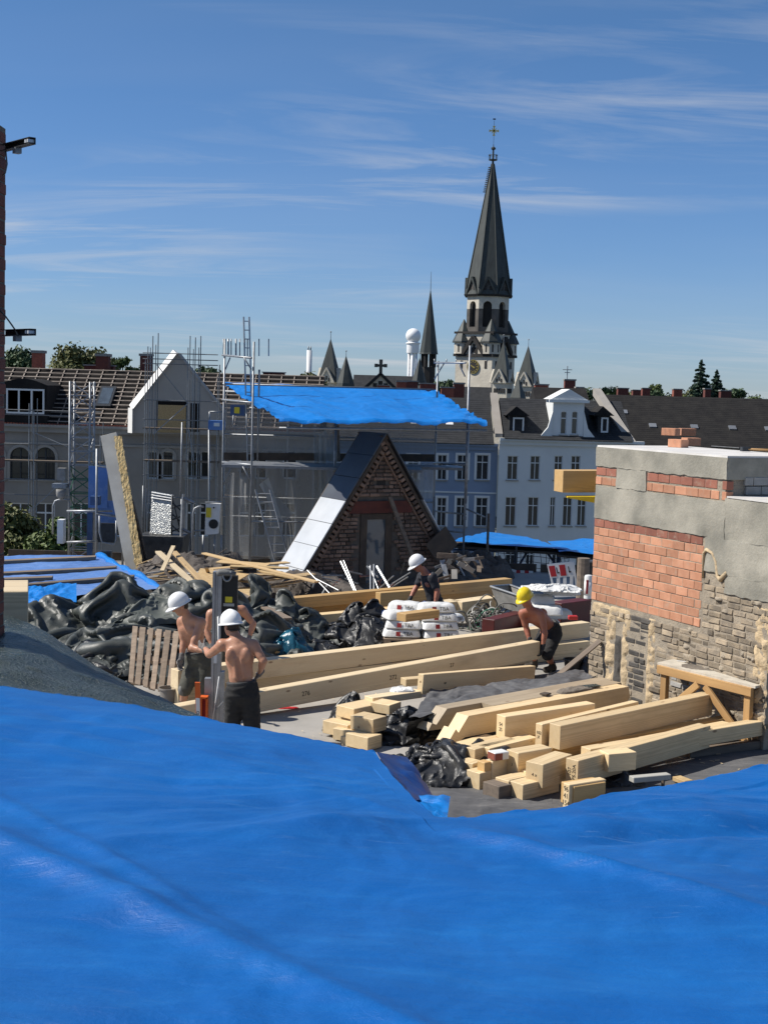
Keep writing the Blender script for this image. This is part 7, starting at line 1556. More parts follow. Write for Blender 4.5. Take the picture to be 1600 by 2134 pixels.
s0 = V(Dp(880, 1300, 22.1).x, 22.0, .22); sk_lab = ['bottom front right sack of the cement stack with red print', 'bottom front left sack of the cement stack', 'second layer right sack of the cement stack', 'second layer left sack of the cement stack', 'third layer right sack of the cement stack', 'third layer left sack with green edge in the cement stack', 'rear upright looking sack at the top left of the cement stack', 'topmost right sack of the cement stack with red print', 'rear right sack of the cement stack']
pal = thing('sack_pallet', s0 + V(0, .3, 0), 'low pallet under the white cement sacks', 'pallet')
for k in range(5): MB().box((s0.x - .62, s0.y - .02 + k * .2, .31), (s0.x + .62, s0.y + .12 + k * .2, .335)).build('slat', 'pallet_wood', pal)
for k in range(3): MB().box((s0.x - .6 + k * .55, s0.y - .02, 0), (s0.x - .5 + k * .55, s0.y + .92, .308)).build('stringer', 'pallet_wood', pal)
for i, (dx_, dy_, z, rz, L, tl_) in enumerate(((.30, .2, .118, .12, .60, 0), (-.33, .22, .118, .02, .62, 0), (.27, .22, .255, .18, .60, 0), (-.30, .24, .255, -.06, .60, .04), (.26, .26, .39, .10, .60, 0), (-.38, .3, .39, .35, .5, .05), (-.28, .52, .50, -.2, .55, -.25), (.22, .30, .525, .12, .62, 0), (.42, .62, .30, .9, .55, 0))):
    sack(V(s0.x + dx_, s0.y + dy_, z + .22), rz, L, .40, .145, sk_lab[i], i)
s1 = V(Dp(1118, 1300, 24.2).x, 24.2, 0)
for i in range(6):
    sack(V(s1.x + .12 * (i % 2) + (.35 if i % 3 == 2 else 0), s1.y + .25 * (i % 3), .02 + .19 * (i // 1) * .75), .1 * (i % 3) - .1, .66, .42, .17, ['bottom sack of the white stack behind the yellow helmeted worker', 'second sack from below behind the yellow helmeted worker', 'third sack from below behind the yellow helmeted worker', 'fourth sack from below behind the yellow helmeted worker', 'fifth sack from below behind the yellow helmeted worker', 'topmost sack of the white stack behind the yellow helmeted worker'][i], 20 + i, prt=False, group='white sacks behind the worker')
heap('plastic_wrap', 'white plastic wrap over the sacks behind the yellow helmeted worker', V(s1.x + .25, s1.y + .2, .86), .5, .32, .16, 101, 'sack_white', -.15, .05, 3, cat='plastic sheet')
heap('blue_cloth', 'small blue cloth bundle right of the cement sacks', V(Dp(962, 1300, 22).x, 22.1, 0), .16, .16, .52, 102, 'tarp_navy', 0, .05, 6, 30, 26, cat='cloth')
# cable heap
cb_ = thing('cable_heap', G(1015, 1322), 'tangled heap of grey, white and green cables', 'cables')
rs = np.random.RandomState(4)
for i in range(34):
    c = np.array(G(1012, 1318, 0)) + np.array([rs.randn() * .20, .25 + rs.randn() * .18, .0]); r = rs.uniform(.08, .26); t0 = rs.rand() * 6; tl_ = rs.randn(2) * .7; hh = rs.uniform(.06, .32)
    pts = [V(c[0] + r * math.cos(t0 + t) * (1 + .2 * math.sin(2.3 * t + i)), c[1] + r * .9 * math.sin(t0 + t), max(.015, hh + r * (tl_[0] * math.cos(t0 + t) + tl_[1] * math.sin(t0 + t)) + .03 * math.sin(3 * t))) for t in np.linspace(0, rs.uniform(3.5, 7.5), 30)]
    MB().path(pts, rs.uniform(.008, .016), 6).build('cable', ['cable_grey', 'cable_grey', 'cable_white', 'black_plastic_part', 'cable_grey', 'cable_green'][i % 6], cb_, smooth=True)
# mortar trough
tg = thing('mortar_trough', G(1050, 1292), 'grey metal mortar trough tipped behind the pale block beams', 'trough')
a, b_, c, d = Dp(1022, 1222, 25.6), Dp(1100, 1248, 24.4), Dp(1110, 1236, 25.2), Dp(1062, 1219, 26.3); zb_ = .42
q = [lerp(p, (a + b_ + c + d) / 4, .28) + V(0, 0, -.33) for p in (a, b_, c, d)]
m = MB(); 
for i in range(4): m.quad([a, b_, c, d][i], [a, b_, c, d][(i + 1) % 4], q[(i + 1) % 4], q[i])
m.quad(*q[::-1]); m.build('basin', 'trough_grey', tg)
for i in range(4): MB().tube([a, b_, c, d][i], [a, b_, c, d][(i + 1) % 4], .022, n=6).build('rim', 'galv', tg)
for p in q: MB().tube(p, V(p.x, p.y, 0), .02, n=6).build('leg', 'steel_dark', tg)

# ================================================================ loose boards and scrap in front of the gable
rs = random.Random(21)
def plank(pa, pb, za, zb_, w, th, matn, label, name='loose_board', roll=0.):
    a, b_ = G(*pa, za), G(*pb, zb_); x = (b_ - a); L = x.length; x.normalize(); y = V(0, 0, 1).cross(x).normalized(); z_ = x.cross(y); R_ = Matrix.Rotation(roll, 4, 'X')
    return inst(name, bmesh_box(round(L, 2), w, th, .002, matn), frame(x, y, z_, (a + b_) / 2) @ R_, None, label, 'board', 'loose boards in front of the gable')
plank((425, 1153), (660, 1213), .92, .75, .12, .03, 'board_new', 'longest pale board thrown diagonally over the board heap')
bl = [((440, 1186), (600, 1172), .58, .60, 'flat board near the top left of the board heap'), ((452, 1196), (640, 1200), .62, .64, 'broad flat board across the middle of the board heap'), ((480, 1180), (602, 1184), .70, .68, 'board right under the longest one in the heap'), ((520, 1212), (650, 1196), .56, .6, 'board slanting up to the right in the heap'), ((470, 1206), (560, 1218), .52, .5, 'thin board at the front edge of the board heap'),
      ((540, 1190), (618, 1206), .72, .66, 'short board at the right tip of the board heap'), ((420, 1200), (500, 1190), .48, .52, 'dull board at the left of the board heap'), ((560, 1222), (648, 1206), .45, .5, 'board low at the right of the board heap'), ((500, 1226), (600, 1222), .40, .42, 'lowest board at the front of the board heap'), ((455, 1170), (560, 1178), .66, .64, 'narrow board at the back of the board heap')]
for i, (a_, b2, za, zb_, lab) in enumerate(bl): plank(a_, b2, za, zb_, rs.uniform(.14, .3), .026, ['board_new', 'board_new', 'osb'][i % 3], lab, roll=rs.uniform(-.12, .12))
plank((330, 1150), (455, 1262), .95, .55, .12, .04, 'timber_pale', 'pale plank slanting down in the scrap left of the lift'); plank((363, 1150), (470, 1265), 1.0, .5, .11, .04, 'board_new', 'reddish plank slanting beside the pale one'); plank((362, 1138), (338, 1190), 1.15, .75, .08, .03, 'timber_pale', 'short pale stick crossing the slanting planks'); plank((395, 1220), (450, 1300), .7, .45, .10, .03, 'board_new', 'short plank below the reddish slanting plank')
plank((495, 1236), (600, 1290), .62, .5, .16, .035, 'old_timber', 'grey plank sliding down right of the lift'); plank((540, 1246), (602, 1300), .6, .42, .10, .03, 'board_new', 'pale plank end lying over the dark green tarpaulin'); plank((500, 1285), (572, 1360), .5, .22, .18, .03, 'osb', 'brown panel strip slanting behind the front worker')
a, b_, c, d = G(395, 1222, .62), G(450, 1236, .62), G(520, 1196, .66), G(418, 1184, .66); MB().prism([a, b_, c, d], (0, 0, -.02)).build('plywood_sheet', 'osb', label='pale plywood sheet lying under the slanting planks', cat='sheet')
a, b_, c, d = G(486, 1262, .55), G(545, 1268, .5), G(548, 1226, .62), G(490, 1228, .62); MB().prism([a, b_, c, d], (0, 0, -.02)).build('plywood_sheet', 'osb', label='plywood sheet directly right of the black lift column', cat='sheet')
heap('scrap_mound', 'mound of rubble and scrap under the loose boards', G(560, 1262, 0) + V(0, 1.2, 0), 2.0, 1.5, .5, 111, 'debris', .1, .10, 2.4, 90, 60, cat='rubble', rough=True)
heap('scrap_mound', 'rubble mound under the slanting planks left of the lift', G(380, 1250, 0) + V(0, 1.6, 0), 1.4, 1.3, .75, 112, 'debris', .1, .12, 2.4, 70, 60, cat='rubble', rough=True)
heap('scrap_mound', 'dark scrap mound at the foot of the gable', G(800, 1222, 0) + V(0, .8, 0), 2.3, .9, .34, 113, 'debris', .1, .10, 2.6, 100, 50, cat='rubble', rough=True)
heap('scrap_mound', 'broken stone rubble at the right foot of the gable', G(960, 1212, 0) + V(0, 1.0, 0), 1.3, .9, .55, 114, 'debris', .1, .16, 2.6, 80, 60, cat='rubble', rough=True)
ws = thing('wood_scrap', G(375, 1200, .5), 'litter of bleached wood splinters in the scrap left of the lift', 'wood scrap')
for i in range(26):
    p = G(rs.uniform(310, 440), rs.uniform(1165, 1215), .55); d_ = V(rs.uniform(-1, 1), rs.uniform(-.6, .6), rs.uniform(-.15, .25)).normalized() * rs.uniform(.15, .5)
    MB().obox(p, d_, V(-d_.y, d_.x, 0).normalized() * rs.uniform(.015, .04), (0, 0, .012)).build('splinter', rs.choice(['board_new', 'old_timber', 'batten_wood', 'cable_white']), ws)
# upright metal profiles and tangled steel before the gable
mp_ = thing('metal_profiles', G(780, 1222), 'bundle of upright aluminium profiles and bent steel before the gable door', 'scrap metal')
for a, b_, w in (((710, 1170), (738, 1230), .035), ((716, 1168), (742, 1232), .02), ((772, 1178), (772, 1235), .03), ((779, 1176), (779, 1235), .03), ((785, 1180), (812, 1225), .05), ((770, 1180), (790, 1232), .018), ((790, 1226), (820, 1200), .035), ((808, 1222), (855, 1193), .03), ((812, 1226), (850, 1202), .025), ((640, 1188), (690, 1240), .018), ((656, 1205), (705, 1230), .02)):
    A_, B_ = Dp(*a, 27.2), Dp(*b_, 26.6); MB().tube(A_, B_, w * .45, n=4).build('profile', 'alu', mp_)
for i in range(30):
    a = (rs.uniform(635, 860), rs.uniform(1195, 1238)); b_ = (a[0] + rs.uniform(-50, 50), a[1] + rs.uniform(-26, 22)); MB().tube(Dp(*a, 27 + rs.random()), Dp(*b_, 27 + rs.random()), rs.uniform(.008, .02), n=5).build('steel_rod', rs.choice(['steel_dark', 'steel_dark', 'dark_red_steel', 'galv']), mp_)
sm = thing('broken_slabs', G(950, 1205), 'broken grey slabs and pipes right of the black shirted worker', 'rubble')
for i in range(22):
    p = Dp(rs.uniform(905, 1000), rs.uniform(1158, 1208), 28.2 + rs.random()); d_ = V(rs.uniform(-1, 1), rs.uniform(-.4, .4), rs.uniform(-.6, .6)).normalized() * rs.uniform(.08, .26)
    MB().obox(p, d_, V(-d_.z, 0, d_.x).normalized() * rs.uniform(.015, .06), (0, .02, 0)).build('slab_piece', rs.choice(['concrete', 'debris', 'old_timber', 'galv']), sm)

# ================================================================ plate lift column the workers hold
lf = thing('lift_column', G(455, 1530), 'upright aluminium lift column with black back panel held by three workers', 'lift')
DLF = 16.6; zt = Dp(455, 1192, DLF).z; xl = Dp(441, 1350, DLF).x; xm = Dp(460, 1350, DLF).x; xr = Dp(492, 1350, DLF).x
for k, (x0, x1, y0) in enumerate(((xl, xl + .032, .0), (xl + .036, xl + .062, .012), (xl + .066, xm, .0))): MB().box((x0, DLF + y0, .05), (x1, DLF + .14, zt)).build('profile', 'alu', lf)
MB().box((xm + .002, DLF + .03, Dp(470, 1335, DLF).z), (xr, DLF + .13, zt - .05)).build('back_panel', 'black_plastic_part', lf)
MB().box((Dp(426, 1420, DLF).x, DLF + .02, .05), (xl - .004, DLF + .12, Dp(430, 1415, DLF).z)).build('lower_profile', 'alu', lf); MB().box((xm + .004, DLF - .02, .05), (xm + .05, DLF + .1, Dp(455, 1400, DLF).z)).build('lower_profile', 'alu', lf)
MB().box((Dp(469, 1256, DLF).x, DLF + .024, Dp(469, 1256, DLF).z), (Dp(484, 1245, DLF).x, DLF + .0285, Dp(470, 1244, DLF).z)).build('yellow_label', 'yellow_sticker', lf); MB().box((Dp(465, 1265, DLF).x, DLF + .024, Dp(469, 1264, DLF).z), (Dp(488, 1258, DLF).x, DLF + .0285, Dp(470, 1258, DLF).z)).build('grey_label', 'board_grey', lf)
p = Dp(474, 1196, DLF); MB().path([p + V(math.cos(t) * .05, -.02, math.sin(t) * .075 - .01) for t in np.linspace(2.6, 6.9, 14)], .012, 8).build('carry_handle', 'galv', lf, smooth=True)
MB().path([Dp(452, 1196, DLF), Dp(460, 1193, DLF), Dp(475, 1194, DLF), Dp(492, 1196, DLF)], [.03, .045, .04, .03], 8).build('hose_wrap', 'pad_grey', lf, smooth=True)
MB().path([Dp(455, 1285, DLF - .04), Dp(456, 1330, DLF - .04), Dp(459, 1362, DLF - .04)], .012, 8).build('cable', 'paper_white', lf, smooth=True); MB().path([Dp(457, 1410, DLF - .06), Dp(450, 1460, DLF - .06), Dp(443, 1500, DLF - .06)], .008, 6).build('rod', 'paper_white', lf, smooth=True); MB().path([Dp(466, 1462, DLF - .1), Dp(449, 1480, DLF - .1)], .008, 6).build('rod', 'galv', lf)
MB().box((xl - .02, DLF - .1, 0), (xr, DLF + .3, .05)).build('base_plate', 'steel_dark', lf)
t_ = bpy.data.objects.new('lettering', text_mesh('BOECKER', .05, 'paper_white')); COL.objects.link(t_); t_.parent = lf; t_.matrix_basis = Matrix.Translation(-org(lf)) @ Matrix.Translation(V(xl + .05, DLF - .002, Dp(450, 1375, DLF).z)) @ Matrix.Rotation(math.pi / 2, 4, 'X') @ Matrix.Rotation(-math.pi / 2, 4, 'Z') if False else Matrix.Translation(-org(lf)) @ Matrix.Translation(V(xl + .05, DLF - .002, Dp(450, 1375, DLF).z)) @ Matrix.Rotation(math.pi / 2, 4, 'X') @ Matrix.Scale(.7, 4)
t_.data = bmesh_box(.035, .004, .12, 0, 'paper_white'); t_.name = 'paper_label'; t_.matrix_basis = Matrix.Translation(-org(lf)) @ Matrix.Translation(V(xl + .05, DLF - .003, Dp(450, 1372, DLF).z))
# orange level case and red box
ob = thing('orange_level', G(414, 1522), 'orange level with white printed label standing beside the lift column', 'level')
p0, p1 = Dp(414, 1500, 16.3), Dp(412, 1422, 16.3); MB().obox((p0 + p1) / 2, (p1 - p0) / 2 + V(0, 0, .0), (.03, 0, 0), (0, .02, 0)).build('body', 'orange_paint', ob)
MB().obox(lerp(p0, p1, .35), (p1 - p0) * .24, (.024, 0, 0), (0, .0225, 0)).build('label', 'paper_white', ob)
t_ = bpy.data.objects.new('lettering', text_mesh('BO', .05, 'ink')); COL.objects.link(t_); t_.parent = ob; t_.matrix_basis = Matrix.Translation(-org(ob)) @ Matrix.Translation(lerp(p0, p1, .17) + V(0, -.0245, 0)) @ Matrix.Rotation(math.pi / 2, 4, 'X') @ Matrix.Rotation(math.pi / 2, 4, 'Z')
MB().obox(p0 - V(0, 0, .16), (.03, 0, 0), (0, .02, 0), (0, 0, .12)).build('foot', 'orange_paint', ob)
rb = thing('red_case', G(425, 1520), 'orange red open case frame next to the orange level', 'case'); p = Dp(424, 1500, 16.45)
MB().box((p.x - .045, p.y, 0), (p.x - .02, p.y + .12, Dp(424, 1457, 16.45).z)).build('side', 'orange_paint', rb); MB().box((p.x + .025, p.y, 0), (p.x + .045, p.y + .12, Dp(424, 1455, 16.45).z)).build('side', 'orange_paint', rb); MB().box((p.x - .045, p.y, Dp(424, 1457, 16.45).z + .001), (p.x + .045, p.y + .12, Dp(424, 1453, 16.45).z)).build('rim', 'orange_paint', rb); MB().box((p.x - .019, p.y + .06, 0), (p.x + .024, p.y + .12, Dp(424, 1458, 16.45).z)).build('panel', 'red_paint', rb)
# red scrap of tape on slab
heap('red_tape', 'red and white scrap of tape on the concrete right of the front worker', G(600, 1476, 0), .16, .06, .015, 121, 'red_paint', .1, .012, 8, 24, 14, cat='tape')
# ================================================================ people (smooth distance fields meshed to one continuous skin)
class Field:
    def __init__(s, lo, hi, h):
        s.lo = np.array(lo, float); s.h = h; s.n = np.ceil((np.array(hi) - s.lo) / h).astype(int) + 1
        s.F = np.full(s.n, .25); s.ax = [s.lo[i] + np.arange(s.n[i]) * h for i in range(3)]
    def sub(s, lo, hi):
        a = np.clip(np.floor((np.array(lo) - s.lo) / s.h).astype(int), 0, s.n); b_ = np.clip(np.ceil((np.array(hi) - s.lo) / s.h).astype(int) + 1, 0, s.n)
        sl = tuple(slice(i, j) for i, j in zip(a, b_)); return sl, np.meshgrid(*[s.ax[i][sl[i]] for i in range(3)], indexing='ij')
    def blend(s, sl, d, k, op='u'):
        f = s.F[sl]
        if op == 'u':
            h = np.clip(.5 + .5 * (f - d) / k, 0, 1); s.F[sl] = f * (1 - h) + d * h - k * h * (1 - h)
        else:
            h = np.clip(.5 - .5 * (f + d) / k, 0, 1); s.F[sl] = f * (1 - h) + (-d) * h + k * h * (1 - h)
    def cap(s, a, b_, ra, rb, k=.03, op='u'):
        a, b_ = np.array(a), np.array(b_); m = max(ra, rb) + k + .06; sl, (X, Y, Z) = s.sub(np.minimum(a, b_) - m, np.maximum(a, b_) + m)
        ab = b_ - a; t = np.clip(((X - a[0]) * ab[0] + (Y - a[1]) * ab[1] + (Z - a[2]) * ab[2]) / max(1e-9, ab @ ab), 0, 1)
        d = np.sqrt((X - a[0] - t * ab[0]) ** 2 + (Y - a[1] - t * ab[1]) ** 2 + (Z - a[2] - t * ab[2]) ** 2) - (ra + (rb - ra) * t); s.blend(sl, d, k, op)
    def ell(s, c, r, R=None, k=.03, op='u'):
        c = np.array(c); m = max(r) + k + .06; sl, (X, Y, Z) = s.sub(c - m, c + m); P = np.stack([X - c[0], Y - c[1], Z - c[2]], -1)
        if R is not None: P = P @ np.array(R)
        r = np.array(r); k0 = np.linalg.norm(P / r, axis=-1); k1 = np.linalg.norm(P / r ** 2, axis=-1) + 1e-9; s.blend(sl, k0 * (k0 - 1) / k1, k, op)
    def plane(s, p, n):  # keep side where (x-p).n < 0
        X, Y, Z = np.meshgrid(*s.ax, indexing='ij'); n = np.array(n); s.F = np.maximum(s.F, (X - p[0]) * n[0] + (Y - p[1]) * n[1] + (Z - p[2]) * n[2])
    def noise(s, amp, fr, seed=0.):
        X, Y, Z = np.meshgrid(*s.ax, indexing='ij'); m = np.abs(s.F) < .05; s.F[m] += amp * gnoise(X[m] * fr + seed, Y[m] * fr, Z[m] * fr * .7)
    def folds(s, amp, fr, seed=0.):
        X, Y, Z = np.meshgrid(*s.ax, indexing='ij'); m = np.abs(s.F) < .06; x, y, z = X[m], Y[m], Z[m]; s.F[m] += amp * (np.abs(gnoise(x * fr * .8 + seed, y * fr * .8, z * fr * 1.5)) - .3)
    def mesh(s):
        F = s.F; n = F.shape; ins = F < 0; c = np.zeros(np.array(n) - 1, int)
        for i in (0, 1):
            for j in (0, 1):
                for k in (0, 1): c += ins[i:n[0] - 1 + i, j:n[1] - 1 + j, k:n[2] - 1 + k]
        act = (c > 0) & (c < 8); idx = -np.ones(act.shape, int); I = np.argwhere(act); idx[act] = np.arange(len(I))
        sm = np.zeros((len(I), 3)); ct = np.zeros(len(I))
        for ax in range(3):
            o1, o2 = [a for a in range(3) if a != ax]
            for p in (0, 1):
                for q in (0, 1):
                    A = I.copy(); A[:, o1] += p; A[:, o2] += q; B = A.copy(); B[:, ax] += 1
                    fa, fb = F[tuple(A.T)], F[tuple(B.T)]; m = (fa < 0) != (fb < 0); t = np.where(m, fa / np.where(m, fa - fb, 1), 0)
                    pos = A.astype(float); pos[:, ax] += t; sm[m] += pos[m]; ct[m] += 1
        Vv = s.lo + (sm / ct[:, None]) * s.h; fs = []
        for ax in range(3):
            o1, o2 = (ax + 1) % 3, (ax + 2) % 3; sa = [slice(None)] * 3; sb = [slice(None)] * 3; sa[ax] = slice(0, n[ax] - 1); sb[ax] = slice(1, n[ax]); a, b_ = ins[tuple(sa)], ins[tuple(sb)]
            E = np.argwhere(a != b_); E = E[(E[:, o1] > 0) & (E[:, o2] > 0) & (E[:, o1] < n[o1] - 1) & (E[:, o2] < n[o2] - 1)]
            def cell(d1, d2): Q = E.copy(); Q[:, o1] += d1; Q[:, o2] += d2; return idx[tuple(Q.T)]
            q = np.stack([cell(-1, -1), cell(0, -1), cell(0, 0), cell(-1, 0)], 1); fl = ~a[tuple(E.T)]; q[fl] = q[fl][:, ::-1]; fs.append(q)
        return Vv, np.concatenate(fs)
    def build(s, name, mat_, parent):
        Vv, f = s.mesh(); m = MB(); m.v = [tuple(p) for p in Vv]; m.f = [tuple(int(i) for i in q) for q in f if min(q) >= 0]; return m.build(name, mat_, parent, smooth=True)
def nz(v): v = Vector(v); return v.normalized()
def fr3(x, y, z): return [[x[0], y[0], z[0]], [x[1], y[1], z[1]], [x[2], y[2], z[2]]]
def helmet(parent, c, f, up, matn, sz=1.):
    f = nz(f); up = nz(up); r = f.cross(up).normalized(); f = up.cross(r).normalized(); m = MB(); n, k = 32, 12; c = Vector(c)
    P = np.zeros((k + 4, n + 1, 3))
    for j in range(n + 1):
        a = 6.28318 * j / n; ca, sa = math.cos(a), math.sin(a); front = max(0, ca) ** 2.2; back = max(0, -ca) ** 3
        for i in range(k):
            t = i / (k - 1) * 1.5708; rad = math.cos(t); hh = math.sin(t); ridge = .006 * math.exp(-(sa * rad * 6) ** 2) * (1 if hh > .2 else 0)
            q = c + f * (.138 * rad * ca) + r * (.112 * rad * sa) + up * (.135 * hh ** .95 + ridge); P[k - 1 - i] [j] = q * 1 if sz == 1 else c + (q - c) * sz
        e = .016 + .052 * front + .012 * back
        for i, (w, d) in enumerate(((0, -.012), (.45, -.016), (1, -.022 - .010 * front), (.9, -.030 - .010 * front))):
            q = c + f * ((.138 + e * w) * ca) + r * ((.112 + e * .5 * w) * sa) + up * d; P[k + i][j] = c + (q - c) * sz
    h = m.grid(P).build('helmet', matn, parent, smooth=True)
    return h
def handp(F, w, d, nrm, side, curl):
    d = nz(d); nrm = nz(Vector(nrm) - d * d.dot(Vector(nrm))); s_ = d.cross(nrm) * side; w = Vector(w)
    F.cap(w - d * .05, w + d * .01, .034, .034, .02); F.ell(w + d * .048, (.040, .052, .020), fr3(s_, d, nrm), .015)
    for k in range(4):
        b_ = w + d * .088 + s_ * (.030 - .020 * k); L = (.036, .042, .039, .030)[k]; a = curl * .5; p = b_
        for q in range(3): dd = nz(d * math.cos(a) + nrm * math.sin(a)); p2 = p + dd * L * (1, .72, .55)[q]; F.cap(p, p2, .0105, .0095, .006); p = p2; a += curl * .62
    b_ = w + d * .022 + s_ * .034; p = b_
    for q in range(2): dd = nz(d * .75 + s_ * (.65 - .35 * q) + nrm * (.35 + .5 * q * curl)); p2 = p + dd * .036; F.cap(p, p2, .013, .011, .008); p = p2
def hand(parent, w, d, nrm, side, curl, matn, name='glove'):
    F = Field(np.array(w) - .17, np.array(w) + .20, .0065); handp(F, w, d, nrm, side, curl); return F.build(name, matn, parent)
def person(label, J, face, up_head, skin, clothes, h=.0115, hat=None, hatup=None, shirt=None, hems=.92, glove=('glove_grey', 'glove_grey'), gdir=None, hair=True, seed=0, cinch=True, back_to_cam=False):
    J = {k: Vector(v) for k, v in J.items()}
    o = thing('person', V(J['pelvis'].x, J['pelvis'].y, 0), label, 'person')
    pts = np.array([list(v) for v in J.values()]); lo, hi = pts.min(0) - .2, pts.max(0) + .2; lo[2] = min(lo[2], -.02); F = Field(lo, hi, h)
    pel, che, nek = J['pelvis'], J['chest'], J['neck']; sp = (nek - pel).normalized(); sr = nz(J['shR'] - J['shL']); hr = nz(J['hipR'] - J['hipL'])
    fw = nz(sp.cross(sr)) * -1; fw = nz(sr.cross(sp)) * -1 if False else nz(sp.cross(sr))      # forward = up x right ... person's front
    fh = nz(sp.cross(hr)); upc = nz(nek - che); fc = nz(upc.cross(sr)); upp = nz(che - pel); fp = nz(upp.cross(hr))
    Rc, Rp = fr3(sr, fc, upc), fr3(hr, fp, upp); mid = lerp(pel, che, .48); rm = nz(sr + hr); fm = nz(upp.cross(rm)); Rm = fr3(rm, fm, upp)
    def torso(F, g=0.):
        F.ell(pel, (.158 + g, .112 + g, .125 + g), Rp, .05); F.ell(mid, (.138 + g, .098 + g, .15 + g), Rm, .06); F.ell(che, (.165 + g, .118 + g, .175 + g), Rc, .06)
        F.ell(lerp(che, nek, .55) - fc * .008, (.155 + g, .088 + g, .09 + g), Rc, .05)
        for s_ in ('L', 'R'):
            F.cap(lerp(nek, J['sh' + s_], .12), J['sh' + s_], .052 + g, .052 + g, .05); F.ell(J['sh' + s_] + (J['el' + s_] - J['sh' + s_]).normalized() * .03, (.062 + g, .062 + g, .07 + g), None, .03)
    torso(F)
    for sg, s_ in ((-1, 'L'), (1, 'R')):
        F.ell(che + sr * (sg * .075) + fc * .085 + upc * .05, (.075, .035, .06), Rc, .03); F.ell(che + sr * (sg * .088) - fc * .096 + upc * .05, (.056, .032, .080), Rc, .018); F.cap(mid + rm * (sg * .035) - fm * .082, che + sr * (sg * .035) - fc * .098, .03, .026, .03)
        sh, el, wr = J['sh' + s_], J['el' + s_], J['wr' + s_]; F.cap(sh, el, .052, .040, .03); F.cap(lerp(sh, el, .3), lerp(sh, el, .7), .050, .048, .02); F.cap(el, wr, .042, .028, .02); F.cap(lerp(el, wr, .12), lerp(el, wr, .4), .044, .040, .015)
        hp_, kn, an, to = J['hip' + s_], J['kn' + s_], J['an' + s_], J['to' + s_]; F.cap(hp_, kn, .085, .056, .05); F.cap(kn, an, .053, .036, .02); ft = nz(to - an); bk = nz(V(ft.x, ft.y, 0)) * -1; F.ell(lerp(kn, an, .3) + bk * .018, (.048, .048, .10), None, .03); F.cap(an - V(0, 0, .03), to, .04, .034, .03)
    F.cap(pel - fp * .125, mid - fm * .112, .014, .016, .025, 's'); F.cap(mid - fm * .112, che - fc * .134, .016, .020, .025, 's')
    # head
    hd = J['head']; f = nz(face); up = nz(up_head); r = nz(f.cross(up)); f = nz(up.cross(r)); RH = fr3(r, f, up)
    F.cap(nek - upc * .02, hd - up * .05 - f * .015, .060, .055, .03); F.ell(hd + up * .03 - f * .005, (.076, .096, .095), RH, .02); F.ell(hd - up * .045 + f * .03, (.058, .066, .075), RH, .03); F.ell(hd - up * .095 + f * .058, (.03, .028, .022), RH, .02)
    F.cap(hd + up * .012 + f * .088, hd - up * .026 + f * .112, .010, .016, .012); F.cap(hd + up * .022 + f * .082 - r * .035, hd + up * .022 + f * .082 + r * .035, .014, .014, .015); F.cap(hd - up * .062 + f * .088 - r * .016, hd - up * .062 + f * .088 + r * .016, .009, .009, .01)
    for sg in (-1, 1): F.ell(hd + r * (sg * .078) - up * .012 - f * .01, (.012, .024, .034), RH, .01); F.ell(hd + r * (sg * .032) + up * .002 + f * .094, (.018, .012, .011), RH, .012, 's')
    F.noise(.0025, 9., seed); F.build('body', skin, o)
    for sg in (-1, 1): MB().lathe(hd + r * (sg * .031) + up * .001 + f * .078, [(.001, -.012), (.009, -.007), (.012, 0), (.009, .007), (.001, .012)], 10).build('eye', 'eye', o, smooth=True)
    if hair:
        Hf = Field(np.array(hd) - .17, np.array(hd) + .17, .008); Hf.ell(hd + up * .036 - f * .012, (.080, .098, .096), RH, .01); Hf.ell(hd - up * .01 - f * .045, (.070, .058, .075), RH, .02)
        Hf.plane(hd + f * .045 + up * .03, nz(f * 1. - up * .5)); Hf.noise(.004, 40., seed); Hf.build('hair', 'hair', o)
    if hat: helmet(o, hd + up * .042 - f * .0, f if hatup is None else f, up if hatup is None else hatup, hat, 1.03)
    # shorts
    C = Field(lo, hi, h); g = .022; C.ell(pel, (.163 + g, .117 + g, .125 + g), Rp, .05); C.ell(lerp(pel, mid, .5), (.138 + g, .10 + g, .12 + g), Rm, .05)
    for s_ in ('L', 'R'):
        hp_, kn, an = J['hip' + s_], J['kn' + s_], J['an' + s_]
        if hems <= 1: C.cap(hp_, lerp(hp_, kn, hems), .112, .092, .04)
        else: C.cap(hp_, kn, .112, .088, .04); C.cap(kn, lerp(kn, an, hems - 1), .086, .074, .03)
    C.folds(.016, 9., seed + 3); C.plane(lerp(pel, mid, .62), upp)
    for s_ in ('L', 'R'):
        hp_, kn = J['hip' + s_], J['kn' + s_]
    C.build('shorts', clothes, o)
    Bf = Field(np.array(pel) - .32, np.array(pel) + .32, .010); wc_ = lerp(pel, mid, .52); Bf.ell(wc_, (.172, .132, .20), Rm, .01); Bf.plane(wc_ + upp * .022, upp); Bf.plane(wc_ - upp * .022, -upp); Bf.build('belt', 'strap', o)
    if shirt:
        T = Field(lo, hi, h); torso(T, .018)
        for s_ in ('L', 'R'): T.cap(J['sh' + s_], lerp(J['sh' + s_], J['el' + s_], .62), .070, .066, .03)
        T.folds(.014, 8., seed + 7); T.plane(nek + upc * .0 - fc * .0, nz(upc + fc * .3)); T.plane(lerp(pel, mid, .1), -upp); T.build('t_shirt', shirt, o)
    for k, s_ in enumerate(('L', 'R')):
        if glove[k]:
            d_ = J['wr' + s_] - J['el' + s_]; gd, gn_, cu = (gdir or {}).get(s_, (d_, fc, .7)); hand(o, J['wr' + s_] , gd, gn_, -1 if s_ == 'L' else 1, cu, glove[k])
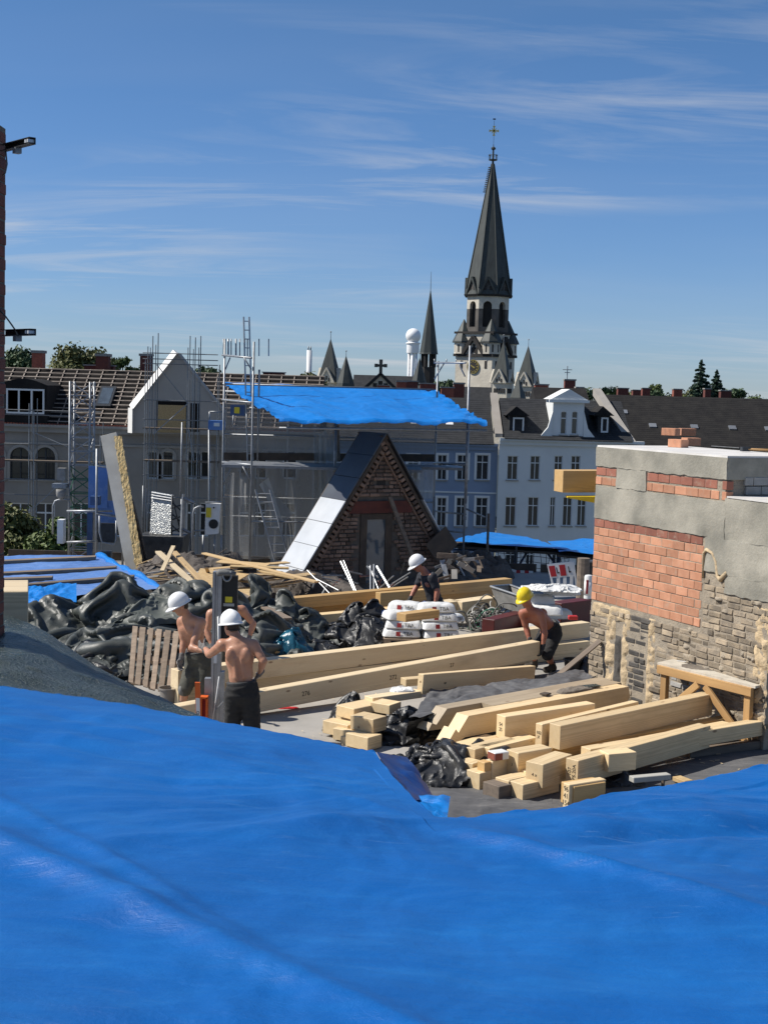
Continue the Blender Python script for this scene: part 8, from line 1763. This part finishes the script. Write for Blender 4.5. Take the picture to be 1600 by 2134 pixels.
    for s_ in ('L', 'R'):
        an, to, kn = J['an' + s_], J['to' + s_], J['kn' + s_]; B_ = Field(np.minimum(np.array(an), np.array(to)) - .13, np.maximum(np.array(an), np.array(to)) + .13, .011)
        B_.cap(an + (kn - an).normalized() * .06, an - V(0, 0, .03), .052, .05, .02); B_.cap(an - V(0, 0, .035), to, .05, .046, .03); B_.plane((0, 0, .004), (0, 0, -1)); B_.build('boot', 'boot', o)
    return o, dict(f=f, up=up, r=r, fc=fc, upc=upc, sr=sr, hd=hd)
# ---- A: front worker, back to the camera, left arm stretched to the column
DA = 15.5
A = lambda px, py, dd=0.: Dp(px, py, DA + dd)
JA = dict(pelvis=A(505, 1440), chest=A(500, 1372, .02), neck=A(496, 1334, .03), head=A(482, 1303, .10), shL=A(464, 1343, .04), shR=A(527, 1343, .02), elL=A(437, 1364, .30), wrL=A(428, 1351, .50), elR=A(549, 1377, -.05), wrR=A(541, 1404, .10),
          hipL=A(489, 1452), hipR=A(521, 1452), knL=A(484, 1530, .12), knR=A(527, 1530, .02), anL=A(486, 1602, .05), anR=A(528, 1602, -.05), toL=A(476, 1612, .24), toR=A(530, 1612, .16))
for k in ('anL', 'anR'): JA[k].z = .09
for k in ('toL', 'toR'): JA[k].z = .045
pa, ia = person('shirtless worker in white helmet and black shorts, back turned, reaching to the lift column', JA, (-.62, .72, -.35), (-.12, .10, 1), 'skin', 'cloth_black', hat='helmet_white', hems=1.25, glove=('glove_grey', 'glove_grey'), gdir={'L': (V(-.7, .6, .25), V(.6, .7, 0), .6), 'R': (V(-.5, .4, -.7), V(-.8, .2, .4), .9)}, seed=1)
MB().path([ia['hd'] + ia['r'] * s_ * .078 + ia['f'] * f_ + ia['up'] * u_ for s_, f_, u_ in ((-1, .06, .06), (-1.02, .02, 0), (-1.02, -.03, -.04), (-.75, -.085, -.055), (0, -.108, -.05), (.75, -.085, -.055), (1.02, -.03, -.04), (1.02, .02, 0), (1, .06, .06))], .006, 6).build('helmet_strap', 'strap', pa, smooth=True)
# ---- B: left worker bending beside the column
DB_ = 18.0
B = lambda px, py, dd=0.: Dp(px, py, DB_ + dd)
JB = dict(pelvis=B(414, 1372), chest=B(402, 1316, -.05), neck=B(393, 1287, -.10), head=B(376, 1262, -.16), shR=B(379, 1294, -.02), shL=B(420, 1296, -.20), elR=B(383, 1340, -.06), wrR=B(378, 1372, -.12), elL=B(400, 1350, -.32), wrL=B(432, 1358, -.45),
          hipR=B(404, 1384, .02), hipL=B(426, 1384, -.04), knR=B(386, 1436, -.14), knL=B(422, 1440, -.10), anR=B(379, 1488, -.0), anL=B(420, 1488, .05), toR=B(368, 1500, -.12), toL=B(410, 1500, -.08))
for k in ('anL', 'anR'): JB[k].z = .09
for k in ('toL', 'toR'): JB[k].z = .045
pb, ib = person('shirtless worker in white helmet and grey-green shorts bending left of the lift column', JB, (-.80, -.35, -.55), (-.40, -.12, .9), 'skin', 'cloth_olive', hat='helmet_white', hems=1.0, glove=('glove_grey', 'glove_grey'), gdir={'R': (V(-.15, -.1, -1), V(.4, -.5, 0), .8)}, seed=2)
Kp = Field(np.array(JB['knR']) - .14, np.array(JB['knR']) + .14, .009); Kp.ell(JB['knR'] + V(-.03, -.035, -.01), (.055, .055, .075), None, .02); Kp.build('knee_pad', 'pad_grey', pb)
tt_ = bpy.data.objects.new('tattoo', None) if False else None
# ---- C: worker behind the column, bent forward, arms hanging
DC_ = 19.3
Cc = lambda px, py, dd=0.: Dp(px, py, DC_ + dd)
JC = dict(pelvis=Cc(476, 1330, .35), chest=Cc(474, 1286, .12), neck=Cc(474, 1268, -.08), head=Cc(474, 1264, -.24), shL=Cc(504, 1270, -.02), shR=Cc(440, 1278, -.02), elL=Cc(528, 1300, .0), wrL=Cc(518, 1334, -.08), elR=Cc(432, 1318, -.05), wrR=Cc(444, 1350, -.15),
          hipL=Cc(489, 1340, .35), hipR=Cc(463, 1340, .35), knL=Cc(492, 1396, .15), knR=Cc(460, 1396, .15), anL=Cc(490, 1448, .3), anR=Cc(460, 1448, .3), toL=Cc(490, 1452, .08), toR=Cc(458, 1452, .08))
for k in ('anL', 'anR'): JC[k].z = .09
for k in ('toL', 'toR'): JC[k].z = .045
pc, ic = person('shirtless worker mostly hidden behind the lift column, only shoulder and bent arm showing', JC, (0, -.55, -.83), (0, -.83, .55), 'skin', 'cloth_olive', h=.013, hems=1.0, seed=3)
# ---- D: yellow helmet, bent over, lifting the beam end
DD = 21.4
Dd = lambda px, py, dd=0.: Dp(px, py, DD + dd)
JD = dict(pelvis=Dd(1148, 1311, .12), chest=Dd(1122, 1288, .0), neck=Dd(1104, 1271, -.10), head=Dd(1094, 1247, -.17), shR=Dd(1088, 1277, .03), shL=Dd(1127, 1280, -.20), elR=Dd(1097, 1312, .02), wrR=Dd(1104, 1338, -.08), elL=Dd(1135, 1318, -.28), wrL=Dd(1130, 1350, -.30),
          hipR=Dd(1136, 1320, .14), hipL=Dd(1156, 1322, .02), knR=Dd(1112, 1356, .0), knL=Dd(1140, 1364, -.20), anR=Dd(1113, 1392, .16), anL=Dd(1152, 1396, -.02), toR=Dd(1096, 1400, .1), toL=Dd(1136, 1404, -.12))
for k in ('anL', 'anR'): JD[k].z = .09
for k in ('toL', 'toR'): JD[k].z = .045
pd_, id_ = person('sunburnt shirtless worker in yellow helmet lifting the end of a long beam', JD, (-.50, -.70, -.50), (-.32, -.22, .92), 'skin_red', 'cloth_black', hat='helmet_yellow', hems=1.0, glove=('glove_dark', 'glove_dark'), gdir={'L': (V(-.25, -.1, -1), V(-1, -.2, 0), .95), 'R': (V(.1, -.2, -1), V(0, -1, 0), .95)}, seed=4)
# ---- E: black shirt, white helmet, leaning over the sacks
DE = 23.7
Ee = lambda px, py, dd=0.: Dp(px, py, DE + dd)
JE = dict(pelvis=Ee(908, 1262, .05), chest=Ee(897, 1218, -.02), neck=Ee(886, 1194, -.06), head=Ee(871, 1176, -.10), shR=Ee(880, 1200, .16), shL=Ee(900, 1202, -.22), elR=Ee(866, 1226, .10), wrR=Ee(853, 1250, -.02), elL=Ee(911, 1234, -.26), wrL=Ee(906, 1262, -.32),
          hipR=Ee(900, 1272, .12), hipL=Ee(914, 1272, -.05), knR=Ee(898, 1312, .0), knL=Ee(912, 1314, -.15), anR=Ee(902, 1340, .2), anL=Ee(918, 1344, .0), toR=Ee(890, 1345, .15), toL=Ee(904, 1348, -.06))
for k in ('anL', 'anR'): JE[k].z = .09
for k in ('toL', 'toR'): JE[k].z = .045
pe, ie = person('worker in white helmet and dark t-shirt stooping behind the cement sacks', JE, (-.80, -.25, -.62), (-.52, -.12, .85), 'skin_red', 'cloth_navy', h=.0125, hat='helmet_white', shirt='cloth_navy', hems=1.0, glove=('glove_dark', 'glove_dark'), gdir={'R': (V(-.5, -.3, -.8), V(-.6, 0, .4), .6)}, seed=5)
